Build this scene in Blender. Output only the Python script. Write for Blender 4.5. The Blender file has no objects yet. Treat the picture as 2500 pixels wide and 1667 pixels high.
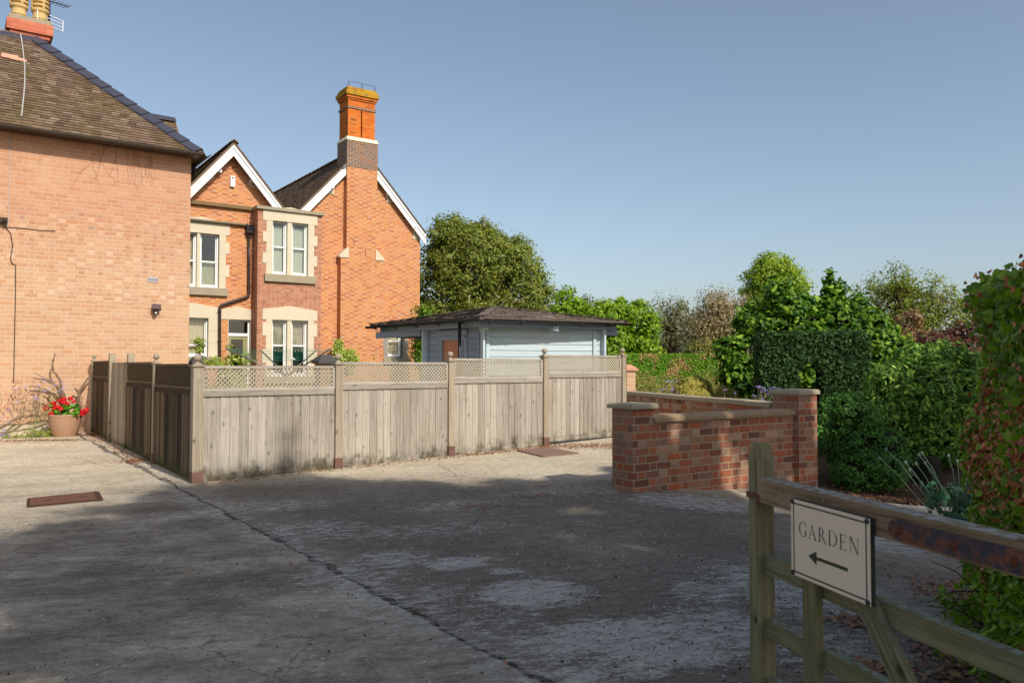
import bpy, math, random
import numpy as np
from mathutils import Vector as V, Matrix
random.seed(7)
rng = np.random.default_rng(11)
R = math.radians
S = bpy.context.scene
COL = S.collection

# ------------------------------------------------------------ camera, sky, sun
CAMZ = 1.41
FPX = 1948.0
PITCH = math.atan(61.5 / FPX)
cam_d = bpy.data.cameras.new('camera')
cam = bpy.data.objects.new('camera', cam_d)
COL.objects.link(cam)
cam.location = (0, 0, CAMZ)
cam.rotation_euler = (math.pi / 2 + PITCH, 0, 0)
cam_d.sensor_width = 36
cam_d.lens = FPX / 2500 * 36
cam_d.clip_start = .05
cam_d.clip_end = 2000
cam_d.dof.use_dof = True
cam_d.dof.focus_distance = 11
cam_d.dof.aperture_fstop = 6.3
S.camera = cam

SUN_EL = R(40)
SUN_H = V((.633, -.774, 0)).normalized()
TOSUN = V((SUN_H.x * math.cos(SUN_EL), SUN_H.y * math.cos(SUN_EL), math.sin(SUN_EL)))
world = bpy.data.worlds.new('World')
S.world = world
world.use_nodes = True
wn = world.node_tree
for n_ in list(wn.nodes):
    wn.nodes.remove(n_)
sky = wn.nodes.new('ShaderNodeTexSky')
sky.sky_type = 'NISHITA'
sky.sun_disc = False
sky.sun_elevation = SUN_EL
sky.sun_rotation = math.atan2(SUN_H.x, SUN_H.y)
sky.altitude = 0
sky.air_density = 1.0
sky.dust_density = 1.7
sky.ozone_density = 1.6
hs = wn.nodes.new('ShaderNodeHueSaturation')
hs.inputs['Saturation'].default_value = .84
hs.inputs['Hue'].default_value = .496
wn.links.new(sky.outputs[0], hs.inputs['Color'])
bg = wn.nodes.new('ShaderNodeBackground')
bg.inputs['Strength'].default_value = .122
wo = wn.nodes.new('ShaderNodeOutputWorld')
wn.links.new(hs.outputs[0], bg.inputs[0])
wn.links.new(bg.outputs[0], wo.inputs[0])
sun_d = bpy.data.lights.new('sun', 'SUN')
sun_d.energy = 3.75
sun_d.angle = R(.6)
sun_d.color = (1, .94, .84)
sun = bpy.data.objects.new('sun', sun_d)
sun.rotation_euler = TOSUN.to_track_quat('Z', 'Y').to_euler()
sun.location = (20, -25, 30)
COL.objects.link(sun)
S.render.engine = 'CYCLES'
S.view_settings.view_transform = 'Standard'
S.view_settings.look = 'None'
S.view_settings.exposure = .2
S.view_settings.gamma = 1
S.cycles.max_bounces = 6
S.cycles.transparent_max_bounces = 8
S.render.resolution_x = 1024
S.render.resolution_y = 682

# ------------------------------------------------------------ measuring helpers (surveyed positions)
def ray(px, py):
    dx = (px - 1250) / FPX
    dy = (833.5 - py) / FPX
    return V((dx, math.cos(PITCH) - dy * math.sin(PITCH), math.sin(PITCH) + dy * math.cos(PITCH)))
def sst(x, a, b):
    t = min(1, max(0, (x - a) / (b - a)))
    return t * t * (3 - 2 * t)
def gz(x, y):
    yy = min(y, 17.5)
    xx = max(-12, min(x, 6))
    z = .0217 * (yy - 9.64) + .0079 * (xx + 3.8)
    drop = .115 * max(0, min(x, 5.2) - 1.4)
    z -= drop * (1 - sst(y, 11, 14.5)) * sst(y, 1.5, 5)
    return z
def G(px, py):
    r = ray(px, py)
    t = 8.0
    for _ in range(60):
        p = r * t
        t = (gz(p.x, p.y) - CAMZ) / r.z * .6 + t * .4
    p = r * t
    return V((p.x, p.y, gz(p.x, p.y)))
def AT(px, py, Y):
    r = ray(px, py)
    p = r * (Y / r.y)
    return V((p.x, p.y, p.z + CAMZ))
UU = V((.8165, .5774, 0)).normalized()
VV = V((-UU.y, UU.x, 0))
ZZ = V((0, 0, 1))
def H(s, d, z):
    return UU * s + VV * d + V((0, 0, z))
def Q(px, py, d):
    r = ray(px, py)
    p = r * (d / r.dot(VV))
    return (p.dot(UU), p.z + CAMZ)

# ------------------------------------------------------------ node helpers
class NT:
    def __init__(s, name):
        s.m = bpy.data.materials.new(name)
        s.m.use_nodes = True
        s.t = s.m.node_tree
        for n in list(s.t.nodes):
            s.t.nodes.remove(n)
        s.out = s.t.nodes.new('ShaderNodeOutputMaterial')
    def n(s, typ, **k):
        n = s.t.nodes.new(typ)
        for a, b in k.items():
            setattr(n, a, b)
        return n
    def set(s, sock, v):
        if hasattr(v, 'links'):
            s.t.links.new(v, sock)
        else:
            if isinstance(v, (tuple, list)) and len(v) == 3 and sock.type == 'RGBA':
                v = (*v, 1)
            sock.default_value = v
    def math(s, op, a, b=0.0, c=None, clamp=False):
        n = s.n('ShaderNodeMath', operation=op, use_clamp=clamp)
        s.set(n.inputs[0], a)
        s.set(n.inputs[1], b)
        if c is not None:
            s.set(n.inputs[2], c)
        return n.outputs[0]
    def vec(s, op, a, b=(0, 0, 0)):
        n = s.n('ShaderNodeVectorMath', operation=op)
        s.set(n.inputs[0], a)
        s.set(n.inputs[1], b)
        return n.outputs['Value'] if op in ('DOT_PRODUCT', 'LENGTH', 'DISTANCE') else n.outputs[0]
    def comb(s, x, y, z=0.0):
        n = s.n('ShaderNodeCombineXYZ')
        for i, a in enumerate((x, y, z)):
            s.set(n.inputs[i], a)
        return n.outputs[0]
    def sep(s, v):
        n = s.n('ShaderNodeSeparateXYZ')
        s.set(n.inputs[0], v)
        return n.outputs
    def noise(s, v, scale, detail=3, rough=.55, dist=0.0):
        n = s.n('ShaderNodeTexNoise')
        s.set(n.inputs['Vector'], v)
        n.inputs['Scale'].default_value = scale
        n.inputs['Detail'].default_value = detail
        n.inputs['Roughness'].default_value = rough
        n.inputs['Distortion'].default_value = dist
        return n.outputs['Fac']
    def white(s, v):
        n = s.n('ShaderNodeTexWhiteNoise', noise_dimensions='3D')
        s.set(n.inputs['Vector'], v)
        return n.outputs['Value']
    def step(s, v, a, b):
        n = s.n('ShaderNodeMapRange', interpolation_type='SMOOTHSTEP')
        s.set(n.inputs['Value'], v)
        s.set(n.inputs['From Min'], a)
        s.set(n.inputs['From Max'], b)
        return n.outputs[0]
    def ramp(s, f, stops, mode='LINEAR'):
        n = s.n('ShaderNodeValToRGB')
        n.color_ramp.interpolation = mode
        e = n.color_ramp.elements
        while len(e) < len(stops):
            e.new(.5)
        for i, (p, c) in enumerate(stops):
            e[i].position = p
            e[i].color = (*c, 1)
        s.set(n.inputs[0], f)
        return n.outputs[0]
    def mix(s, f, a, b, mode='MIX'):
        n = s.n('ShaderNodeMix', data_type='RGBA', blend_type=mode)
        s.set(n.inputs[0], f)
        s.set(n.inputs[6], a)
        s.set(n.inputs[7], b)
        return n.outputs[2]
    def mixf(s, f, a, b):
        n = s.n('ShaderNodeMix', data_type='FLOAT')
        s.set(n.inputs[0], f)
        s.set(n.inputs[2], a)
        s.set(n.inputs[3], b)
        return n.outputs[0]
    def uv(s):
        return s.n('ShaderNodeUVMap').outputs[0]
    def pos(s):
        return s.n('ShaderNodeNewGeometry').outputs['Position']
    def island(s):
        return s.n('ShaderNodeNewGeometry').outputs['Random Per Island']
    def finish(s, color, rough=.85, bump=None, bdist=.01, bstr=.6, metal=0.0, spec=.3, extra=None):
        b = s.n('ShaderNodeBsdfPrincipled')
        s.set(b.inputs['Base Color'], color)
        s.set(b.inputs['Roughness'], rough)
        b.inputs['Metallic'].default_value = metal
        b.inputs['Specular IOR Level'].default_value = spec
        if bump is not None:
            bn = s.n('ShaderNodeBump')
            bn.inputs['Strength'].default_value = bstr
            bn.inputs['Distance'].default_value = bdist
            s.set(bn.inputs['Height'], bump)
            s.t.links.new(bn.outputs[0], b.inputs['Normal'])
        s.t.links.new(b.outputs[0], s.out.inputs[0])
        return s.m

def c255(r, g, b, k=1.0):
    def l(x):
        x /= 255
        return (x / 12.92 if x <= .04045 else ((x + .055) / 1.055) ** 2.4) * k
    return (l(r), l(g), l(b))

def plain(name, col, rough=.7, metal=0.0, var=.25, scale=30, bd=.002, spec=.3):
    n = NT(name)
    p = n.pos()
    f = n.noise(p, scale, 4)
    g = n.noise(p, scale * .12, 3)
    k = n.math('ADD', n.math('MULTIPLY', f, .5), n.math('MULTIPLY', g, .5))
    c = n.mix(k, tuple(x * (1 - var) for x in col), tuple(min(1, x * (1 + var)) for x in col))
    return n.finish(c, rough, f, bd, .5, metal, spec)

def brick_mat(name, bw, bh, pal, mortar, bond='flemish', headpal=None, msize=.010, split=None, soft=.004, big=.25, grime=None, edge=.0, tone=None):
    n = NT(name)
    uv = n.uv()
    su = n.sep(uv)
    pos = n.pos()
    dn = n.noise(uv, 9, 3)
    u = n.math('ADD', su[0], n.math('MULTIPLY', n.math('SUBTRACT', dn, .5), .006 + edge))
    v = n.math('ADD', su[1], n.math('MULTIPLY', n.math('SUBTRACT', n.noise(n.vec('ADD', uv, (7.3, 2.1, 0)), 7, 3), .5), .008 + edge))
    def cells(kind):
        P = bw * 1.5 if kind == 'flemish' else bw
        rv = n.math('DIVIDE', v, bh)
        row = n.math('FLOOR', rv)
        fv = n.math('SUBTRACT', rv, row)
        odd = n.math('MODULO', n.math('ABSOLUTE', row), 2)
        x = n.math('ADD', n.math('DIVIDE', u, P), n.math('MULTIPLY', odd, .5))
        x = n.math('ADD', x, n.math('MULTIPLY', n.white(n.comb(row, 3.3, 1)), .06 if kind == 'flemish' else .22))
        cell = n.math('FLOOR', x)
        fx = n.math('SUBTRACT', x, cell)
        if kind == 'flemish':
            head = n.math('GREATER_THAN', fx, 2 / 3)
            loc = n.math('MULTIPLY', n.math('SUBTRACT', fx, n.math('MULTIPLY', head, 2 / 3)), P)
            w = n.math('SUBTRACT', bw, n.math('MULTIPLY', head, bw / 2))
        else:
            head = 0.0
            loc = n.math('MULTIPLY', fx, P)
            w = bw
        du = n.math('MINIMUM', loc, n.math('SUBTRACT', w, loc))
        dv = n.math('MULTIPLY', n.math('MINIMUM', fv, n.math('SUBTRACT', 1, fv)), bh)
        dd = n.math('ADD', n.math('MINIMUM', du, dv), n.math('MULTIPLY', n.math('SUBTRACT', n.noise(uv, 60, 2), .5), .004 + edge * .4))
        idv = n.comb(cell, row, head)
        return dd, idv, head
    if bond == 'mixed':
        d1, i1, h1 = cells('flemish')
        d2, i2, h2 = cells('stretcher')
        sel = n.math('MULTIPLY', n.step(su[1], split - .01, split + .01), n.math('SUBTRACT', 1, n.step(su[1], 4.50, 4.51)))
        dd = n.mixf(sel, d2, d1)
        mx = n.n('ShaderNodeMix', data_type='VECTOR')
        n.set(mx.inputs[0], sel)
        n.set(mx.inputs[4], i2)
        n.set(mx.inputs[5], i1)
        idv = mx.outputs[1]
        head = n.math('MULTIPLY', sel, h1)
    else:
        dd, idv, head = cells(bond)
    mask = n.step(dd, msize / 2 - soft / 2, msize / 2 + soft / 2)
    r1 = n.white(idv)
    r2 = n.white(n.vec('ADD', idv, (11.5, 4.2, 9.1)))
    col = n.ramp(r1, pal, 'LINEAR')
    if headpal:
        hc = n.ramp(r2, headpal, 'LINEAR')
        col = n.mix(head, col, hc)
    mott = n.noise(pos, 38, 4, .65)
    col = n.mix(n.math('MULTIPLY', n.step(mott, .35, .75), .35), col, n.mix(.5, col, mortar))
    lg = n.noise(pos, .55, 4, .6)
    colv = n.vec('MULTIPLY', col, n.comb(*[n.math('ADD', 1 - big, n.math('MULTIPLY', lg, 2 * big))] * 3))
    mcol = n.vec('MULTIPLY', mortar, n.comb(*[n.math('ADD', .8, n.math('MULTIPLY', mott, .4))] * 3))
    c = n.mix(mask, mcol, colv)
    if tone:
        # tone = (z0, z1, colour, amount): the wall's own colour changes with height
        pz = n.sep(pos)[2]
        f = n.step(n.math('ADD', pz, n.math('MULTIPLY', n.noise(pos, .8, 3), .8)), tone[0], tone[1])
        c = n.mix(n.math('MULTIPLY', f, tone[3]), c, tone[2], 'MULTIPLY')
    if grime:
        # stains (colour, threshold, amount, scale)
        g = n.step(n.noise(pos, grime[3], 5, .7), grime[1], grime[1] + .18)
        c = n.mix(n.math('MULTIPLY', g, grime[2]), c, grime[0])
    bump = n.math('ADD', n.math('MULTIPLY', mask, .7), n.math('MULTIPLY', n.noise(pos, 90, 3), .5))
    bump = n.math('ADD', bump, n.math('MULTIPLY', r1, .25))
    return n.finish(c, .9, bump, .006, .8, spec=.15)

def wood_mat(name, dark, light, stain=None, mossz=None, moss=(.05, .055, .015), knot=True, board=.25, streak=1.0, spec=.2, low=0.0, lichen=None):
    n = NT(name)
    uv = n.uv()
    su = n.sep(uv)
    isl = n.island()
    off = n.math('MULTIPLY', isl, 37.0)
    g = n.comb(n.math('ADD', n.math('MULTIPLY', su[0], 55.0), off), n.math('MULTIPLY', su[1], 1.6), off)
    f1 = n.noise(g, 1.0, 5, .6, .6)
    g2 = n.comb(n.math('ADD', n.math('MULTIPLY', su[0], 200.0), off), n.math('MULTIPLY', su[1], 6.0), off)
    f2 = n.noise(g2, 1.0, 3, .6)
    g3 = n.comb(n.math('ADD', n.math('MULTIPLY', su[0], 14.0), off), n.math('MULTIPLY', su[1], .9), off)
    f3 = n.noise(g3, 1.0, 4, .6, 1.5)
    f = n.math('ADD', n.math('ADD', n.math('MULTIPLY', f1, .45 * streak), n.math('MULTIPLY', f2, .25)), n.math('MULTIPLY', f3, .3))
    f = n.math('ADD', f, n.math('MULTIPLY', n.math('SUBTRACT', isl, .5), board))
    c = n.mix(n.step(f, .28, .72), dark, light)
    if knot:
        vo = n.n('ShaderNodeTexVoronoi')
        n.set(vo.inputs['Vector'], n.comb(n.math('ADD', n.math('MULTIPLY', su[0], 6.0), off), n.math('MULTIPLY', su[1], 4.6), off))
        vo.inputs['Scale'].default_value = 1.0
        k = n.math('SUBTRACT', 1, n.step(vo.outputs['Distance'], .06, .11))
        c = n.mix(n.math('MULTIPLY', k, .75), c, tuple(x * .25 for x in dark))
        k2 = n.math('MULTIPLY', n.math('SUBTRACT', 1, n.step(vo.outputs['Distance'], .12, .26)), .25)
        c = n.mix(k2, c, tuple(x * .6 for x in dark))
    pos = n.pos()
    if stain:
        st = n.step(n.noise(n.vec('MULTIPLY', pos, (1, 1, .35)), 2.6, 5, .65), .52, .70)
        c = n.mix(n.math('MULTIPLY', st, .45), c, stain)
    if mossz is not None:
        # moss grows on the lowest hand's breadth, height above ground from the second uv value
        at = n.n('ShaderNodeAttribute', attribute_name='hgt')
        hh = n.math('ADD', at.outputs['Fac'], n.math('MULTIPLY', n.math('SUBTRACT', n.noise(n.vec('MULTIPLY', pos, (1, 1, .7)), 6, 5, .7), .5), .75))
        mk = n.math('SUBTRACT', 1, n.step(hh, -mossz * .2, mossz * 1.15))
        c = n.mix(n.math('MULTIPLY', mk, .88), c, moss)
    if low:
        c = n.mix(n.math('MULTIPLY', n.step(n.noise(pos, 5, 5, .7), .45, .65), low), c, moss)
    if lichen:
        up = n.step(n.sep(n.n('ShaderNodeNewGeometry').outputs['Normal'])[2], .5, .9)
        lk = n.math('MULTIPLY', up, n.step(n.noise(n.vec('MULTIPLY', pos, (1, 1, 1)), 30, 5, .75), .42, .6))
        c = n.mix(n.math('MULTIPLY', lk, .8), c, lichen)
    bump = n.math('ADD', n.math('MULTIPLY', f1, .6), n.math('MULTIPLY', f2, .6))
    return n.finish(c, .85, bump, .004, .7, spec=spec)

def leaf_mat(name, cols, rough=.5, trans=.3, spec=.35, clump=.5, cscale=.8, pat=None):
    n = NT(name)
    isl = n.island()
    pos = n.pos()
    c = n.ramp(isl, [(i / max(1, len(cols) - 1), x) for i, x in enumerate(cols)], 'LINEAR')
    nz = n.noise(pos, cscale, 4, .6)
    k = n.math('ADD', 1 - clump, n.math('MULTIPLY', nz, 2 * clump))
    c = n.vec('MULTIPLY', c, n.comb(k, k, k))
    if pat:
        # patches of another leaf colour (colour, threshold, scale)
        m = n.step(n.noise(pos, pat[2], 5, .65), pat[1], pat[1] + .08)
        m = n.math('MULTIPLY', m, n.step(n.white(n.comb(isl, 1.0, 2.0)), .1, .5))
        c = n.mix(m, c, pat[0])
    b = n.n('ShaderNodeBsdfPrincipled')
    n.set(b.inputs['Base Color'], c)
    b.inputs['Roughness'].default_value = rough
    b.inputs['Specular IOR Level'].default_value = spec
    tr = n.n('ShaderNodeBsdfTranslucent')
    n.set(tr.inputs[0], n.vec('MULTIPLY', c, (1.25, 1.35, .5)))
    mx = n.n('ShaderNodeMixShader')
    mx.inputs[0].default_value = trans
    n.t.links.new(b.outputs[0], mx.inputs[1])
    n.t.links.new(tr.outputs[0], mx.inputs[2])
    n.t.links.new(mx.outputs[0], n.out.inputs[0])
    return n.m

# ------------------------------------------------------------ objects
WL = {}
def tag(o, label=None, cat=None, group=None, kind=None):
    if label: o['label'] = label
    if cat: o['category'] = cat
    if group: o['group'] = group
    if kind: o['kind'] = kind
    return o
def thing(name, label, cat, loc, group=None):
    o = bpy.data.objects.new(name, None)
    COL.objects.link(o)
    o.location = loc
    o.empty_display_size = .3
    WL[o.name] = V(loc)
    return tag(o, label, cat, group)

class MB:
    def __init__(s):
        s.v = []; s.f = []; s.uv = []; s.h = []
    def poly(s, pts, mode='wall', L=None, off=(0, 0)):
        pts = [V(p) for p in pts]
        n = V((0, 0, 0))
        for i in range(len(pts)):
            a, b = pts[i], pts[(i + 1) % len(pts)]
            n += a.cross(b)
        if n.length < 1e-12:
            return
        n.normalize()
        if mode == 'grain':
            t = n.cross(L)
            if t.length < .1:
                t = V((1, 0, 0)) if abs(n.x) < .9 else V((0, 1, 0))
                sdir = n.cross(t)
            else:
                t.normalize(); sdir = L
        else:
            t = ZZ.cross(n)
            if t.length < .05:
                t = UU.copy()
            t.normalize()
            sdir = n.cross(t)
        i0 = len(s.v)
        for p in pts:
            s.v.append(p)
            s.uv.append((p.dot(t) + off[0], p.dot(sdir) + off[1]))
        s.f.append(list(range(i0, i0 + len(pts))))
    def box(s, c, X, Y, Z, mode='wall', L=None):
        c = V(c)
        off = (0, 0)
        if mode == 'grain':
            off = (random.random() * 5, random.random() * 5)
            if L is None:
                L = max((X, Y, Z), key=lambda q: q.length).normalized()
        if X.cross(Y).dot(Z) < 0:
            X = -X
        P = {}
        for i in (-1, 1):
            for j in (-1, 1):
                for k in (-1, 1):
                    P[(i, j, k)] = c + X * i + Y * j + Z * k
        F = [((-1, -1, -1), (-1, -1, 1), (-1, 1, 1), (-1, 1, -1)), ((1, -1, -1), (1, 1, -1), (1, 1, 1), (1, -1, 1)),
             ((-1, -1, -1), (1, -1, -1), (1, -1, 1), (-1, -1, 1)), ((-1, 1, -1), (-1, 1, 1), (1, 1, 1), (1, 1, -1)),
             ((-1, -1, -1), (-1, 1, -1), (1, 1, -1), (1, -1, -1)), ((-1, -1, 1), (1, -1, 1), (1, 1, 1), (-1, 1, 1))]
        # shared corners so that one box is one island
        i0 = len(s.v)
        keys = list(P)
        if mode == 'wall':
            for f in F:
                s.poly([P[k] for k in f], 'wall')
        else:
            idx = {k: i0 + i for i, k in enumerate(keys)}
            for k in keys:
                s.v.append(P[k]); s.uv.append(None)
            for f in F:
                pts = [P[k] for k in f]
                n = (pts[1] - pts[0]).cross(pts[2] - pts[1]).normalized()
                t = n.cross(L)
                if t.length < .1:
                    t = V((1, 0, 0)) if abs(n.x) < .9 else V((0, 1, 0)); sd = n.cross(t)
                else:
                    t.normalize(); sd = L
                s.f.append(([idx[k] for k in f], [(p.dot(t) + off[0], p.dot(sd) + off[1]) for p in pts]))
    def hbox(s, s0, s1, d0, d1, z0, z1, mode='wall', L=None):
        s.box(H((s0 + s1) / 2, (d0 + d1) / 2, (z0 + z1) / 2), UU * ((s1 - s0) / 2), VV * ((d1 - d0) / 2), ZZ * ((z1 - z0) / 2), mode, L)
    def beam(s, p0, p1, w, h, up=None, mode='grain'):
        p0 = V(p0); p1 = V(p1)
        ax = (p1 - p0)
        L = ax.normalized()
        up = up or ZZ
        side = L.cross(up)
        if side.length < .01:
            side = L.cross(V((0, 1, 0)))
        side.normalize()
        u2 = side.cross(L).normalized()
        s.box((p0 + p1) / 2, side * (w / 2), ax / 2, u2 * (h / 2), mode, L)
    def prism(s, pts, ext, mode='wall', L=None):
        pts = [V(p) for p in pts]; ext = V(ext)
        n = V((0, 0, 0))
        for i in range(len(pts)):
            n += pts[i].cross(pts[(i + 1) % len(pts)])
        if n.dot(ext) > 0:
            pts = pts[::-1]
        q = [p + ext for p in pts]
        s.poly(pts, mode, L)
        s.poly(q[::-1], mode, L)
        for i in range(len(pts)):
            j = (i + 1) % len(pts)
            s.poly([pts[i], q[i], q[j], pts[j]], mode, L)
    def grid(s, rows, closed=False):
        """rows: list of lists of points, shared vertices"""
        i0 = len(s.v)
        m = len(rows[0])
        for i, r in enumerate(rows):
            for j, p in enumerate(r):
                s.v.append(V(p)); s.uv.append(None)
        for i in range(len(rows) - 1):
            for j in range(m if closed else m - 1):
                k = (j + 1) % m
                f = [i0 + i * m + j, i0 + i * m + k, i0 + (i + 1) * m + k, i0 + (i + 1) * m + j]
                s.f.append((f, [(j * .1, i * .1), (j * .1 + .1, i * .1), (j * .1 + .1, i * .1 + .1), (j * .1, i * .1 + .1)]))
    def tube(s, pts, r, n=8, cap=True):
        pts = [V(p) for p in pts]
        rr = r if isinstance(r, (list, tuple)) else [r] * len(pts)
        rows = []
        ref = None
        for i, p in enumerate(pts):
            t = (pts[min(i + 1, len(pts) - 1)] - pts[max(i - 1, 0)])
            if t.length < 1e-9: t = ZZ.copy()
            t.normalize()
            if ref is None:
                ref = t.orthogonal().normalized()
            ref = (ref - t * ref.dot(t))
            if ref.length < 1e-6: ref = t.orthogonal()
            ref.normalize()
            b = t.cross(ref)
            rows.append([p + (ref * math.cos(a) + b * math.sin(a)) * rr[i] for a in [2 * math.pi * k / n for k in range(n)]])
        i0 = len(s.v)
        s.grid(rows, True)
        if cap:
            s.f.append((list(range(i0, i0 + n))[::-1], [(0, 0)] * n))
            e = i0 + (len(rows) - 1) * n
            s.f.append((list(range(e, e + n)), [(0, 0)] * n))
    def lathe(s, c, prof, n=20, wob=0):
        c = V(c)
        rows = []
        for r, z in prof:
            rows.append([c + V((r * math.cos(a) * (1 + wob * math.sin(3 * a)), r * math.sin(a), z)) for a in [2 * math.pi * k / n for k in range(n)]])
        s.grid(rows, True)
    def ball(s, c, r, n=12, sz=1.0):
        s.lathe(c, [(max(1e-4, r * math.sin(math.pi * k / n)), -r * math.cos(math.pi * k / n) * sz) for k in range(n + 1)], n + 4)
    def build(s, name, mat, parent=None, smooth=False, hgt=None):
        base = WL.get(parent.name, V((0, 0, 0))) if parent else V((0, 0, 0))
        me = bpy.data.meshes.new(name)
        faces = [f[0] if isinstance(f, tuple) else f for f in s.f]
        me.from_pydata([tuple(p - base) for p in s.v], [], faces)
        uvl = me.uv_layers.new(name='UVMap')
        flat = []
        for f in s.f:
            if isinstance(f, tuple):
                for q in f[1]: flat += [q[0], q[1]]
            else:
                for i in f: flat += [s.uv[i][0], s.uv[i][1]]
        uvl.data.foreach_set('uv', flat)
        if hgt:
            a = me.attributes.new('hgt', 'FLOAT', 'POINT')
            a.data.foreach_set('value', [p.z - gz(p.x, p.y) for p in s.v])
        if smooth:
            me.polygons.foreach_set('use_smooth', [True] * len(me.polygons))
        me.materials.append(mat)
        me.update()
        o = bpy.data.objects.new(name, me)
        COL.objects.link(o)
        WL[o.name] = base.copy()
        if parent: o.parent = parent
        return o

def leaf_cloud(name, P, N, L, W, mat, parent=None, fold=.25, droop=0.0, six=False, lrand=.35):
    """many leaves, each its own small folded blade"""
    P = np.asarray(P, float); N = np.asarray(N, float)
    n = len(P)
    N = N / (np.linalg.norm(N, axis=1)[:, None] + 1e-9)
    A = rng.normal(size=(n, 3)); A[:, 2] -= droop
    A -= N * (A * N).sum(1)[:, None]
    A /= (np.linalg.norm(A, axis=1)[:, None] + 1e-9)
    B = np.cross(N, A)
    sc = 1 + lrand * rng.uniform(-1, 1, size=(n, 1))
    l = L * sc; w = W * sc
    base = np.array(WL.get(parent.name, V((0, 0, 0)))) if parent else np.zeros(3)
    P = P - base
    if six:
        vs = np.stack([P - A * l * .5, P - A * l * .22 + B * w * .45 - N * w * fold, P + A * l * .15 + B * w * .5 - N * w * fold, P + A * l * .5 - N * l * .08,
                       P + A * l * .15 - B * w * .5 - N * w * fold, P - A * l * .22 - B * w * .45 - N * w * fold], 1)
        fi = np.array([[0, 1, 2, 3], [0, 3, 4, 5]])
    else:
        vs = np.stack([P - A * l * .5, P + B * w * .5 - N * w * fold, P + A * l * .5, P - B * w * .5 - N * w * fold], 1)
        fi = np.array([[0, 1, 2, 3]])
    k = vs.shape[1]
    nf = len(fi)
    me = bpy.data.meshes.new(name)
    me.vertices.add(n * k)
    me.vertices.foreach_set('co', vs.reshape(-1).astype(np.float32))
    idx = (np.arange(n)[:, None, None] * k + fi[None]).reshape(-1)
    me.loops.add(n * nf * 4)
    me.loops.foreach_set('vertex_index', idx.astype(np.int32))
    me.polygons.add(n * nf)
    me.polygons.foreach_set('loop_start', (np.arange(n * nf) * 4).astype(np.int32))
    me.polygons.foreach_set('loop_total', np.full(n * nf, 4, np.int32))
    me.materials.append(mat)
    me.update(calc_edges=True)
    o = bpy.data.objects.new(name, me)
    COL.objects.link(o)
    WL[o.name] = V(base)
    if parent: o.parent = parent
    return o

def crown(ells, ncl, per, crad, shell=.45, flat=.7, upb=.5, zmin=None):
    """leaf positions in clusters through a set of ellipsoids (cx,cy,cz,rx,ry,rz)"""
    E_ = np.array(ells, float)
    vol = (E_[:, 3] * E_[:, 4] * E_[:, 5]) ** .75
    pick = rng.choice(len(E_), size=ncl, p=vol / vol.sum())
    e = E_[pick]
    d = rng.normal(size=(ncl, 3)); d /= np.linalg.norm(d, axis=1)[:, None]
    r = (shell ** 3 + (1 - shell ** 3) * rng.uniform(size=(ncl, 1))) ** (1 / 3)
    c = e[:, :3] + d * r * e[:, 3:6]
    cr = crad * rng.uniform(.6, 1.35, size=(ncl, 1))
    g = rng.normal(size=(ncl, per, 3)) * .5
    gl = np.linalg.norm(g, axis=2)[:, :, None]
    g *= np.minimum(1, 1.15 / (gl + 1e-9))
    g[:, :, 2] *= flat
    P = (c[:, None, :] + g * cr[:, None, :]).reshape(-1, 3)
    out = np.repeat(d, per, axis=0) * .7 + g.reshape(-1, 3) * 1.1 + rng.normal(size=(ncl * per, 3)) * .55
    out[:, 2] += upb
    if zmin is not None:
        k = P[:, 2] > zmin
        P, out = P[k], out[k]
    return P, out, c

def limbs(mb, base, top, targets, r0, rt=.02, n=6, bend=.15):
    base = V(base); top = V(top)
    tr = []
    for k in range(5):
        t = k / 4
        tr.append(base.lerp(top, t) + V((math.sin(t * 4 + base.x) * bend * .3, math.cos(t * 3) * bend * .2, 0)))
    mb.tube(tr, [r0 * (1 - .5 * k / 4) * (1.25 if k == 0 else 1) for k in range(5)], 9)
    for c in targets:
        c = V(c)
        a = base.lerp(top, random.uniform(.35, 1.0))
        m = a.lerp(c, .5) + V((random.uniform(-1, 1), random.uniform(-1, 1), random.uniform(.0, 1))) * bend * (c - a).length
        pts = [a * (1 - t) ** 2 + m * 2 * t * (1 - t) + c * t * t for t in (0, .25, .5, .75, 1)]
        mb.tube(pts, [r0 * .45, r0 * .34, r0 * .22, r0 * .14, rt], n, False)

# ------------------------------------------------------------ materials
M = {}
M['brick_pink'] = brick_mat('old_salmon_brick', .228, .0835,
    [(0, c255(184, 140, 110)), (.3, c255(190, 149, 117)), (.6, c255(196, 157, 124)), (.85, c255(190, 155, 126)), (1, c255(192, 142, 104))],
    c255(206, 180, 150), 'mixed', [(0, c255(176, 130, 102)), (.4, c255(192, 150, 120)), (.75, c255(206, 174, 146)), (.9, c255(194, 150, 118)), (1, c255(164, 138, 122))],
    msize=.0125, split=2.72, big=.12, grime=(c255(214, 180, 152), .56, .4, .9), tone=(3.4, 5.2, (.95, .80, .79), .8))
M['brick_orange'] = brick_mat('victorian_orange_brick', .235, .082,
    [(0, c255(172, 96, 60)), (.3, c255(192, 114, 64)), (.6, c255(204, 134, 76)), (.85, c255(196, 124, 86)), (1, c255(168, 84, 56))],
    c255(214, 176, 136), 'flemish', [(0, c255(190, 122, 80)), (.6, c255(202, 142, 102)), (1, c255(184, 140, 118))], msize=.013, big=.16,
    grime=(c255(196, 134, 96), .55, .35, .7))
M['brick_stack'] = brick_mat('bright_orange_brick', .235, .082,
    [(0, c255(186, 88, 32)), (.5, c255(206, 108, 38)), (.9, c255(200, 116, 50)), (1, c255(120, 60, 34))],
    c255(196, 132, 76), 'stretcher', msize=.009, big=.2, grime=(c255(120, 66, 30), .62, .6, 5))
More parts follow.
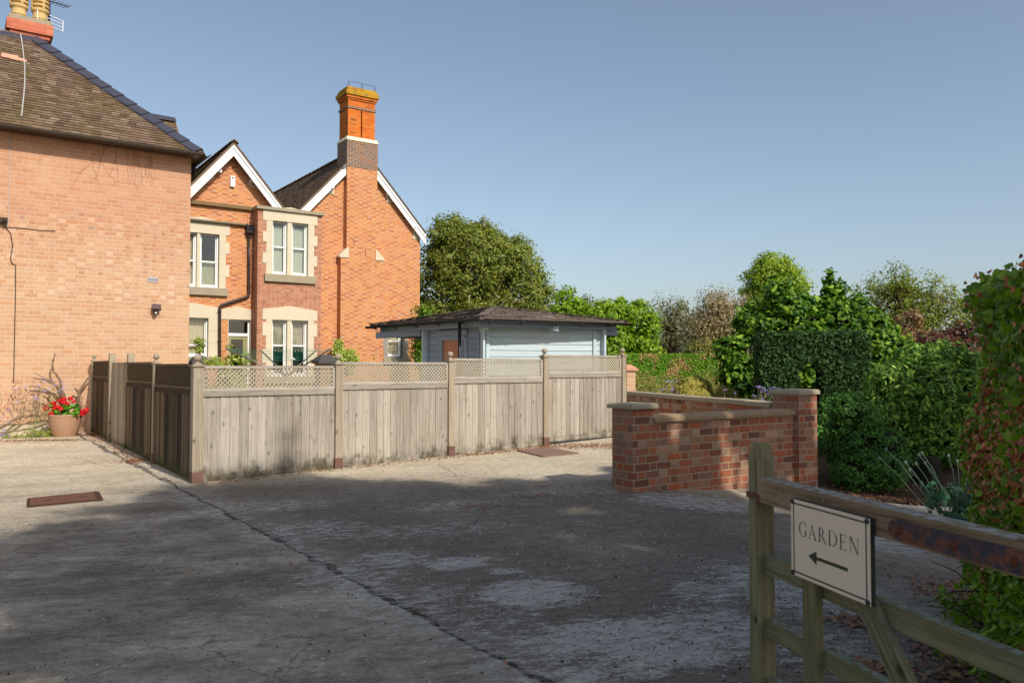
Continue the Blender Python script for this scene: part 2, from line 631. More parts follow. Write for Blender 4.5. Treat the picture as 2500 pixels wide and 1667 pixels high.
M['brick_lichen'] = brick_mat('lichened_chimney_brick', .235, .082,
    [(0, c255(150, 92, 40)), (.5, c255(178, 128, 40)), (1, c255(120, 96, 70))],
    c255(190, 150, 60), 'stretcher', msize=.01, big=.25, grime=(c255(190, 150, 30), .42, .8, 4))
M['brick_bay'] = brick_mat('brown_pink_brick', .225, .075,
    [(0, c255(156, 98, 76)), (.4, c255(172, 116, 90)), (.8, c255(184, 130, 102)), (1, c255(140, 92, 72))],
    c255(206, 162, 132), 'flemish', [(0, c255(146, 92, 72)), (.6, c255(168, 112, 88)), (1, c255(184, 132, 106))], msize=.012, big=.08)
M['brick_blue'] = brick_mat('blue_engineering_brick', .235, .082,
    [(0, c255(92, 76, 68)), (.4, c255(122, 100, 88)), (.8, c255(104, 92, 88)), (1, c255(150, 96, 66))],
    c255(196, 164, 136), 'stretcher', msize=.012, big=.15)
M['brick_red'] = brick_mat('reclaimed_red_brick', .235, .086,
    [(0, c255(104, 66, 56)), (.2, c255(138, 82, 62)), (.4, c255(166, 88, 56)), (.55, c255(128, 92, 78)), (.7, c255(150, 108, 86)), (.85, c255(158, 90, 62)), (1, c255(176, 144, 122))],
    c255(158, 136, 112), 'flemish', [(0, c255(120, 76, 62)), (.35, c255(168, 92, 58)), (.6, c255(132, 104, 90)), (.8, c255(176, 142, 116)), (1, c255(112, 76, 66))],
    msize=.015, soft=.010, big=.18, grime=(c255(84, 68, 58), .56, .5, 2.6), edge=.013)
M['stone'] = plain('pale_bath_stone', c255(208, 194, 168), .85, var=.14, scale=14)
M['stone_grey'] = plain('weathered_grey_stone', c255(158, 146, 122), .9, var=.3, scale=24)
M['stone_white'] = plain('pale_flashing_stone', c255(226, 214, 188), .85, var=.1, scale=20)
M['white'] = plain('white_gloss_paint', (.78, .78, .76), .35, var=.04, scale=5, bd=.0005)
M['black'] = plain('black_cast_iron', (.018, .017, .018), .4, var=.2, scale=20)
M['pipe_brown'] = plain('dark_brown_pipe', (.045, .028, .022), .35, var=.2, scale=20)
M['plinth'] = plain('chalky_render', c255(190, 176, 150), .95, var=.3, scale=8, bd=.006)
M['darkroom'] = plain('unlit_depth', (.03, .028, .025), .9)  # near-black stand-in for unlit rooms and slots, shade as colour
M['rust'] = plain('rusty_iron', c255(104, 70, 54), .85, var=.5, scale=18, bd=.003)
M['shoe'] = plain('red_oxide_steel', c255(112, 82, 72), .8, var=.3, scale=18)
M['clay'] = plain('buff_clay_pot', c255(206, 174, 116), .8, var=.18, scale=7)
M['grey_paint'] = plain('grey_painted_stone', c255(150, 142, 132), .8, var=.08, scale=8)
M['olive_paint'] = plain('olive_green_paint', c255(146, 142, 98), .5, var=.06, scale=8)
M['slate_hip'] = plain('blue_grey_ridge_tile', c255(64, 64, 76), .55, var=.25, scale=18)
M['lead'] = plain('lead_flashing', c255(110, 114, 120), .6, var=.2, scale=8)
M['steel'] = plain('galvanised_tube', c255(130, 126, 118), .45, .6, var=.3, scale=20)
M['green_line'] = plain('green_plastic_line', c255(40, 140, 110), .5, var=.05)
M['twig'] = plain('bare_twig', c255(134, 108, 88), .9, var=.35, scale=18)
M['bark'] = plain('brown_bark', c255(92, 76, 60), .95, var=.4, scale=14, bd=.01)
M['bark_pale'] = plain('pale_birch_bark', c255(176, 160, 140), .85, var=.3, scale=9)
M['wire'] = plain('dark_wire', (.04, .035, .03), .6)
M['wire_pale'] = plain('pale_wire', (.45, .43, .4), .6)

def glass_mat():
    n = NT('window_glass')
    tr = n.n('ShaderNodeBsdfTransparent'); tr.inputs[0].default_value = (.94, .96, .94, 1)
    gl = n.n('ShaderNodeBsdfGlossy'); gl.inputs['Roughness'].default_value = .02
    fr = n.n('ShaderNodeFresnel'); fr.inputs['IOR'].default_value = 1.52
    f = n.math('MULTIPLY_ADD', fr.outputs[0], 1.3, .04, clamp=True)
    mx = n.n('ShaderNodeMixShader')
    n.set(mx.inputs[0], f)
    n.t.links.new(tr.outputs[0], mx.inputs[1]); n.t.links.new(gl.outputs[0], mx.inputs[2])
    n.t.links.new(mx.outputs[0], n.out.inputs[0])
    return n.m
M['glass'] = glass_mat()

def cloth_mat(name, col, pattern=None):
    n = NT(name)
    c = n.mix(n.noise(n.pos(), 25, 3), tuple(x * .9 for x in col), col)
    if pattern:
        k = n.step(n.noise(n.pos(), 16, 4, .7, 1.5), .50, .58)
        c = n.mix(n.math('MULTIPLY', k, .7), c, pattern)
    return n.finish(c, .9, spec=.1)
M['curtain'] = cloth_mat('cream_curtain', c255(228, 216, 186))
M['curtain_green'] = cloth_mat('pale_green_curtain', c255(196, 200, 170))
M['lace'] = cloth_mat('patterned_net_curtain', c255(214, 206, 188), c255(120, 112, 96))
M['blind'] = cloth_mat('pale_roller_blind', c255(206, 212, 194))

def tile_mat(name, cols, moss, mthr=.6):
    n = NT(name)
    pos = n.pos()
    c = n.ramp(n.island(), [(i / (len(cols) - 1), x) for i, x in enumerate(cols)])
    m = n.noise(pos, 26, 4, .7)
    c = n.mix(n.math('MULTIPLY', n.step(m, .4, .7), .35), c, tuple(x * .55 for x in cols[0]))
    g = n.step(n.noise(pos, 1.1, 5, .7), mthr - .15, mthr + .12)
    g = n.math('MULTIPLY', g, n.step(n.noise(pos, 14, 3, .7), .35, .6))
    c = n.mix(n.math('MULTIPLY', g, .6), c, moss)
    return n.finish(c, .92, m, .008, .8, spec=.15)
M['tiles'] = tile_mat('weathered_clay_tile', [c255(94, 76, 64), c255(116, 94, 78), c255(132, 110, 92), c255(104, 84, 70), c255(146, 130, 112)], c255(96, 84, 36), .52)
M['tiles_dark'] = tile_mat('dark_mossy_tile', [c255(92, 76, 64), c255(128, 106, 88), c255(108, 90, 76)], c255(84, 80, 40), .55)
M['felt'] = tile_mat('brown_felt_shingle', [c255(88, 78, 72), c255(118, 104, 94), c255(76, 68, 66), c255(138, 126, 114)], c255(112, 74, 54), .74)
M['fence_wood'] = wood_mat('weathered_fence_wood', c255(126, 117, 104), c255(190, 180, 165), stain=c255(144, 126, 106), mossz=.20, moss=c255(64, 58, 34), board=.16)
M['lattice'] = plain('weathered_lattice_wood', c255(168, 158, 138), .9, var=.2, scale=18)
M['lattice_dark'] = plain('shaded_lattice_wood', c255(92, 78, 58), .9, var=.25, scale=18)  # lattice of the unlit run, its shade put into the colour
M['fence_post'] = wood_mat('weathered_post_wood', c255(128, 113, 94), c255(178, 165, 143), stain=c255(148, 126, 102), mossz=.12, moss=c255(76, 70, 50))
M['fence_dark'] = wood_mat('shaded_mossy_fence_wood', c255(52, 42, 34), c255(118, 100, 80), stain=c255(70, 66, 40), mossz=.22, moss=c255(62, 74, 26), board=.5)  # unlit run: same wood, shade put into the darker colour, plus moss
M['gate_wood'] = wood_mat('green_tinged_gate_wood', c255(76, 72, 52), c255(142, 136, 104), stain=c255(100, 98, 64), low=.35, moss=c255(98, 102, 50), board=.2, lichen=c255(150, 158, 140))
M['gate_rail'] = wood_mat('brown_gate_rail_wood', c255(68, 52, 40), c255(158, 134, 106), stain=c255(112, 98, 66), low=.3, moss=c255(92, 86, 48), board=.1, streak=1.2, lichen=c255(168, 174, 168))
M['shed'] = wood_mat('pale_blue_painted_log', c255(184, 198, 202), c255(208, 218, 220), knot=False, board=.1, streak=.5, spec=.25)
M['shed_shade'] = wood_mat('blue_grey_trim_and_shaded_log', c255(138, 152, 166), c255(168, 178, 186), knot=False, board=.1, streak=.5)  # darker copy of log paint: shade put into side wall; also trim
M['ply'] = wood_mat('plywood_sheet', c255(176, 116, 84), c255(206, 150, 116), knot=True, board=.05)

# ------------------------------------------------------------ ground
def conc_mat():
    n = NT('stained_concrete')
    pos = n.pos()
    a = G(468, 1212); b = G(1318, 1667)
    nrm = V((-(b.y - a.y), b.x - a.x, 0)).normalized()
    dist = n.math('SUBTRACT', n.vec('DOT_PRODUCT', pos, tuple(nrm)), nrm.dot(V((a.x, a.y, 0))))
    # sign: positive towards the right-hand slab
    if nrm.x < 0:
        dist = n.math('MULTIPLY', dist, -1)
    dL = V((b.x - a.x, b.y - a.y, 0)).normalized()
    wob = n.math('MULTIPLY', n.math('SUBTRACT', n.noise(pos, 1.6, 5, .65), .5), .16)
    wob = n.math('ADD', wob, n.math('MULTIPLY', n.math('SUBTRACT', n.noise(pos, 16, 3, .7), .5), .03))
    dist = n.math('ADD', dist, wob)
    # coordinates turned to the slab's brushing direction (along the house front)
    q = n.comb(n.vec('DOT_PRODUCT', pos, (.97, .24, 0)), n.vec('DOT_PRODUCT', pos, (-.24, .97, 0)), 0)
    streak = n.noise(n.vec('MULTIPLY', q, (.8, 1.35, 1)), 1.1, 8, .74)
    streak2 = n.noise(n.vec('MULTIPLY', q, (1.5, 4.2, 1)), 1.0, 7, .76, .4)
    lg = n.noise(pos, .45, 5, .6)
    fine = n.step(n.noise(pos, 46, 6, .85), .28, .72)
    med = n.step(n.noise(n.vec('MULTIPLY', q, (1, 1.8, 1)), 9, 7, .78), .3, .7)
    mid = n.noise(pos, 7, 5, .7)
    gr = n.noise(pos, 260, 2, .8)
    left = n.ramp(streak, [(.3, c255(104, 95, 84)), (.45, c255(138, 128, 113)), (.58, c255(164, 154, 137)), (.75, c255(188, 178, 160))])
    dk = n.step(n.math('ADD', n.math('MULTIPLY', lg, .6), n.math('MULTIPLY', streak2, .4)), .46, .62)
    left = n.mix(n.math('MULTIPLY', dk, .65), left, c255(92, 84, 74))
    right = n.ramp(n.math('ADD', n.math('MULTIPLY', streak2, .4), n.math('MULTIPLY', lg, .6)), [(.3, c255(96, 87, 77)), (.5, c255(118, 108, 96)), (.7, c255(150, 139, 123))])
    side = n.step(dist, -.03, .03)
    c = n.mix(side, left, right)
    # sunlit far and left parts painted paler, light put into the colour
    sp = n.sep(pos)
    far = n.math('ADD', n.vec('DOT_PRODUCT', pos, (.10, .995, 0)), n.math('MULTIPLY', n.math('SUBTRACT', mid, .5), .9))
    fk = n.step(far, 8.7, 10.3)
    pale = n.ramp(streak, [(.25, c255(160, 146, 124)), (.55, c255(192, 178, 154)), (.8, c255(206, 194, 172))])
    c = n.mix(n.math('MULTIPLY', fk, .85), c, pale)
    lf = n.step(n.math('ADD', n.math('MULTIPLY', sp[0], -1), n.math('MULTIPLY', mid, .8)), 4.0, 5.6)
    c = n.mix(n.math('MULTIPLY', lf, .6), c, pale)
    # white lime scuffs where they lie in the yard
    acc = None
    for (px, py, rx, ry, s_) in [(1500, 1560, .62, .20, 1), (1640, 1590, .5, .2, 1), (1760, 1540, .4, .3, .8), (1300, 1455, .40, .22, 1), (1115, 1380, .30, .12, 1), (1730, 1450, .3, .2, .7),
                             (1480, 1650, .5, .1, .8), (860, 1420, .5, .3, .5), (960, 1370, .35, .2, .7), (1960, 1450, .7, .5, .8), (1700, 1230, .9, .35, .75), (640, 1240, .8, .25, .6), (760, 1300, .6, .3, .6),
                             (1000, 1300, 1.1, .2, .5), (1090, 1240, .7, .2, .5), (1420, 1200, 1.0, .2, .5), (2150, 1330, .8, .3, .7), (2040, 1600, .5, .3, .6), (900, 1480, .5, .3, .4), (1230, 1400, .15, .06, .9), (1060, 1460, .3, .2, .5), (1230, 1530, .3, .2, .5), (1180, 1470, .25, .2, .5), (1400, 1620, .35, .2, .5)]:
        g = G(px, py)
        dx = n.math('MULTIPLY', n.math('SUBTRACT', n.vec('DOT_PRODUCT', pos, (.97, .24, 0)), .97 * g.x + .24 * g.y), 1 / rx)
        dy = n.math('MULTIPLY', n.math('SUBTRACT', n.vec('DOT_PRODUCT', pos, (-.24, .97, 0)), -.24 * g.x + .97 * g.y), 1 / (ry * 1.6))
        r2 = n.math('ADD', n.math('MULTIPLY', dx, dx), n.math('MULTIPLY', dy, dy))
        w = n.math('MULTIPLY', n.math('SUBTRACT', 1, n.step(r2, .0, 1.6)), s_)
        acc = w if acc is None else n.math('MAXIMUM', acc, w)
    lime = n.noise(n.vec('MULTIPLY', q, (1, 2.6, 1)), 6, 8, .82)
    lime2 = n.noise(n.vec('MULTIPLY', q, (1, 2.2, 1)), 30, 5, .8)
    lk = n.step(n.math('ADD', n.math('MULTIPLY', acc, .14), n.math('ADD', n.math('MULTIPLY', lime, .6), n.math('MULTIPLY', lime2, .4))), .565, .615)
    c = n.mix(n.math('MULTIPLY', lk, .72), c, c255(186, 182, 172))
    lk2 = n.math('MULTIPLY', n.step(lime, .62, .72), n.math('MULTIPLY', n.math('SUBTRACT', 1, fk), .35))
    c = n.mix(lk2, c, c255(170, 168, 162))
    # the joint between the slabs and finer cracks
    ad = n.math('ABSOLUTE', dist)
    wcr = n.math('ADD', .014, n.math('MULTIPLY', n.step(n.noise(pos, 1.3, 5, .75), .42, .72), .07))
    cr = n.math('SUBTRACT', 1, n.math('DIVIDE', ad, wcr), clamp=True)
    cr = n.step(cr, 0, .4)
    c = n.mix(n.math('MULTIPLY', cr, .92), c, c255(48, 40, 34))
    halo = n.math('MULTIPLY', n.math('SUBTRACT', 1, n.step(ad, .03, .34)), n.step(lime, .44, .62))
    c = n.mix(n.math('MULTIPLY', halo, .7), c, c255(178, 174, 164))
    vo = n.n('ShaderNodeTexVoronoi', feature='DISTANCE_TO_EDGE')
    wv = n.vec('ADD', pos, n.vec('MULTIPLY', n.comb(n.noise(pos, 2.2, 5, .7), n.noise(n.vec('ADD', pos, (9, 3, 0)), 2.2, 5, .7), 0), (.3, .3, 0)))
    n.set(vo.inputs['Vector'], n.vec('MULTIPLY', wv, (1, 1, 0)))
    vo.inputs['Scale'].default_value = .34
    c2 = n.math('MULTIPLY', n.math('SUBTRACT', 1, n.step(vo.outputs[0], .0008, .003)), n.step(n.noise(pos, .9, 3), .44, .56))
    c = n.mix(n.math('MULTIPLY', c2, .5), c, c255(62, 54, 46))
    # grain, pits and grit
    c = n.vec('MULTIPLY', c, n.comb(*[n.math('ADD', n.math('ADD', .20, n.math('MULTIPLY', med, .62)), n.math('ADD', n.math('MULTIPLY', fine, .74), n.math('MULTIPLY', gr, .45)))] * 3))
    pit = n.step(n.noise(n.vec('MULTIPLY', q, (1, 1.6, 1)), 24, 3, .6), .70, .75)
    c = n.mix(n.math('MULTIPLY', pit, .7), c, c255(58, 52, 46))
    bump = n.math('ADD', n.math('MULTIPLY', fine, .6), n.math('MULTIPLY', gr, .3))
    bump = n.math('SUBTRACT', bump, n.math('MULTIPLY', cr, 3.0))
    bump = n.math('ADD', bump, n.math('MULTIPLY', mid, .5))
    bump = n.math('ADD', bump, n.math('MULTIPLY', lk, .25))
    return n.finish(c, .93, bump, .010, .55, spec=.15)
M['concrete'] = conc_mat()
def soil_mat():
    n = NT('garden_soil_and_grass')
    pos = n.pos()
    sp = n.sep(pos)
    g = n.ramp(n.noise(pos, 5, 5, .7), [(.3, c255(46, 62, 26)), (.6, c255(70, 92, 38)), (.8, c255(96, 104, 52))])
    s = n.ramp(n.noise(pos, 20, 5, .75), [(.3, c255(52, 42, 32)), (.6, c255(86, 70, 54)), (.8, c255(110, 92, 72))])
    k = n.step(n.noise(pos, .35, 3), .42, .52)
    near = n.step(sp[1], 14, 19)
    c = n.mix(n.math('MULTIPLY', k, near), s, g)
    return n.finish(c, .95, n.noise(pos, 40, 4), .02, .7, spec=.1)
M['soil'] = soil_mat()

def sheet(name, xs, ys, mat, dz=0.0, keep=None):
    mb = MB()
    i0 = 0
    rows = [[V((x, y, gz(x, y) + dz)) for x in xs] for y in ys]
    mb.grid(rows)
    if keep:
        mb.f = [f for f in mb.f if keep(sum((mb.v[i] for i in f[0]), V((0, 0, 0))) / 4)]
    o = mb.build(name, mat, smooth=True)
    return o
axis = [-1500, -400, -120, -60, -30] + [x * .75 for x in range(-26, 27)] + [30, 60, 120, 400, 1500]
ayis = [-400, -120, -40, -15] + [y * .75 for y in range(-8, 34)] + [35, 60, 120, 400, 1500]
gr = sheet('ground', axis, ayis, M['soil'])
tag(gr, 'dark soil and rough grass of the garden around the yard', kind='structure')
xs = [-16 + i * .5 for i in range(0, 49)]
ys = [-6 + i * .5 for i in range(0, 50)]
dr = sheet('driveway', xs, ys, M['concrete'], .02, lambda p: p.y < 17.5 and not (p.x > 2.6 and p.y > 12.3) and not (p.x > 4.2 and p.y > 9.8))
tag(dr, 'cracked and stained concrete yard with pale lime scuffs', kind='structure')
# narrow lawn strip glimpsed at the right
mb = MB()
pts = [(5.6, 13.2), (9.5, 12.2), (10.5, 15.5), (6.4, 15.8)]
mb.grid([[V((5.7 + 4.5 * i / 8 + j * .1, 12.6 + j * .5, gz(5.7 + 4.5 * i / 8, 12.6 + j * .5) + .03)) for i in range(9)] for j in range(7)])
lawn = mb.build('lawn', plain('mown_grass', c255(74, 108, 40), .9, var=.35, scale=60), smooth=True)
tag(lawn, 'small strip of mown lawn beyond the shrubs at the right', kind='structure')

# ------------------------------------------------------------ roofs of separate tiles
def tile_slope(mb, p0, e, up, nrm, rows, gauge, left, right, tw=.165, lift=.016, jit=.004):
    for r in range(rows):
        k0 = r * gauge
        k1 = k0 + gauge * 1.12
        a = left(k0); b = right(k0)
        x = a - random.random() * tw - (tw / 2 if r % 2 else 0)
        while x < b:
            x0 = max(x + .002, a); x1 = min(x + tw - .002, b)
            x += tw
            if x1 - x0 < .02: continue
            # trim the top edge to the sloping side
            t0 = max(x0, left(min(k1, rows * gauge))); t1 = min(x1, right(min(k1, rows * gauge)))
            if t1 < t0: t0 = t1 = (t0 + t1) / 2
            la = lift + random.uniform(-jit, jit); lb = lift + random.uniform(-jit, jit)
            dk = random.uniform(-.006, .006)
            A = p0 + e * x0 + up * (k0 + dk) + nrm * la
            B = p0 + e * x1 + up * (k0 + dk + random.uniform(-.003, .003)) + nrm * lb
            Cc = p0 + e * t1 + up * k1 + nrm * .001
            D = p0 + e * t0 + up * k1 + nrm * .001
            A2 = A - nrm * la; B2 = B - nrm * lb
            i0 = len(mb.v)
            for q in (A, B, Cc, D, A2, B2):
                mb.v.append(q); mb.uv.append(None)
            mb.f.append(([i0, i0 + 1, i0 + 2, i0 + 3], [(0, 0)] * 4))
            mb.f.append(([i0 + 4, i0 + 5, i0 + 1, i0], [(0, 0)] * 4))

def wall_holes(mb, s0, s1, z0, z1, d, holes):
    ss = sorted({s0, s1, *[min(max(h[0], s0), s1) for h in holes], *[min(max(h[1], s0), s1) for h in holes]})
    zs = sorted({z0, z1, *[min(max(h[2], z0), z1) for h in holes], *[min(max(h[3], z0), z1) for h in holes]})
    for a, b in zip(ss, ss[1:]):
        for c, e in zip(zs, zs[1:]):
            m = ((a + b) / 2, (c + e) / 2)
            if any(h[0] < m[0] < h[1] and h[2] < m[1] < h[3] for h in holes): continue
            mb.poly([H(a, d, c), H(b, d, c), H(b, d, e), H(a, d, e)])

# ------------------------------------------------------------ left house
dL = 18.04
sC, _ = Q(464, 600, dL)
sE, zE = Q(496, 374, dL - .3)
sA = -4.0
TP = .96
TT = 2.9
house1 = thing('brick_house', 'large salmon brick house at the left edge with dark hipped tile roof', 'house', H(sC - 3, dL + 3, .0))
zb = -.25
zw = zE + .25 * TP - .05
m = MB()
m.poly([H(sA, dL, zb), H(sC, dL, zb), H(sC, dL, zw), H(sA, dL, zw)])
m.poly([H(sC, dL, zb), H(sC, dL + 5.2, zb), H(sC, dL + 5.2, zw), H(sC, dL, zw)])
m.poly([H(sC, dL + 5.2, zb), H(sA, dL + 5.2, zb), H(sA, dL + 5.2, zw), H(sC, dL + 5.2, zw)])
m.build('wall', M['brick_pink'], house1)
m = MB()
m.hbox(sA, sC - 2.6, dL - .06, dL - .002, -.2, .31)
m.build('plinth', M['plinth'], house1)
# roof
eF = H(sE, dL - .3, zE)
slope_len = TT * math.sqrt(1 + TP * TP)
upF = (VV + ZZ * TP).normalized()
nF = UU.cross(upF).normalized()
roof = MB()
ap = H(sE - TT, dL - .3 + TT, zE + TT * TP)
L0 = H(sA, dL - .3, zE); L1 = H(sA, dL - .3 + TT, zE + TT * TP)
Bk = H(sE, dL - .3 + 2 * TT, zE)
BkL = H(sA, dL - .3 + 2 * TT, zE)
roof.poly([L0, eF, ap, L1]); roof.poly([eF, Bk, ap]); roof.poly([Bk, BkL, L1, ap])
roof.poly([L0 - ZZ * .06, BkL - ZZ * .06, Bk - ZZ * .06, eF - ZZ * .06])
roof.poly([L0 - ZZ * .06, eF - ZZ * .06, eF, L0]); roof.poly([eF - ZZ * .06, Bk - ZZ * .06, Bk, eF])
cosf = TT / slope_len
tile_slope(roof, H(0, dL - .3, zE), UU, upF, nF, int(slope_len / .105) + 1, .105, lambda k: sA + .02, lambda k: sE - min(k, slope_len) * cosf, .17, .02, .006)
upR = (-UU + ZZ * TP).normalized(); nR = VV.cross(upR).normalized()
rf1 = roof.build('roof', M['tiles'], house1)
# three newer pale tiles
m = MB()
for (px, py, w) in [(24, 139, .30), (31, 145, .42), (45, 149, .30)]:
    # point on the front slope
    r_ = ray(px, py)
    t_ = (eF - V((0, 0, CAMZ))).dot(nF) / r_.dot(nF)
    p_ = r_ * t_ + V((0, 0, CAMZ))
    m.box(p_ + nF * .03, UU * (w / 2), upF * .045, nF * .006, 'grain', UU)
m.build('replaced_tile', plain('new_pink_tile', c255(214, 150, 124), .9), rf1)
# hip and ridge tiles
def ridge_tile(mb, a, b, w, h, up, over=.02):
    w *= 1.25; h *= 1.1
    L = (b - a).normalized()
    side = L.cross(up).normalized(); u2 = side.cross(L).normalized()
    a0 = a - L * over
    for q0, q1 in ((1, 1.0),):
        prof = [(-w, -h), (0, 0), (w, -h), (w, -h - .03), (0, -.035), (-w, -h - .03)]
        pa = [a0 + side * x + u2 * (y + .03) for x, y in prof]
        pb = [b + side * x * .92 + u2 * (y + .005) for x, y in prof]
        i0 = len(mb.v)
        for q in pa + pb:
            mb.v.append(q); mb.uv.append(None)
        for i in range(6):
            j = (i + 1) % 6
            mb.f.append(([i0 + i, i0 + j, i0 + 6 + j, i0 + 6 + i], [(0, 0)] * 4))
        mb.f.append(([i0 + i for i in range(6)][::-1], [(0, 0)] * 6))
        mb.f.append(([i0 + 6 + i for i in range(6)], [(0, 0)] * 6))
m = MB()
NH = 13
for i in range(NH):
    a = eF.lerp(ap, (i + .15) / NH) + ZZ * .05; b = eF.lerp(ap, (i + 1.15) / NH if i < NH - 1 else 1.0) + ZZ * .05
    ridge_tile(m, a, b, .17, .11, (nF + nR).normalized())
for i in range(16):
    a = ap - UU * (.45 * i) + ZZ * .0; b = ap - UU * (.45 * (i + 1))
    ridge_tile(m, a, b, .15, .13, ZZ)
for i in range(8):
    a = ap.lerp(Bk, (i + .1) / 8) + ZZ * .05; b = ap.lerp(Bk, (i + 1) / 8) + ZZ * .05
    ridge_tile(m, a, b, .16, .11, (ZZ + UU * .4).normalized())
m.build('ridge_tiles', M['slate_hip'], house1)
# gutter with brackets
m = MB()
def gutter(mb, a, b, r, n=7, up=ZZ):
    L = (b - a).normalized(); side = L.cross(up).normalized()
    rows = []
    for p in (a, b):
        rows.append([p + side * math.cos(t) * r - up * math.sin(t) * r for t in [math.pi * k / n for k in range(n + 1)]] +
                    [p + side * math.cos(t) * (r - .008) - up * math.sin(t) * (r - .008) for t in [math.pi * (1 - k / n) for k in range(n + 1)]])
    mb.grid(rows, True)
gz0 = zE - .03
gutter(m, H(sA, dL - .37, gz0), H(sE - .02, dL - .37, gz0), .065)
gutter(m, H(sE + .07, dL - .4, gz0), H(sE + .07, dL + 5, gz0), .065)
for k in range(12):
    s_ = sA + .6 + k * .75
    if s_ < sE:
        m.beam(H(s_, dL - .44, gz0 - .02), H(s_, dL - .01, gz0 - .06), .03, .012)
gm = m.build('gutter', plain('grimy_dark_gutter', c255(72, 62, 52), .7, var=.4, scale=9), house1)
m = MB()
m.hbox(sA, sC + .1, dL - .28, dL - .005, zE - .075, zE - .045)
m.build('soffit', M['pipe_brown'], house1)
# downpipe seen just beyond the corner
m = MB()
m.tube([H(sE + .02, dL + .5, zE - .05), H(sE + .0, dL + .52, zE - .25), H(sC + .10, dL + .9, zE - .6), H(sC + .06, dL + 2.2, zE - .8), H(sC + .06, dL + 3.6, zE - 1.0)], .045, 10)
m.build('downpipe', M['black'], house1, True)
# rear roof showing past the hip
m = MB()
d_r = 23.5
(sr0, zr0) = Q(360, 285, d_r); (sr1, zr1) = Q(427, 293, d_r)
m.poly([H(sr0 - 2, d_r - 1.6, zr1 - 1.7), H(sr1 + .05, d_r - 1.6, zr1 - 1.7), H(sr1, d_r, zr1), H(sr0 - 2, d_r, zr1)])
m.poly([H(sr1 + .05, d_r - 1.6, zr1 - 1.7), H(sr1 + .45, d_r + .3, zr1 - 1.7), H(sr1, d_r, zr1)])
m.poly([H(sr1 + .45, d_r + .3, zr1 - 1.7), H(sr0 - 2, d_r + 1.6, zr1 - 1.7), H(sr0 - 2, d_r, zr1), H(sr1, d_r, zr1)])
tile_slope(m, H(0, d_r - 1.6, zr1 - 1.7), UU, (VV * 1.6 + ZZ * 1.7).normalized(), UU.cross((VV * 1.6 + ZZ * 1.7).normalized()), 22, .105, lambda k: sr0 - 2, lambda k: sr1)
m.build('rear_roof', M['tiles'], house1)
m = MB()
ridge_tile(m, H(sr0 - 2, d_r, zr1 + .06), H(sr1, d_r, zr1 + .06), .16, .12, ZZ)
m.build('rear_ridge_tile', M['slate_hip'], house1)
# chimney of the left house
dc = dL - .3 + TT + .1
ch = MB()
(sa, za) = Q(15, 50, dc); (sb, zb_) = Q(132, 75, dc)
(_, ztop) = Q(15, 40, dc)
th = .105
w0 = sa + .02; w1 = sb - .02; dep = 1.0
zc = ztop
lay = [(.00, 1), (.06, 0)]
ch.hbox(w0 - .01, w1 + .01, dc, dc + dep, zc - .24, zc)                       # top two courses
ch.hbox(w0 + .05, w1 - .05, dc + .05, dc + dep - .05, zc - .33, zc - .24)
ch.hbox(w0 + .10, w1 - .10, dc + .10, dc + dep - .10, zc - .42, zc - .33)
ch.hbox(w0 + .15, w1 - .15, dc + .15, dc + dep - .15, zc - 2.6, zc - .42)
chim = ch.build('chimney', brick_mat('pinkish_red_brick', .34, .115, [(0, c255(196, 112, 84)), (.6, c255(214, 130, 100)), (1, c255(186, 98, 72))], c255(150, 104, 84), 'stretcher', msize=.008, big=.1), house1)
m = MB()
m.hbox(w0 + .03, w1 - .03, dc + .04, dc + dep - .04, zc, zc + .11)
m.build('cap_course', M['stone_grey'], chim)
def pot(name, s_, d_, z_):
    mb = MB()
    prof = [(.155, 0), (.15, .12), (.165, .13), (.165, .15), (.15, .16), (.15, .26), (.185, .31), (.185, .36)]
    z = .36
    for k in range(4):
        prof += [(.185, z), (.135, z + .008), (.135, z + .045), (.185, z + .055), (.187, z + .10)]
        z += .10
    prof += [(.175, z + .05), (.12, z + .11), (.001, z + .13)]
    mb.lathe(H(s_, d_, z_), prof, 24)
    for k in range(4):
        a = k * math.pi / 2 + .9
        mb.beam(H(s_, d_, z_ + .36) + V((math.cos(a) * .175, math.sin(a) * .175, 0)), H(s_, d_, z_ + .8) + V((math.cos(a) * .175, math.sin(a) * .175, 0)), .04, .03, V((math.cos(a), math.sin(a), 0)))
    return mb.build(name, M['clay'], chim)
zc2 = zc + .11
(sp1, _) = Q(46, 30, dc + .45); (sp2, _) = Q(98, 40, dc + .45)
pot('chimney_pot', sp1, dc + .45, zc2); pot('chimney_pot', sp2, dc + .45, zc2)
# aerial
(sae, zae) = Q(120, 50, dc + .5)
aer = thing('television_aerial', 'television aerial on a mast beside the yellow chimney pots', 'aerial', H(sae, dc + .5, zc2))
m = MB()
m.tube([H(sae, dc + .5, zc2 - .05), H(sae, dc + .5, zae + .5)], .025, 8)
m.build('mast', plain('navy_mast', (.03, .03, .10), .4), aer)
m = MB()
zt = zae + .42
bd = (UU * .8 + VV * .5).normalized()
m.tube([H(sae, dc + .5, zt) - bd * .25, H(sae, dc + .5, zt + .1) + bd * .5], .012, 6)
for k in range(6):
    c = H(sae, dc + .5, zt + .03 + k * .012) + bd * (-.05 + k * .1)
    sd = bd.cross(ZZ)
    m.tube([c - sd * .16, c + sd * .16], .006, 5)
m.build('elements', M['wire'], aer)
m = MB()
c = H(sae, dc + .45, zae - .02)
for z in (-.12, -.04, .04, .12):
    m.beam(c + ZZ * z - bd * .3, c + ZZ * z + bd * .35, .012, .012)
for t_ in (-.3, .35):
    m.beam(c - ZZ * .13 + bd * t_, c + ZZ * .13 + bd * t_, .012, .015, UU)
m.build('reflector', M['white'], aer)

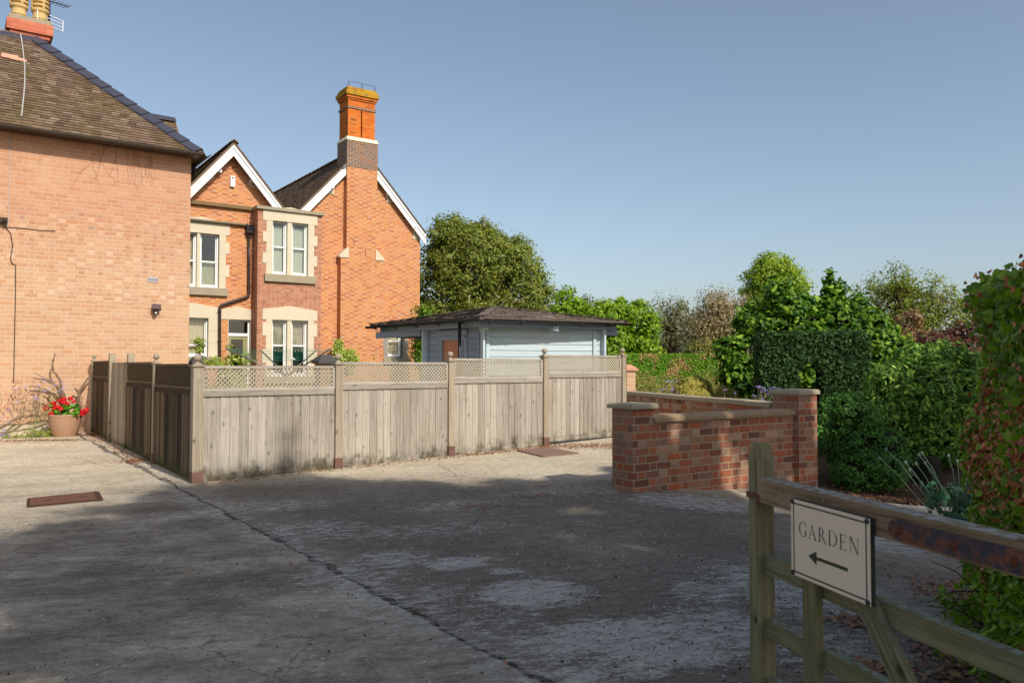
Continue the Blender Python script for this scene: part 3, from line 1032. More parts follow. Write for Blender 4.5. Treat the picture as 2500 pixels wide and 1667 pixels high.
# things on the wall: vent, lamp, cables
def wallpt(px, py, off=0.0):
    s_, z_ = Q(px, py, dL - off)
    return H(s_, dL - off, z_)
m = MB()
(s0_, z0_) = Q(360, 688, dL); (s1_, z1_) = Q(386, 678, dL)
m.hbox(s0_, s1_, dL - .02, dL, z0_, z1_)
vent = m.build('air_vent', plain('pale_vent', c255(200, 196, 200), .6), house1)
m = MB()
for k in range(10):
    a = s0_ + (s1_ - s0_) * (k + .35) / 10
    m.hbox(a, a + (s1_ - s0_) * .04, dL - .026, dL - .015, z0_ + .015, z1_ - .015)
m.build('slots', M['darkroom'], vent)
lp = wallpt(374, 758)
lamp = thing('security_light', 'small dark security light with sensor on the salmon brick wall', 'lamp', lp)
m = MB()
(s0_, z0_) = Q(371, 756, dL); (s1_, z1_) = Q(388, 746, dL)
m.box(H((s0_ + s1_) / 2, dL - .10, (z0_ + z1_) / 2), UU * .085, (VV * .03 - ZZ * .02), (ZZ * .05 + VV * .03))
m.hbox(s0_ + .04, s0_ + .09, dL - .08, dL, z0_ - .03, z0_ + .06)
m.build('lamp_head', plain('dark_lamp_glass', c255(90, 72, 70), .3), lamp)
m = MB()
m.ball(H(s0_ + .05, dL - .09, z0_ - .07), .045)
m.tube([H(s0_ + .05, dL - .01, z0_ - .04), H(s0_ + .05, dL - .09, z0_ - .06)], .035, 8)
m.build('sensor', M['pipe_brown'], lamp)
m = MB()
m.ball(H(s0_ + .05, dL - .135, z0_ - .075), .02)
m.build('sensor_lens', M['white'], lamp)
def cable(name, pts, r, mat, lab):
    mb = MB()
    P_ = [wallpt(px, py, .012) for px, py in pts]
    # smooth
    out = []
    for i in range(len(P_) - 1):
        for k in range(4):
            out.append(P_[i].lerp(P_[i + 1], k / 4))
    out.append(P_[-1])
    mb.tube(out, r, 6)
    return tag(mb.build(name, mat), lab, 'cable')
cable('wall_cable', [(23, 300), (24, 400), (22, 480), (20, 540), (17, 553), (6, 548)], .007, M['wire_pale'], 'pale cable hanging straight down the salmon wall from the gutter')
cable('wall_cable', [(4, 545), (14, 556), (26, 570), (31, 600), (26, 630), (28, 642), (38, 648), (38, 700), (36, 800), (34, 900), (33, 934)], .008, M['wire'], 'dark cable looping and then running down the salmon wall')
cable('wall_cable', [(16, 555), (60, 558), (100, 563), (135, 564)], .006, M['wire'], 'thin dark cable running level along the salmon wall')
m = MB()
bx = wallpt(5, 538, .05)
m.box(bx, UU * .09, VV * .05, ZZ * .05)
m.tube([bx - VV * .05 + UU * .03, bx - VV * .09 + UU * .05 - ZZ * .03], .03, 8)
tag(m.build('junction_box', M['pipe_brown']), 'small dark box with cables on the salmon wall', 'box')
# roof cord over the left roof
m = MB()
pts = []
for (px, py) in [(50, 87), (55, 120), (60, 165), (60, 210), (57, 245), (52, 289)]:
    r_ = ray(px, py); t_ = (eF - V((0, 0, CAMZ))).dot(nF) / r_.dot(nF)
    pts.append(r_ * t_ + V((0, 0, CAMZ)) + nF * .04)
m.tube(pts, .012, 6)
tag(m.build('roof_cord', M['wire_pale']), 'pale cord lying down the slope of the dark tiled roof', 'cord')
M['creeper'] = plain('grey_brown_creeper', c255(150, 108, 84), .9)
# dead creeper stems on the wall
m = MB()
for (px, py, n_, ln) in [(250, 365, 5, 110), (300, 350, 6, 150), (345, 370, 4, 120), (150, 320, 3, 40), (380, 380, 4, 80), (226, 330, 3, 60)]:
    for k in range(n_):
        x, y = px + random.uniform(-25, 25), py + random.uniform(-12, 20)
        pts = []
        vx = random.uniform(-.6, .6)
        for j in range(int(ln / 9)):
            pts.append(wallpt(x, y, .008))
            vx += random.uniform(-.35, .35)
            x += vx * 5; y += random.uniform(5, 10)
        if len(pts) > 2:
            m.tube(pts, [.0032 * (1 - .7 * i / len(pts)) for i in range(len(pts))], 5, False)
creep = m.build('dead_creeper', M['creeper'])
tag(creep, 'thin dead creeper stems clinging high on the salmon brick wall', 'creeper')

# ------------------------------------------------------------ main house
D0, DB, DC = 28.0, 27.43, 27.72
house2 = thing('brick_house', 'orange brick house with two white gables and a tall chimney', 'house', H(11, 31, 0))
sR, _ = Q(1025, 700, D0)
sL = 5.2
a1s, a1z = 7.88, 9.12
a2s, a2z = 12.69, 9.75
p1, p2 = 1.175, 1.09
sv = (a1z - a2z + p1 * a1s + p2 * a2s) / (p1 + p2)
zv = a1z - p1 * (sv - a1s)
e2s = 15.46; e2z = a2z - p2 * (e2s - a2s)
e1s = a1s - (sv - a1s); e1z = zv
BACK = 39.0
def stonewin(px0, px1, ytop0, ytop1, ybot0, ybot1, d):
    a, zt0 = Q(px0, ytop0, d); b, zt1 = Q(px1, ytop1, d)
    _, zb0 = Q(px0, ybot0, d); _, zb1 = Q(px1, ybot1, d)
    return a, b, (zt0 + zt1) / 2, (zb0 + zb1) / 2
def R7(zx, zy): return (440 + zx * .25503, 500 + zy * .25503)
# openings (s0,s1,z0,z1)
def op(d, x0, y0t, x1, y1t, y0b, y1b):
    A = R7(x0, y0t); B = R7(x1, y1t); C_ = R7(x0, y0b); D_ = R7(x1, y1b)
    s0, zt0 = Q(*A, d); s1, zt1 = Q(*B, d); _, zb0 = Q(*C_, d); _, zb1 = Q(*D_, d)
    return [s0, s1, (zb0 + zb1) / 2, (zt0 + zt1) / 2]
UB = op(DB, 885, 150, 1225, 185, 660, 690)      # bay upper opening (both lights)
LB = op(DB, 880, 1100, 1222, 1108, 1640, 1640)
UL = op(D0, 20, 255, 375, 285, 780, 800)
LL = op(D0, -60, 1075, 270, 1082, 1450, 1455)
DR = op(D0, 463, 1098, 672, 1100, 1900, 1900)
DR[2] = .1
gw0, gzt = Q(820 + 830 * .15306, 650 + 1030 * .15306, D0)
gw1, _ = Q(820 + 1075 * .15306, 650 + 1040 * .15306, D0)
_, gzb = Q(820 + 950 * .15306, 650 + 1455 * .15306, D0)
GW = [gw0, gw1, gzb, gzt + .04]
m = MB()
wall_holes(m, sL, sR, -.2, zv - .25, D0, [UL, LL, DR, GW])
# gables above
zz = zv - .25
def off(s_):   # underside of the roof line
    return max(a1z - p1 * abs(s_ - a1s), a2z - p2 * abs(s_ - a2s)) - .16
m.poly([H(sL, D0, zz), H(sv, D0, zz), H(sv, D0, off(sv)), H(a1s, D0, a1z - .16), H(a1s - (a1z - .16 - zz) / p1, D0, zz)])
m.poly([H(sv, D0, zz), H(sR, D0, zz), H(sR, D0, off(sR)), H(a2s, D0, a2z - .16), H(sv, D0, off(sv))])
m.poly([H(sR, D0, -.2), H(sR, BACK, -.2), H(sR, BACK, off(sR)), H(sR, D0, off(sR))])
m.poly([H(sL, D0, -.2), H(sL, D0, zz), H(sL, BACK, zz), H(sL, BACK, -.2)])
m.poly([H(sL, BACK, -.2), H(sL, BACK, zz), H(sR, BACK, zz), H(sR, BACK, -.2)])
w2 = m.build('wall', M['brick_orange'], house2)
# dark sheets added behind the windows, painting the unlit rooms
m = MB()
m.hbox(sL + .05, sR - .05, D0 + 1.5, D0 + 1.6, -.2, zz)
m.build('dark_backing', M['darkroom'], house2)
m = MB()
bq0, _ = Q(629, 600, DB)
m.hbox(bq0 + .05, bq0 + 2.2, D0 - .06, D0 - .02, .1, 6.4)
m.build('dark_backing', plain('dim_green_backing', (.035, .05, .042), .9), house2)  # backing panel in the bay, room darkness put into its green
# bay
bs0, _ = Q(629, 600, DB); bs1, _ = Q(783 + 2, 600, DB)
_, bzt = Q(640, 511, DB)
m = MB()
wall_holes(m, bs0, bs1, -.2, bzt, DB, [UB, LB])
m.poly([H(bs0, D0 - .003, -.2), H(bs0, DB, -.2), H(bs0, DB, bzt), H(bs0, D0 - .003, bzt)])
m.poly([H(bs1, DB, -.2), H(bs1, D0 - .003, -.2), H(bs1, D0 - .003, bzt), H(bs1, DB, bzt)])
m.poly([H(bs0, DB, bzt), H(bs1, DB, bzt), H(bs1, D0 - .003, bzt), H(bs0, D0 - .003, bzt)])
bay = m.build('bay_wall', M['brick_bay'], house2)
m = MB()
m.hbox(bs0 - .07, bs1 + .09, DB - .10, D0 + .1, bzt + .003, bzt + .11)
m.build('bay_coping', M['stone_grey'], house2)
_, cz = Q(475, 492, D0)
m = MB()
m.hbox(sL, bs0 - .08, D0 - .12, D0 - .003, cz - .10, cz + .02)
m.build('coping', plain('mossy_stone_coping', c255(128, 104, 74), .95, var=.5, scale=14), house2)
m = MB()
_, gz1 = Q(475, 537, D0)
gutter(m, H(sL, D0 - .09, gz1 + .02), H(bs0 - .22, D0 - .09, gz1 + .02), .075)
m.build('gutter', M['stone_grey'], house2)
# hopper and downpipe
m = MB()
hs0, hz = Q(*R7(628, 185), D0 - .12); hs1, hz1 = Q(*R7(698, 285), D0 - .12)
hm_ = (hz + hz1) / 2
m.hbox(hs0 + .02, hs1 - .02, D0 - .22, D0 - .003, hz1 + .03, hm_)
m.hbox(hs0, hs1, D0 - .25, D0 - .003, hm_, hm_ + .04)
m.hbox(hs0 + .03, hs1 - .03, D0 - .04, D0 - .003, hm_ + .04, hz)
m.hbox(hs0 + .01, hs0 + .05, D0 - .23, D0 - .003, hm_ + .04, hz)
m.hbox(hs1 - .05, hs1 - .01, D0 - .23, D0 - .003, hm_ + .04, hz)
hop = m.build('rainwater_hopper', M['black'], house2)
m = MB()
def pp(zx, zy, o=.09):
    s_, z_ = Q(*R7(zx, zy), D0 - o)
    return H(s_, D0 - o, z_)
pts = [pp(659, 285), pp(659, 560), pp(658, 860), pp(640, 880), pp(400, 958), pp(380, 975), pp(379, 1200), pp(378, 1500), pp(377, 2100)]
m.tube(pts, .048, 10)
for a, b in ((300, 315), (560, 575), (770, 785)):
    m.tube([pp(659, a), pp(659, b)], .062, 10)
for a, b in ((1010, 1025), (1290, 1305)):
    m.tube([pp(379, a), pp(379, b)], .062, 10)
m.build('downpipe', M['pipe_brown'], house2, True)

# windows
def stone_surround(name, o_, d, lintel=True, sill=True, mull=None, jw=(.22, .34), jamb_l=True, jamb_r=True, mat='stone', course=.34, lin_h=.42, peak=.10, sides=.12):
    s0, s1, z0, z1 = o_
    mb = MB()
    D_in = d + .20
    def blk(a, b, c, e, pr=.02):
        mb.hbox(a, b, d - pr, D_in, c, e)
    k = 0
    z = z0
    while z < z1 - .01:
        e = min(z + course, z1)
        w = jw[k % 2]
        if jamb_l: blk(s0 - w, s0, z, e - .004)
        if jamb_r: blk(s1, s1 + w, z, e - .004)
        z += course; k += 1
    if lintel:
        w = jw[1]
        a = s0 - (w if jamb_l or sides else 0); b = s1 + (w if jamb_r or sides else 0)
        mid = (a + b) / 2
        pts = [H(a, d - .022, z1), H(b, d - .022, z1), H(b, d - .022, z1 + lin_h - peak), H(mid, d - .022, z1 + lin_h), H(a, d - .022, z1 + lin_h - peak)]
        mb.prism(pts, VV * .22)
    if mull:
        blk(mull[0], mull[1], z0, z1, -.01)
    o = mb.build(name, M[mat], house2)
    if sill:
        mb = MB()
        mb.hbox(s0 - jw[0] - .06, s1 + jw[0] + .06, d - .10, D_in, z0 - .26, z0 - .002)
        mb.build('sill', M['stone_grey'], o)
    return o
def sash(parent, s0, s1, z0, z1, d, rail=None, fw=.055, kind='curtain', lower='curtain', both=True, mat='white', curtain_w=1.0):
    dd = d + .12
    rail = rail if rail is not None else (z0 + z1) / 2
    mb = MB()
    mb.hbox(s0, s0 + fw, dd, dd + .09, z0, z1); mb.hbox(s1 - fw, s1, dd, dd + .09, z0, z1)
    mb.hbox(s0 + fw, s1 - fw, dd, dd + .09, z1 - fw, z1); mb.hbox(s0 + fw, s1 - fw, dd - .01, dd + .09, z0, z0 + .11)
    mb.hbox(s0 + fw, s1 - fw, dd + .01, dd + .07, rail - .025, rail + .025)
    # inner sash stiles
    for zz0, zz1, q in ((rail + .025, z1 - fw, .02), (z0 + .11, rail - .025, .0)):
        mb.hbox(s0 + fw, s0 + fw + .035, dd + .03 + q, dd + .07, zz0, zz1)
        mb.hbox(s1 - fw - .035, s1 - fw, dd + .03 + q, dd + .07, zz0, zz1)
    mb.build('frame', M[mat], parent)
    mb = MB()
    mb.poly([H(s0 + fw, dd + .055, z0 + .1), H(s1 - fw, dd + .055, z0 + .1), H(s1 - fw, dd + .055, z1 - fw), H(s0 + fw, dd + .055, z1 - fw)])
    mb.build('pane', M['glass'], parent)
    if kind:
        mb = MB()
        zb, zt = z0 + .05, z1 - .02
        if kind == 'blind':
            mb.hbox(s0 + fw, s1 - fw - .05, dd + .13, dd + .14, zb, zt - .14)
            mb.build('blind', M['blind'], parent)
            return
        if kind == 'half':
            zt = rail + .05
        n_ = 40
        w = (s1 - s0 - fw * 1.2) * curtain_w
        if kind == 'lace': zb = rail - .18
        rows = []
        for j in range(6):
            z_ = zb + (zt - zb) * j / 5
            gather = 1.0
            rows.append([H(s0 + fw * .6 + w * i / n_, dd + .16 + .025 * math.sin(i * 1.35 + .3 * math.sin(j)) + .012 * math.sin(i * .5 + j), z_ + (.05 * math.sin(i * .7) if (j == 0 and kind == 'lace') else 0)) for i in range(n_ + 1)])
        mb.grid(rows)
        mb.build('curtain', M['lace' if kind == 'lace' else ('curtain_green' if kind == 'half' else 'curtain')], parent, True)
# upper bay window
def mspan(o_, f0, f1): return (o_[0] + (o_[1] - o_[0]) * f0, o_[0] + (o_[1] - o_[0]) * f1)
mu = mspan(UB, .415, .545)
w = stone_surround('window', UB, DB, mull=mu, lin_h=.52, peak=.16, course=.37)
rl = UB[2] + (UB[3] - UB[2]) * .52
sash(w, UB[0], mu[0], UB[2], UB[3], DB, rl, kind='blind'); sash(w, mu[1], UB[1], UB[2], UB[3], DB, rl, kind='blind')
mu = mspan(LB, .42, .545)
w = stone_surround('window', LB, DB, mull=mu, lin_h=.50, peak=.14, course=.47)
_, rl = Q(*R7(950, 1345), DB)
sash(w, LB[0], mu[0], LB[2], LB[3], DB, rl, kind='lace'); sash(w, mu[1], LB[1], LB[2], LB[3], DB, rl, kind='lace')
mu0, _ = Q(*R7(160, 500), D0); mu1, _ = Q(*R7(190, 500), D0)
w = stone_surround('window', UL, D0, mull=(mu0, mu1), jamb_l=False, lin_h=.55, peak=.16, course=.40)
_, rl = Q(*R7(250, 540), D0)
sash(w, UL[0], mu0, UL[2], UL[3], D0, rl, kind='curtain'); sash(w, mu1, UL[1], UL[2], UL[3], D0, rl, kind='half')
w = stone_surround('window', LL, D0, jamb_l=False, lin_h=.50, peak=.14, course=.44, jw=(.32, .36))
_, rl = Q(*R7(150, 1340), D0)
sash(w, LL[1] - .78, LL[1], LL[2], LL[3], D0, rl, kind='curtain')
# small painted window beside the shed
w = stone_surround('window', GW, D0, jw=(.17, .22), mat='grey_paint', lin_h=.2, peak=0)
_, rl = Q(820 + 940 * .15306, 650 + 1192 * .15306, D0)
sash(w, GW[0] + .02, GW[1] - .06, GW[2] + .03, GW[3] - .01, D0, rl, fw=.04, kind='curtain', curtain_w=1.0)
# door
ds0, ds1, dz0, dz1 = DR
_, tz = Q(*R7(560, 1245), D0)
mb = MB()
mb.prism([H(ds0 - .3, D0 - .022, dz1), H(bs0 - .005, D0 - .022, dz1), H(bs0 - .005, D0 - .022, dz1 + .34), H((ds0 + bs0) / 2 - .1, D0 - .022, dz1 + .46), H(ds0 - .3, D0 - .022, dz1 + .32)], VV * .22)
mb.hbox(ds0 - .02, ds0, D0 - .01, D0 + .2, dz0, dz1); mb.hbox(ds1, ds1 + .02, D0 - .01, D0 + .2, dz0, dz1)
mb.build('door_lintel', M['stone'], house2)
mb = MB()
dd = D0 + .10
fw = .06
mb.hbox(ds0, ds0 + .03, dd, dd + .08, dz0, dz1); mb.hbox(ds1 - fw, ds1, dd, dd + .08, dz0, dz1)
mb.hbox(ds0 + .03, ds1 - fw, dd, dd + .08, dz1 - fw, dz1); mb.hbox(ds0 + .03, ds1 - fw, dd - .01, dd + .08, tz - .04, tz + .06)
fr = mb.build('door_frame', M['white'], house2)
mb = MB()
mb.poly([H(ds0, dd + .05, tz), H(ds1, dd + .05, tz), H(ds1, dd + .05, dz1), H(ds0, dd + .05, dz1)])
mb.build('pane', M['glass'], fr)
mb = MB()
lz = tz - .05
mb.hbox(ds0 + .03, ds0 + .12, dd + .02, dd + .07, dz0, lz); mb.hbox(ds1 - fw - .16, ds1 - fw, dd + .02, dd + .07, dz0, lz)
mb.hbox(ds0 + .12, ds1 - fw - .16, dd + .02, dd + .07, lz - .10, lz); mb.hbox(ds0 + .12, ds1 - fw - .16, dd + .02, dd + .07, dz0, dz0 + 1.0)
dl = mb.build('door', M['olive_paint'], house2)
mb = MB()
mb.poly([H(ds0 + .1, dd + .045, dz0 + .95), H(ds1 - fw - .14, dd + .045, dz0 + .95), H(ds1 - fw - .14, dd + .045, lz - .08), H(ds0 + .1, dd + .045, lz - .08)])
mb.build('pane', M['glass'], dl)

# gable roofs, barge boards
def gable(as_, az, pit, half_l, half_r, d_front, d_back, tmat):
    mb = MB()
    for sg, hf in ((-1, half_l), (1, half_r)):
        e0 = H(as_ + sg * hf, d_front, az - pit * hf); e1 = H(as_ + sg * hf, d_back, az - pit * hf)
        r0 = H(as_, d_front, az); r1 = H(as_, d_back, az)
        nn = (UU * sg * pit + ZZ).normalized()
        mb.prism([e0, r0, r1, e1], nn * -.07)
        L_ = math.sqrt(hf ** 2 + (pit * hf) ** 2)
        up = (UU * -sg + ZZ * pit).normalized()
        if sg < 0:
            tile_slope(mb, e0, VV, up, nn, int(L_ / .105), .105, lambda k: 0.0, lambda k: d_back - d_front, .17, .016, .006)
        else:
            tile_slope(mb, e0, VV, up, nn, int(L_ / .105), .105, lambda k: 0.0, lambda k: 1.2, .17, .016, .006)
    return mb.build('roof', M[tmat], house2)
DF = D0 - .38
gable(a1s, a1z, p1, a1s - e1s + .15, sv - a1s, DF, 36.0, 'tiles')
DF2 = DC + .05
gable(a2s, a2z, p2, a2s - sv, e2s - a2s, DF2, BACK - .5, 'tiles_dark')
def barge(as_, az, pit, hf, sg, t0=0.0, w=.27, endcap=False, DF=DF):
    """board below the roof verge, with a raised upper moulding"""
    mb = MB()
    dn = .075
    def pt(t, o, d): # t horizontally from apex, o vertical drop
        return H(as_ + sg * t, d, az - pit * t - o)
    vs = math.sqrt(1 + pit * pit)
    for o0, o1, d0_, d1_ in ((dn, dn + w * vs, DF + .035, DF + .07), (dn - .005, dn + .36 * w * vs, DF + .005, DF + .036)):
        mb.prism([pt(t0, o0, d0_), pt(hf, o0, d0_), pt(hf, o1 if not endcap else o1 * .9, d0_), pt(t0, o1, d0_)], VV * (d1_ - d0_))
    return mb
c1, _ = Q(847, 500, DC); c2, _ = Q(920.9, 500, DC)
for (as_, az, pit, hf, sg, t0) in ((a1s, a1z, p1, a1s - e1s, -1, 0), (a1s, a1z, p1, sv - a1s - .02, 1, 0), (a2s, a2z, p2, a2s - sv - .02, -1, a2s - c1 + .002), (a2s, a2z, p2, e2s - a2s, 1, c2 - a2s + .002)):
    barge(as_, az, pit, hf, sg, t0, DF=DF if as_ == a1s else DF2).build('barge_board', M['white'], house2)
# ridge capping of the two gables
m = MB()
for k in range(18):
    ridge_tile(m, H(a1s, DF + k * .45, a1z + .05), H(a1s, DF + k * .45 + .45, a1z + .05), .12, .10, ZZ)
m.build('ridge_tiles', M['tiles_dark'], house2)
m = MB()
for k in range(22):
    ridge_tile(m, H(a2s, D0 + .6 + k * .45, a2z + .05), H(a2s, D0 + .6 + k * .45 + .45, a2z + .05), .12, .10, ZZ)
m.build('ridge_tiles', M['tiles_dark'], house2)
# stone kneelers under the verges, purlin ends
def kneeler(s0, s1, z0, z1, ps):
    mb = MB()
    mb.prism([H(a, D0 - .03, b) for a, b in ps], VV * .08)
    return mb.build('kneeler_stone', M['stone'], house2)
def R2(x, y): return (450 + x * .28062, 180 + y * .28062)
def kq(pts, d=D0 - .03): return [Q(*R2(*p), d) for p in pts]
for pts in ([(555, 940), (575, 940), (645, 1000), (570, 985)], [(1245, 1045), (1305, 990), (1305, 1050)], [(1760, 1060), (1790, 1060), (1840, 1125), (1760, 1115)], [(1990, 1345), (2000, 1345), (2050, 1410), (2050, 1442), (1990, 1437)], [(190, 940), (255, 890), (258, 915), (200, 950)]):
    kneeler(0, 0, 0, 0, kq(pts))
for (x, y) in ((312, 845), (590, 930), (1780, 1045), (2005, 1330), (1290, 985)):
    s_, z_ = Q(*R2(x, y), DF + .2)
    m = MB()
    m.hbox(s_ - .05, s_ + .05, DF + .15, D0 - .004, z_ - .06, z_ + .06)
    m.build('purlin_end', M['white'], house2)
# alarm box
s0_, z0_ = Q(*R2(403, 980), D0 - .1); s1_, z1_ = Q(*R2(443, 892), D0 - .1)
m = MB()
m.hbox(s0_, s1_, D0 - .09, D0 - .002, z0_, z1_)
al = m.build('alarm_box', M['white'], house2)
m = MB()
m.ball(H((s0_ + s1_) / 2, D0 - .09, z1_ - .07), .03)
m.build('alarm_light', plain('red_lens', (.25, .02, .02), .3), al)

# chimney breast and stack
def R8(x, y): return (820 + x * .15306, 190 + y * .15306)
sf0 = c1; sf1 = c2
_, zsh = Q(846, 620, DC)                     # shoulder level
_, zbb = Q(847.5, 405.8, DC)                 # foot of blue brick
_, zbt = Q(848, 340.8, DC)                   # top of blue brick
lb0, _ = Q(831.6, 700, DC); lb1, _ = Q(936, 700, DC)
m = MB()
m.hbox(lb0, lb1, DC, D0 - .003, -.2, zsh - .12)
m.hbox(sf0, sf1, DC + .001, D0 + .001 + .05, zsh - .12, a2z - 1.6)
m.hbox(sf0, sf1, DC + .001, D0 + .62, a2z - 1.6, zbb)
brst = m.build('chimney_breast', M['brick_orange'], house2)
zs0 = zsh - .12
for sg, a, b in ((-1, lb0 - .06, sf0 + .08), (1, lb1 + .02, sf1 - .06)):
    o_ = a; i_ = b
    m = MB()
    m.prism([H(o_, DC - .03, zs0 - .02), H(i_, DC - .03, zs0 - .02), H(i_, DC - .03, zs0 + .37), H(i_ + (o_ - i_) * .18, DC - .03, zs0 + .36), H(o_, DC - .03, zs0 + .05)], VV * (D0 - DC + .02))
    m.build('shoulder_stone', M['stone'], brst)
SD = D0 + .62
m = MB()
m.hbox(sf0 - .012, sf1 + .012, DC - .012, SD, zbb, zbt)
stk0 = m.build('chimney_base', M['brick_blue'], house2)
m = MB()
m.hbox(sf0 - .03, sf1 + .03, DC - .03, SD + .02, zbt + .002, zbt + .07)
m.prism([H(sf0 - .03, DC - .03, zbt + .072), H(sf0 + .03, DC + .05, zbt + .16), H(sf0 + .03, SD, zbt + .16), H(sf0 - .03, SD, zbt + .072)], UU * (sf1 - sf0 + .0))
m.build('offset_stone', M['stone_white'], stk0)
s0u, _ = Q(*R8(192, 800), DC + .05); s1u, _ = Q(*R8(622, 900), DC + .05)
_, zbl = Q(*R8(192, 470), DC + .03); _, zbl1 = Q(*R8(192, 440), DC + .03)
_, zt1 = Q(*R8(192, 335), DC + .05); _, zt2 = Q(*R8(190, 300), DC); _, zt3 = Q(*R8(188, 255), DC); _, zt4 = Q(*R8(200, 120), DC - .05)
m = MB()
dF = DC + .05; dB = SD - .06
sl0, _ = Q(*R8(400, 700), dF); sl1, _ = Q(*R8(420, 700), dF)
m.hbox(s0u, sl0, dF, dB, zbt + .1, zbl); m.hbox(sl1, s1u, dF, dB, zbt + .1, zbl)
m.hbox(sl0, sl1, dF + .22, dB - .1, zbt + .1, zbl)
m.hbox(s0u, s1u, dF, dB, zbl1, zt1)
m.hbox(s0u - .035, s1u + .035, dF - .035, dB + .035, zt1, zt2)
m.hbox(s0u - .07, s1u + .07, dF - .07, dB + .07, zt2, zt3)
stack = m.build('chimney_stack', M['brick_stack'], house2)
m = MB()
m.hbox(s0u - .035, s1u + .035, dF - .035, dB + .035, zbl, zbl1)
m.build('band_course', M['brick_blue'], stack)
hcap = zt4 - zt3
m = MB()
m.hbox(s0u - .12, s1u + .12, dF - .12, dB + .12, zt3, zt3 + hcap * .42)
m.hbox(s0u - .08, s1u + .08, dF - .08, dB + .08, zt3 + hcap * .42, zt3 + hcap * .72)
m.hbox(s0u - .035, s1u + .035, dF - .035, dB + .035, zt3 + hcap * .72, zt4)
m.build('cap_course', M['brick_lichen'], stack)
m = MB()
zz4 = zt4
pk = []
for q in (.02, .5, .98):
    s_ = s0u + (s1u - s0u) * q
    m.tube([H(s_ - .05, dF, zz4), H(s_, dF, zz4 + .2), H(s_ + .06, dF + .02, zz4)], .01, 5)
    pk.append(H(s_, dF, zz4 + .2))
m.tube(pk, .008, 5)
m.build('bird_guard', M['wire'], stack)
m = MB()
m.prism([H(sf0 - .16, DC - .0, zbb - .12), H(sf0 - .01, DC, zbb - .0), H(sf0 - .01, DC, zbb + .08), H(sf0 - .16, DC, zbb - .03)], VV * .8)
m.build('flashing', M['lead'], house2)
# small marks: two crack lines, vent bricks on the breast
for (x, y0, y1) in ((1478, 375, 420), (1577, 452, 520), (1668, 590, 625)):
    a = Q(450 + x * .28062, 480 + y0 * .28062, DC - .004); b = Q(450 + x * .28062, 480 + y1 * .28062, DC - .004)
    pts = []
    for k in range(6):
        s_ = a[0] + (b[0] - a[0]) * k / 5 + random.uniform(-.02, .02); z_ = a[1] + (b[1] - a[1]) * k / 5
        pts.append(H(s_, DC - .004, z_))
    m = MB()
    m.tube(pts, .012, 5)
    m.build('wall_tie', M['rust'], brst)

# ------------------------------------------------------------ low yard piers behind the fence
def small_pier(px0, px1, ytop, Y, lab):
    c = AT((px0 + px1) / 2, ytop, Y)
    w_ = (px1 - px0) / FPX * Y / 2 * .72
    th_ = thing('brick_pier', lab, 'pier', (c.x, c.y, gz(c.x, c.y)))
    mb = MB()
    mb.box(V((c.x, c.y, (c.z - .14 + gz(c.x, c.y) - .1) / 2)), UU * (w_ * .85), VV * (w_ * .85), ZZ * ((c.z - .14 - gz(c.x, c.y) + .1) / 2))
    mb.build('pier', M['brick_blue'], th_)
    mb = MB()
    base = [V((c.x, c.y, c.z - .14)) + UU * (a * w_ * 1.2) + VV * (b * w_ * 1.2) for a, b in ((-1, -1), (1, -1), (1, 1), (-1, 1))]
    top = [V((c.x, c.y, c.z)) + UU * (a * w_ * .5) + VV * (b * w_ * .5) for a, b in ((-1, -1), (1, -1), (1, 1), (-1, 1))]
    mb.poly(top)
    for i in range(4):
        j = (i + 1) % 4
        mb.poly([base[i], base[j], top[j], top[i]])
        mb.poly([base[i] - ZZ * .05, base[j] - ZZ * .05, base[j], base[i]])
    mb.build('cap', plain('blue_brick_cap', c255(74, 70, 72), .8, var=.2, scale=20), th_)
small_pier(461, 512, 868, 17.5, 'dark blue-brick pier with sloped cap just past the salmon house corner')
small_pier(764, 822, 866, 17.5, 'dark blue-brick pier with sloped cap behind the fence below the bay window')

# ------------------------------------------------------------ fences
def finial(mb, c, r):
    mb.lathe(c, [(r * .62, 0), (r * .62, r * .25), (r * .35, r * .35), (r * .38, r * .55)] + [(max(1e-4, r * math.sin(math.pi * k / 12)), r * 1.35 - r * .95 * math.cos(math.pi * k / 12)) for k in range(2, 13)], 18)
def fence_post(parent, p, ax, ay, w, zt, ball=True, shoe=True, lean=V((0, 0, 0)), mat='fence_post', shoe_h=.17):
    zg = gz(p.x, p.y)
    b = V((p.x, p.y, zg - .05)); t = V((p.x, p.y, zt)) + lean
    mb = MB()
    c = (b + t) / 2
    mb.box(c, ax * (w / 2), ay * (w / 2), (t - b) / 2, 'grain', ZZ)
    if ball:
        q = t
        mb.box(q + ZZ * .012, ax * (w / 2 + .018), ay * (w / 2 + .018), ZZ * .012, 'grain', ax)
        mb.box(q + ZZ * .032, ax * (w / 2 * .7), ay * (w / 2 * .7), ZZ * .010, 'grain', ax)
    o = mb.build('post', M[mat], parent, hgt=True)
    if ball:
        mb = MB(); finial(mb, t + ZZ * .04, .046)
        mb.build('finial_ball', M[mat], o, True, hgt=True)
    if shoe:
        mb = MB()
        mb.box(V((p.x, p.y, zg + shoe_h / 2 - .01)), ax * (w / 2 + .006), ay * (w / 2 + .006), ZZ * (shoe_h / 2))
        mb.box(V((p.x, p.y, zg + .004)), ax * (w / 2 + .03), ay * (w / 2 + .03), ZZ * .006)
        mb.build('metal_shoe', M['shoe'], o)
    return o
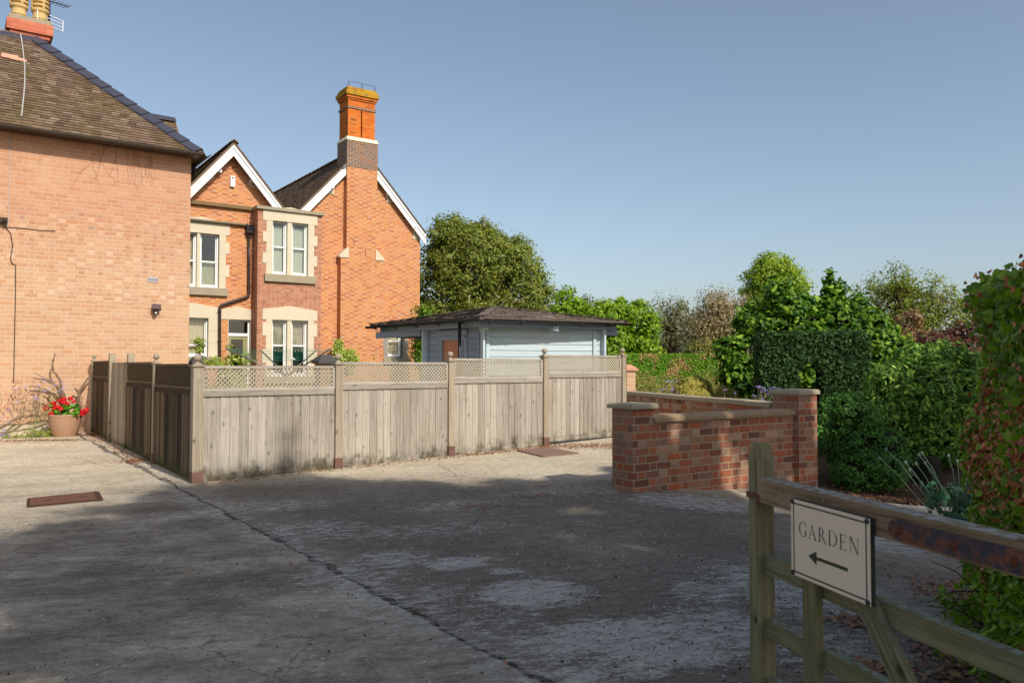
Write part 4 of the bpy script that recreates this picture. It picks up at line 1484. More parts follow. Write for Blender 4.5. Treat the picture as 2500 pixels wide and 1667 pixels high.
def clip_line(a, b, w, h):
    # Liang-Barsky to rectangle 0..w, 0..h
    x0, y0 = a; dx, dy = b[0] - a[0], b[1] - a[1]
    t0, t1 = 0.0, 1.0
    for p_, q_ in ((-dx, x0), (dx, w - x0), (-dy, y0), (dy, h - y0)):
        if abs(p_) < 1e-9:
            if q_ < 0: return None
        else:
            r_ = q_ / p_
            if p_ < 0: t0 = max(t0, r_)
            else: t1 = min(t1, r_)
    if t0 >= t1: return None
    return (x0 + dx * t0, y0 + dy * t0), (x0 + dx * t1, y0 + dy * t1)
def panel(parent, a, b, zt, zbot_a, zbot_b, nrm, wood='fence_wood', lattice=True, gaps=False, lat_h=.235, spacing=.056, pitch=.108, tw=.05):
    """a,b: points (xy) at panel ends, nrm: face towards the yard"""
    a = V((a.x, a.y, 0)); b = V((b.x, b.y, 0))
    ex = (b - a); Ln = ex.length; ex.normalize()
    P_ = lambda x, z, o=0.0: a + ex * x + nrm * o + ZZ * z
    zb = max(zbot_a, zbot_b)
    fr = .035
    zl = zt - .035 - lat_h       # lattice bottom
    mb = MB()
    G_ = lambda x0, x1, z0, z1, o0, o1, L=None: mb.box(P_((x0 + x1) / 2, (z0 + z1) / 2, (o0 + o1) / 2), ex * ((x1 - x0) / 2), nrm * ((o1 - o0) / 2), ZZ * ((z1 - z0) / 2), 'grain', L or ex)
    if lattice:
        G_(0, Ln, zt - .035, zt, -.022, .022)
        G_(0, fr, zl, zt - .036, -.018, .018, ZZ); G_(Ln - fr, Ln, zl, zt - .036, -.018, .018, ZZ)
        G_(0, Ln, zl - .036, zl - .001, -.018, .018)
        G_(.01, Ln - .01, zl - .105, zl - .038, -.01, .032)
        ztop = zl - .10
    else:
        ztop = zt
    o_ = mb.build('frame', M[wood], parent, hgt=True) if lattice else None
    # boards
    mb = MB()
    n_ = int(Ln / pitch)
    pw = Ln / n_
    for k in range(n_):
        x0 = k * pw; x1 = x0 + pw * (1.0 if not gaps else random.uniform(.55, .8))
        x1 = min(x1, Ln)
        zb_ = zbot_a + (zbot_b - zbot_a) * (x0 / Ln)
        zt_ = ztop - (0 if lattice else random.uniform(0, .006))
        # feather-edged: thick edge overlaps the neighbour
        t0, t1 = .015, .005
        if gaps: t0 = t1 = .026
        jz = random.uniform(-.004, .004)
        pts = [P_(x0, 0, .0), P_(x1, 0, .0), P_(x1, 0, t1 + random.uniform(0, .004)), P_(x0, 0, t0 + (random.uniform(0, .012) if gaps else 0))]
        off_ = (random.random() * 5, random.random() * 5)
        i0 = len(mb.v)
        for z in (zb_ + .075 + jz, zt_):
            for q in pts:
                mb.v.append(q + ZZ * z); mb.uv.append(None)
        cx = [x0, x1, x1 + .02, x0 - .02]
        def fuv(idx): return [(cx[i % 4] + off_[0], (zb_ if i < 4 else zt_) + off_[1]) for i in idx]
        for f in ([0, 1, 5, 4], [1, 2, 6, 5], [2, 3, 7, 6], [3, 0, 4, 7], [3, 2, 1, 0], [4, 5, 6, 7]):
            mb.f.append(([i0 + i for i in f], fuv(f)))
    bp = mb.build('board_panel', M[wood], parent, hgt=True)
    # rails behind the boards, gravel board below
    mb = MB()
    for z in (zb + .2, (zb + ztop) / 2, ztop - .06):
        mb = MB()
        G_(0, Ln, z, z + .05, -.03, -.001)
        mb.build('rail', M[wood], bp, hgt=True)
    mb = MB()
    mb.box((P_(0, zbot_a + .035, 0) + P_(Ln, zbot_b + .035, 0)) / 2, (P_(Ln, zbot_b, 0) - P_(0, zbot_a, 0)) / 2, nrm * .012, ZZ * .038, 'grain', ex)
    mb.build('gravel_board', M[wood], bp, hgt=True)
    if lattice:
        mb = MB()
        w, h = Ln - 2 * fr, lat_h
        for lay, sg in ((.008, 1), (-.004, -1)):
            x = -h
            while x < w + h:
                p0, p1 = ((x, 0), (x + h, h)) if sg > 0 else ((x + h, 0), (x, h))
                c_ = clip_line(p0, p1, w, h)
                x += spacing
                if c_ is None or (c_[0][0] - c_[1][0]) ** 2 + (c_[0][1] - c_[1][1]) ** 2 < 1e-4: continue
                A = P_(fr + c_[0][0], zl + c_[0][1], lay); B = P_(fr + c_[1][0], zl + c_[1][1], lay)
                mb.beam(A, B, .0075, .0175, (B - A).cross(nrm).normalized())
        mb.build('lattice', M['lattice_dark' if wood == 'fence_dark' else 'lattice'], o_)
def fxy(px, py):
    return G(px, py)
LP = [V((-3.80, 9.64, 0)), V((-2.34, 10.73, 0)), V((-.924, 11.92, 0)), V((.53, 13.02, 0)), V((1.98, 14.32, 0))]
def top_at(px, py, Y): return AT(px, py, Y).z
FT = [1.435 + gz(p.x, p.y) for p in LP]
FT[4] += .0
ff = thing('wooden_fence', 'long run of sunlit grey board fence panels with trellis tops and ball finials', 'fence', (LP[2].x, LP[2].y, gz(LP[2].x, LP[2].y)))
for i in range(4):
    a, b = LP[i], LP[i + 1]
    ex = (b - a).normalized(); nn = V((ex.y, -ex.x, 0))
    zt = (FT[i] + FT[i + 1]) / 2 if i < 3 else FT[4] - .01
    zt = [1.41 + .012, 1.41 + .065, 1.41 + .125, 1.41 + .195][i] + .0
    ga, gb = gz(a.x, a.y), gz(b.x, b.y)
    if i == 3: ga += .07; gb += .03
    panel(ff, a + ex * .05, b - ex * .05, zt, ga + .01, gb + .01, nn)
for i, p in enumerate(LP):
    ex = (LP[min(i + 1, 4)] - LP[max(i - 1, 0)]).normalized(); ey = V((ex.y, -ex.x, 0))
    w_ = .10 if i else .12
    fence_post(ff, p, ex, ey, w_, [1.41, 1.41 + .03, 1.41 + .08, 1.41 + .155, 1.41 + .19][i], True, True, shoe_h=.17 if i else .16)
# short run back to the house
SP = [G(227, 1056), G(271, 1081), G(309, 1097), G(378, 1134), LP[0]]
# keep the run straight between the corner and the wall
a0 = LP[0]; a4 = V((SP[0].x, SP[0].y, 0)) * 1.0
a4.z = 0
fl = thing('wooden_fence', 'short shaded run of dark mossy slatted fence between the flower pot and the corner post', 'fence', (a4.x, a4.y, gz(a4.x, a4.y)))
for p in SP[:4]: p.z = 0
for i in range(4):
    a, b = SP[i], V((SP[i + 1].x, SP[i + 1].y, 0))
    ex = (b - a).normalized(); nn = V((ex.y, -ex.x, 0))
    nn = -nn if nn.x > 0 else nn
    ga, gb = gz(a.x, a.y), gz(b.x, b.y)
    mid = (a + b) / 2
    zts = [AT(245, 881, mid.y).z, AT(290, 884, mid.y).z, AT(340, 884, mid.y).z, AT(425, 888, mid.y).z]
    if i == 1:
        panel(fl, a + ex * .03, b - ex * .03, zts[i], ga + .01, gb + .01, nn, 'fence_post', lattice=False, pitch=.12)
    else:
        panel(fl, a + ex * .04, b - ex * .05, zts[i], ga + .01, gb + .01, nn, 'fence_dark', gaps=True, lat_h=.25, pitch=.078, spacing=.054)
for i, p in enumerate(SP[:4]):
    q = V((SP[i + 1].x, SP[i + 1].y, 0))
    ex = (q - p).normalized(); ey = V((ex.y, -ex.x, 0))
    tops = [AT(225, 882, p.y).z, AT(273, 863, p.y).z, AT(316, 863, p.y).z, AT(374, 888, p.y).z]
    fence_post(fl, p, ex, ey, .085 if i in (0, 3) else .10, tops[i], i in (0, 3), i == 3, lean=V((.0, 0, 0)) if i != 2 else V((.05, 0, 0)))

# ------------------------------------------------------------ blue log cabin
C0 = V((-.61, 16.0, 0)); 
dr_ = V((math.sin(R(65.5)), math.cos(R(65.5)), 0)); dl_ = V((-math.sin(R(42.5)), math.cos(R(42.5)), 0))
LR, LL_ = 2.80, 1.82
cab = thing('log_cabin', 'pale blue painted log summerhouse with low brown shingle roof behind the fence', 'summerhouse', (C0.x, C0.y, .2))
def logwall(mb, a, d, ln, z0, z1, nrm, hole=None, bh=.13):
    n_ = int((z1 - z0) / bh)
    for k in range(n_):
        za = z1 - (k + 1) * bh; zb2 = za + bh
        segs = [(0, ln)]
        if hole and za < hole[3] and zb2 > hole[2]:
            segs = [(0, hole[0]), (hole[1], ln)]
        for s0, s1 in segs:
            mb.box(a + d * ((s0 + s1) / 2) - nrm * .022 + ZZ * ((za + zb2) / 2), d * ((s1 - s0) / 2), nrm * .022, ZZ * (bh / 2 - .0075), 'grain', d)
            mb.box(a + d * ((s0 + s1) / 2) - nrm * .034 + ZZ * ((za + zb2) / 2), d * ((s1 - s0) / 2), nrm * .018, ZZ * (bh / 2), 'grain', d)
nr = V((dr_.y, -dr_.x, 0)); nl = V((-dl_.y, dl_.x, 0))
if nl.y > 0: nl = -nl
zg_ = .1; zw_ = 2.26
mb = MB()
logwall(mb, C0, dr_, LR, zg_, zw_, nr)
mb.build('front_log_wall', M['shed'], cab)
hx0, hx1 = .78, 1.22
def on_line(px, P0, d):
    k = (px - 1250) / FPX
    return (k * P0.y - P0.x) / (d.x - k * d.y)
hx0 = on_line(1127, C0, dl_); hx1 = on_line(1081, C0, dl_)
mb = MB()
logwall(mb, C0, dl_, LL_, zg_, zw_, nl, (hx0, hx1, .3, AT(1100, 831, C0.y + dl_.y * (hx0 + hx1) / 2).z))
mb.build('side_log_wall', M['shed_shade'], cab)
far = C0 + dr_ * LR + dl_ * LL_
mb = MB()
mb.box((C0 + dr_ * LR + far) / 2 + ZZ * ((zg_ + zw_) / 2), dl_ * (LL_ / 2), dr_ * .02, ZZ * ((zw_ - zg_) / 2))
mb.box((C0 + dl_ * LL_ + far) / 2 + ZZ * ((zg_ + zw_) / 2), dr_ * (LR / 2), dl_ * .02, ZZ * ((zw_ - zg_) / 2))
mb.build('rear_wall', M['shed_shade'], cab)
# log ends crossing at the corners and upright trims
for P0, dd_, nn_ in ((C0, dr_, nr), (C0 + dr_ * LR, dr_, nr), (C0 + dl_ * LL_, dl_, nl)):
    mb = MB()
    for k in range(int((zw_ - zg_) / .13)):
        z = zw_ - (k + .5) * .13
        mb.box(P0 + nn_ * .06 + ZZ * z, dd_ * .022, nn_ * .075, ZZ * .065, 'grain', nn_)
    mb.build('log_ends', M['shed'], cab)
for s_ in (.12, LR - .20):
    mb = MB()
    mb.box(C0 + dr_ * s_ + nr * .022 + ZZ * ((zg_ + zw_) / 2), dr_ * .035, nr * .02, ZZ * ((zw_ - zg_) / 2 - .04), 'grain', ZZ)
    mb.build('corner_trim', M['shed'], cab)
for s_ in (.07, LL_ - .04):
    mb = MB()
    mb.box(C0 + dl_ * s_ + nl * .022 + ZZ * ((zg_ + zw_) / 2), dl_ * .035, nl * .02, ZZ * ((zw_ - zg_) / 2 - .04), 'grain', ZZ)
    mb.build('corner_trim', M['shed_shade'], cab)
# boarded window in the side wall
zt_ = AT(1100, 831, C0.y + dl_.y * (hx0 + hx1) / 2).z
wf = MB()
def lb(mb, s0, s1, z0, z1, o0, o1, L=None):
    mb.box(C0 + dl_ * ((s0 + s1) / 2) + nl * ((o0 + o1) / 2) + ZZ * ((z0 + z1) / 2), dl_ * ((s1 - s0) / 2), nl * ((o1 - o0) / 2), ZZ * ((z1 - z0) / 2), 'grain', L or ZZ)
lb(wf, hx0 - .08, hx0, .3, zt_, -.02, .035); lb(wf, hx1, hx1 + .08, .3, zt_, -.02, .035)
lb(wf, hx0 - .14, hx1 + .14, zt_, zt_ + .09, -.02, .035, dl_); lb(wf, hx0 - .20, hx0 - .10, .3, zt_ + .05, .0, .03)
lb(wf, hx0 - .22, hx1 + .16, zt_ + .095, zt_ + .21, .0, .045, dl_)
wfo = wf.build('window_frame', M['shed_shade'], cab)
mb = MB()
lb(mb, hx0, hx1, .3, zt_, -.03, -.015)
mb.build('plywood_board', M['ply'], wfo)
# roof
zR = 2.36
A_ = V((-.62, 15.45, zR)); Lg = V((-3.30, 18.5, zR)); Rg = V((2.49, 17.1, zR)); Bg = Lg + Rg - A_; Bg.z = zR
Pk = AT(1211, 750.5, 17.75)
mb = MB()
for a, b in ((A_, Rg), (Rg, Bg), (Bg, Lg), (Lg, A_)):
    mb.poly([a, b, Pk]); 
    mb.poly([a - ZZ * .03, b - ZZ * .03, b, a])
mb.poly([A_ - ZZ * .03, Lg - ZZ * .03, Bg - ZZ * .03, Rg - ZZ * .03])
for a, b in ((A_, Rg), (Lg, A_), (Rg, Bg), (Bg, Lg)):
    e = (b - a).normalized(); ln = (b - a).length
    n0 = (b - a).cross(Pk - a).normalized()
    if n0.z < 0: n0 = -n0
    up = n0.cross(e); 
    if up.z < 0: up = -up
    rel = Pk - a
    hh = rel.dot(up); xx = rel.dot(e)
    tile_slope(mb, a, e, up, n0, int(hh / .13) + 1, .13, lambda k: xx * min(1, k / hh), lambda k: ln + (xx - ln) * min(1, k / hh), .24, .02, .010)
rfc = mb.build('roof', M['felt'], cab)
mb = MB()
for a in (A_, Rg, Lg):
    for k in range(12):
        p0 = a.lerp(Pk, k / 12); p1 = a.lerp(Pk, (k + 1.05) / 12)
        mb.beam(p0 + ZZ * (.03 + random.uniform(0, .008)), p1 + ZZ * .028, .16, .012)
mb.build('hip_shingles', M['felt'], rfc)
mb = MB()
inset = lambda p: p + (Pk - p) * .09
for a, b in ((A_, Rg), (Lg, A_)):
    ia, ib = inset(a), inset(b); ia.z = ib.z = zR - .10
    mb.beam(ia, ib, .03, .13)
for f_ in (.12, .40, .985):
    p = Lg.lerp(A_, f_)
# purlins poking out below the eaves
for p, q in ((Lg.lerp(A_, .10), Lg.lerp(A_, .10) + V((.9, .9, 0))), (Lg.lerp(A_, .40), C0 + dl_ * LL_ + V((.3, .3, 0)))):
    a_ = p + (Pk - p) * .1; a_.z = zR - .22; b_ = q.copy(); b_.z = zR - .22
    mb.beam(a_, b_, .05, .14)
mb.build('fascia_board', M['shed_shade'], cab)
def purlin(a, b, w, h, m_='shed'):
    mb = MB(); mb.beam(a, b, w, h); mb.build('purlin', M[m_], cab)
pz0 = V((0, 0, zR - .17))
for s_ in (.0, LR * .55):
    p = C0 + dr_ * s_ + pz0
    purlin(p - nr * .1, p + nr * (.30 if s_ else .22), .10, .09)
purlin(C0 + pz0 - ZZ * .04 + dr_ * (LR + .02), C0 + pz0 - ZZ * .04 + dr_ * (LR + .38), .05, .13, 'shed_shade')
purlin(C0 + dl_ * (LL_ + .03) + ZZ * (zR - .20), V((Lg.x, Lg.y, zR - .24)) * .93 + V((C0.x, C0.y, zR - .20)) * .07, .05, .14, 'shed_shade')

mb = MB()
for a, b in ((A_, Rg), (Lg, A_)):
    e = (b - a).normalized(); o_ = (a + b) / 2 - Pk; o_.z = 0; o_ = (o_ - e * o_.dot(e)).normalized()
    ext = e * .06
    gutter(mb, a + o_ * .04 - ext * (1 if a is Lg else -.5) - ZZ * .02, b + o_ * .04 + ext * (1 if b is Rg else -.5) - ZZ * .02, .055)
    n_ = 5
    for k in range(n_):
        p = a.lerp(b, (k + .3) / n_)
        mb.beam(p + o_ * .10 - ZZ * .05, p - o_ * .06 - ZZ * .10, .02, .025)
mb.build('gutter', M['black'], cab)
mb = MB()
Yp = 15.62
tp = AT(1122, 783, 15.9); 
mb.tube([tp, V((tp.x, tp.y, .2))], .035, 10)
mb.build('downpipe', M['black'], cab, True)

# ------------------------------------------------------------ brick garden walls
def pier(parent, c, w, z0, z1, cap_w, cap_h, mat='brick_red', capmat='stone_grey', name='pier', chamfer=True):
    mb = MB()
    mb.box(V((c.x, c.y, (z0 + z1) / 2)), UU * (w / 2), VV * (w / 2), ZZ * ((z1 - z0) / 2))
    o = mb.build(name, M[mat], parent)
    mb = MB()
    cw = cap_w / 2
    def ring(k, z): return [V((c.x, c.y, z)) + UU * (a * k) + VV * (b * k) for a, b in ((-1, -1), (1, -1), (1, 1), (-1, 1))]
    if chamfer:
        lv = [ring(cw, z1 + .002), ring(cw, z1 + cap_h * .62), ring(cw * .93, z1 + cap_h * .9), ring(cw * .55, z1 + cap_h)]
    mb.poly(lv[0][::-1])
    for r0, r1 in zip(lv, lv[1:]):
        for i in range(4):
            j = (i + 1) % 4
            mb.poly([r0[i], r0[j], r1[j], r1[i]])
    mb.poly(lv[-1])
    mb.build('cap', M[capmat], o)
    return o
gw = thing('garden_wall', 'low red brick wall with buff coping and two capped piers in front of the shrubs', 'wall', (1.5, 8.8, gz(1.5, 8.8)))
pc = G(1544.5, 1206)            # near corner of the first pier
pw_ = .325
p1c = V((pc.x, pc.y, 0)) + UU * (pw_ / 2) + VV * (pw_ / 2)
_s = AT(1544, 999, pc.y).z
pier(gw, p1c, pw_, gz(p1c.x, p1c.y) - .2, _s, .41, .065)
wl0 = p1c + UU * (pw_ / 2)
Lw = 2.62
wth = .215
zc0 = AT(1600, 1029, wl0.y).z
wa = wl0 - VV * .04; 
p2c = wa + UU * (Lw + .16) + VV * .02
mb = MB()
wc = wa + UU * (Lw / 2)
mb.box(V((wc.x, wc.y, (zc0 - .6) / 2)), UU * (Lw / 2), VV * (wth / 2), ZZ * ((zc0 + .6) / 2))
mb.build('wall', M['brick_red'], gw)
mb = MB()
n_ = 5
for k in range(n_):
    x0 = Lw * k / n_ + .003; x1 = Lw * (k + 1) / n_ - .003
    prof = [(-.145, 0), (.145, 0), (.145, .035), (.085, .075), (-.085, .075), (-.145, .035)]
    dz = random.uniform(-.002, .002)
    mb.prism([wa + UU * x0 + VV * a + ZZ * (zc0 + .002 + b + dz) for a, b in prof], UU * (x1 - x0))
mb.build('coping', plain('buff_concrete_coping', c255(148, 122, 94), .9, var=.32, scale=12, bd=.004), gw)
z2 = AT(2000, 962, p2c.y).z
pier(gw, p2c, .40, -.8, z2, .46, .07)
# back wall from the second pier towards the fence end
bw = thing('garden_wall', 'low brick wall with grey coping running from the far pier back to the fence end', 'wall', (3.0, 13.5, .1))
e0 = V((p2c.x, p2c.y, 0)) + VV * .2 - UU * .06
e1 = V((2.33, 15.9, 0))
dd_ = (e1 - e0); Lb = dd_.length; dd_.normalize(); nb = V((dd_.y, -dd_.x, 0))
if nb.x > 0: nb = -nb
zc1 = CAMZ - (AT(1942, 987, e0.y).z * 0 + (987 - 895) / FPX * e0.y)
mb = MB()
mc = (e0 + e1) / 2
mb.box(V((mc.x, mc.y, (zc1 - .6) / 2)), dd_ * (Lb / 2), nb * .11, ZZ * ((zc1 + .6) / 2 - .03))
mb.build('wall', M['brick_red'], bw)
mb = MB()
k = 0; x = 0
while x < Lb - .05:
    w = min(.6, Lb - x)
    mb.box(e0 + dd_ * (x + w / 2) + ZZ * (zc1 - .005 + random.uniform(-.004, .004)), dd_ * (w / 2 - .004), nb * .15, ZZ * .03)
    x += w
mb.build('coping', M['stone_grey'], bw)
op_ = thing('brick_pier', 'pale orange brick pier with a sloped cap just behind the last fence post', 'pier', (2.3, 16.3, .2))
c_ = AT(1531, 905, 16.3); 
mb = MB()
mb.box(V((c_.x, c_.y, (c_.z + .1) / 2)), UU * .12, VV * .12, ZZ * ((c_.z - .1) / 2))
mb.build('pier', M['brick_pink'], op_)
mb = MB()
zc_ = c_.z
b0 = [V((c_.x, c_.y, zc_ + .045)) + UU * (a * .16) + VV * (b * .16) for a, b in ((-1, -1), (1, -1), (1, 1), (-1, 1))]
b1 = [V((c_.x, c_.y, zc_ + .13)) + UU * (a * .05) + VV * (b * .05) for a, b in ((-1, -1), (1, -1), (1, 1), (-1, 1))]
mb.box(V((c_.x, c_.y, zc_ + .022)), UU * .16, VV * .16, ZZ * .0225)
for i in range(4):
    j = (i + 1) % 4
    mb.poly([b0[i], b0[j], b1[j], b1[i]])
mb.poly(b1)
mb.build('cap', plain('terracotta_cap', c255(190, 140, 108), .9, var=.15), op_)

# ------------------------------------------------------------ gate with the sign
gd = V((.263, -.965, 0)).normalized(); gn = V((-.965, -.263, 0)).normalized()
Q0 = V((.915, 3.0, 0))
def GP(t, o, z): return Q0 + gd * t + gn * o + ZZ * z
gate = thing('field_gate', 'mossy wooden barred gate standing open in the right foreground', 'gate', (Q0.x, Q0.y, gz(Q0.x, Q0.y)))
def gbox(mb, t0, t1, o0, o1, z0, z1, L=None):
    mb.box(GP((t0 + t1) / 2, (o0 + o1) / 2, (z0 + z1) / 2), gd * ((t1 - t0) / 2), gn * ((o1 - o0) / 2), ZZ * ((z1 - z0) / 2), 'grain', L or gd)
SW = .073
mb = MB()
zst = 1.1235
def stile(mb, t0, t1, z0, z1):
    gbox(mb, t0, t1, -SW, 0, z0, z1 - .06, ZZ)
    def ring(k, z): return [GP(t0 + (t1 - t0) * a, -SW * b, z) for a, b in ((k, k), (1 - k, k), (1 - k, 1 - k), (k, 1 - k))]
    r0, r1, r2 = ring(0, z1 - .06), ring(.08, z1 - .025), ring(.2, z1)
    i0 = len(mb.v)
    for r in (r0, r1, r2):
        for q in r:
            mb.v.append(q); mb.uv.append(None)
    for k in range(2):
        for i in range(4):
            j = (i + 1) % 4
            mb.f.append(([i0 + 4 * k + i, i0 + 4 * k + j, i0 + 4 * k + 4 + j, i0 + 4 * k + 4 + i], [(i * .05, k * .03), (i * .05 + .05, k * .03), (i * .05 + .05, k * .03 + .03), (i * .05, k * .03 + .03)]))
    mb.f.append(([i0 + 8 + i for i in range(4)], [(0, 0), (.05, 0), (.05, .05), (0, .05)]))
stile(mb, -.055, 0, -.06, zst)
mb.build('stile', M['gate_wood'], gate)
mb = MB()
TE = 1.20
gbox(mb, .002, TE, -SW, 0, .908, .995)
# rounded top arris
mb.build('top_rail', M['gate_rail'], gate)
for (zt2, h_) in ((.709, .069), (.472, .066), (.258, .064), (.085, .06)):
    mb = MB()
    gbox(mb, -.001 + .002, TE, -.068, -.030, zt2 - h_, zt2)
    mb.build('rail', M['gate_wood'], gate)
mb = MB()
gbox(mb, .272, .343, -.029, -.001, -.02, .906, ZZ)
mb.build('upright', M['gate_wood'], gate)
mb = MB()
p0, p1 = GP(.36, -.0145, .92), GP(1.05, -.0145, .07)
dg = (p1 - p0).normalized()
hw = .030
perp = dg.cross(gn).normalized()
mb.box((p0 + p1) / 2 + gn * .0015 + gd * 0.035, perp * .034, (p1 - p0) / 2, gn * .0145, 'grain', dg)
mb.build('brace', M['gate_wood'], gate)
mb = MB()
stile(mb, TE + .001, TE + .08, -.06, 1.075)
mb.build('stile', M['gate_rail'], gate)
M['boltm'] = plain('red_rust_bolt', c255(92, 50, 36), .85)
M['capm'] = plain('black_green_screw_cap', c255(40, 46, 46), .5)
# long strap hinge
mb = MB()
prof = []
t0_, t1_ = .70, TE + .10
zc_, hh_ = .946, .027
for k in range(9):
    a = math.pi / 2 + math.pi * k / 8
    prof.append(GP(t0_ + hh_ + math.cos(a) * hh_, .002, zc_ + math.sin(a) * hh_))
prof += [GP(t1_, .002, zc_ - hh_ - .002), GP(t1_, .002, zc_ + hh_ + .002)]
mb.prism(prof, gn * .012)
def rust_strap():
    n = NT('rusted_blue_black_strap')
    pos = n.pos()
    k = n.step(n.noise(pos, 22, 5, .7), .42, .60)
    c = n.mix(k, c255(54, 56, 66), n.ramp(n.noise(pos, 60, 3), [(.3, c255(86, 50, 36)), (.7, c255(128, 82, 58))]))
    return n.finish(c, .75, n.noise(pos, 90, 4), .002, .8, spec=.3)
strap = mb.build('strap_hinge', rust_strap(), gate)
for t_ in (.745, .94, 1.12):
    mb = MB()
    c = GP(t_, .014, zc_)
    rows = []
    for r_, o_ in ((.012, 0), (.012, .003), (.008, .006), (.0005, .0075)):
        rows.append([c + gn * o_ + gd * math.cos(a) * r_ + ZZ * math.sin(a) * r_ for a in [2 * math.pi * k / 12 for k in range(12)]])
    mb.grid(rows, True)
    mb.build('bolt', M['boltm'], strap)
for t_, z_ in ((.165, .976), (.395, .984)):
    mb = MB()
    c = GP(t_, .001, z_ - .01)
    rows = []
    for r_, o_ in ((.006, 0), (.006, .002), (.003, .002), (.0005, .001)):
        rows.append([c + gn * o_ + gd * math.cos(a) * r_ + ZZ * math.sin(a) * r_ for a in [2 * math.pi * k / 12 for k in range(12)]])
    mb.grid(rows, True)
    mb.build('screw', M['steel'], gate)
mb = MB()   # rusty latch loop round the stile
gbox(mb, -.062, .004, .0005, .006, .915, .938)
gbox(mb, -.062, -.056, -SW - .004, .0004, .915, .938)
gbox(mb, .004, .016, -.004, .008, .895, .934)
mb.build('latch', M['rust'], gate)

# sign
ts0, ts1, zs0, zs1 = .2463, .6367, .702, .960
sgo = .013
sign = thing('garden_sign', 'cream sign lettered GARDEN with a green arrow, screwed to the wooden gate', 'sign', GP((ts0 + ts1) / 2, .01, zs0))
SC = ts1 - ts0; SH = zs1 - zs0
# a slightly keystoned board as it hangs
def SPt(x, y, o): return GP(ts0 + SC * x, o, zs0 + SH * y + (.000 if True else 0))
cream = plain('cream_sign_enamel', c255(222, 204, 182), .5, var=.03, scale=4, bd=.0003)
mb = MB()
mb.prism([SPt(0, 0, .006), SPt(1, 0, .006), SPt(1, 1, .006), SPt(0, 1, .006)], gn * .0155)
mb.build('board', plain('dark_green_board_edge', c255(34, 44, 36), .6), sign)
mb = MB()
mb.prism([SPt(.002, .003, .0216), SPt(.998, .003, .0216), SPt(.998, .997, .0216), SPt(.002, .997, .0216)], gn * .002)
mb.build('face', cream, sign)
LO = .0241
ink = plain('dark_brown_lettering', c255(58, 54, 48), .6, var=.05)
grn = plain('dark_green_paint', c255(58, 66, 44), .6, var=.05)
def flat(mb, pts, o=LO):
    pts3 = [SPt(x, y, o) for x, y in pts]
    mb.poly(pts3)
# border line
mb = MB()
bx, by, bt = .035, .045, .014
flat(mb, [(bx, by), (1 - bx, by), (1 - bx, by + bt * 1.5), (bx, by + bt * 1.5)])
flat(mb, [(bx, 1 - by - bt * 1.5), (1 - bx, 1 - by - bt * 1.5), (1 - bx, 1 - by), (bx, 1 - by)])
flat(mb, [(bx, by + bt * 1.5), (bx + bt, by + bt * 1.5), (bx + bt, 1 - by - bt * 1.5), (bx, 1 - by - bt * 1.5)])
flat(mb, [(1 - bx - bt, by + bt * 1.5), (1 - bx, by + bt * 1.5), (1 - bx, 1 - by - bt * 1.5), (1 - bx - bt, 1 - by - bt * 1.5)])
mb.build('border_line', grn, sign)
# arrow pointing left
mb = MB()
ay_ = .325
flat(mb, [(.245, ay_), (.355, ay_ - .088), (.355, ay_ + .088)])
flat(mb, [(.355, ay_ - .022), (.745, ay_ - .022), (.745, ay_ + .022), (.355, ay_ + .022)])
mb.build('arrow', grn, sign)
# letters: each built from thick and thin strokes with serifs, unit cap height
def strip(mb, X0, Y0, sx, sy, pts):
    flat(mb, [(X0 + x * sx, Y0 + y * sy) for x, y in pts])
def arc(cx, cy, rx, ry, a0, a1, thick, thin, n=22):
    out = []
    for k in range(n):
        q = []
        for t in (k / n, (k + 1) / n):
            a = math.radians(a0 + (a1 - a0) * t)
            w = thin + (thick - thin) * abs(math.cos(a)) ** 1.6
            q.append(((cx + (rx) * math.cos(a), cy + (ry) * math.sin(a)), (cx + (rx - w) * math.cos(a), cy + (ry - thin * 1.0) * math.sin(a) if abs(math.cos(a)) < 0 else cy + (ry - (thin + (w - thin) * .35)) * math.sin(a))))
        out.append([q[0][0], q[1][0], q[1][1], q[0][1]])
    return out
TK, TN, SF = .115, .04, .03
def stem(x, w, y0=0, y1=1, sl=.07, sr=.07, top=True, bot=True):
    o = [[(x, y0), (x + w, y0), (x + w, y1), (x, y1)]]
    if bot: o.append([(x - sl, y0), (x + w + sr, y0), (x + w + sr * .8, y0 + SF), (x - sl * .8, y0 + SF)])
    if top: o.append([(x - sl, y1 - SF), (x + w + sr, y1 - SF), (x + w + sr, y1), (x - sl, y1)])
    return o
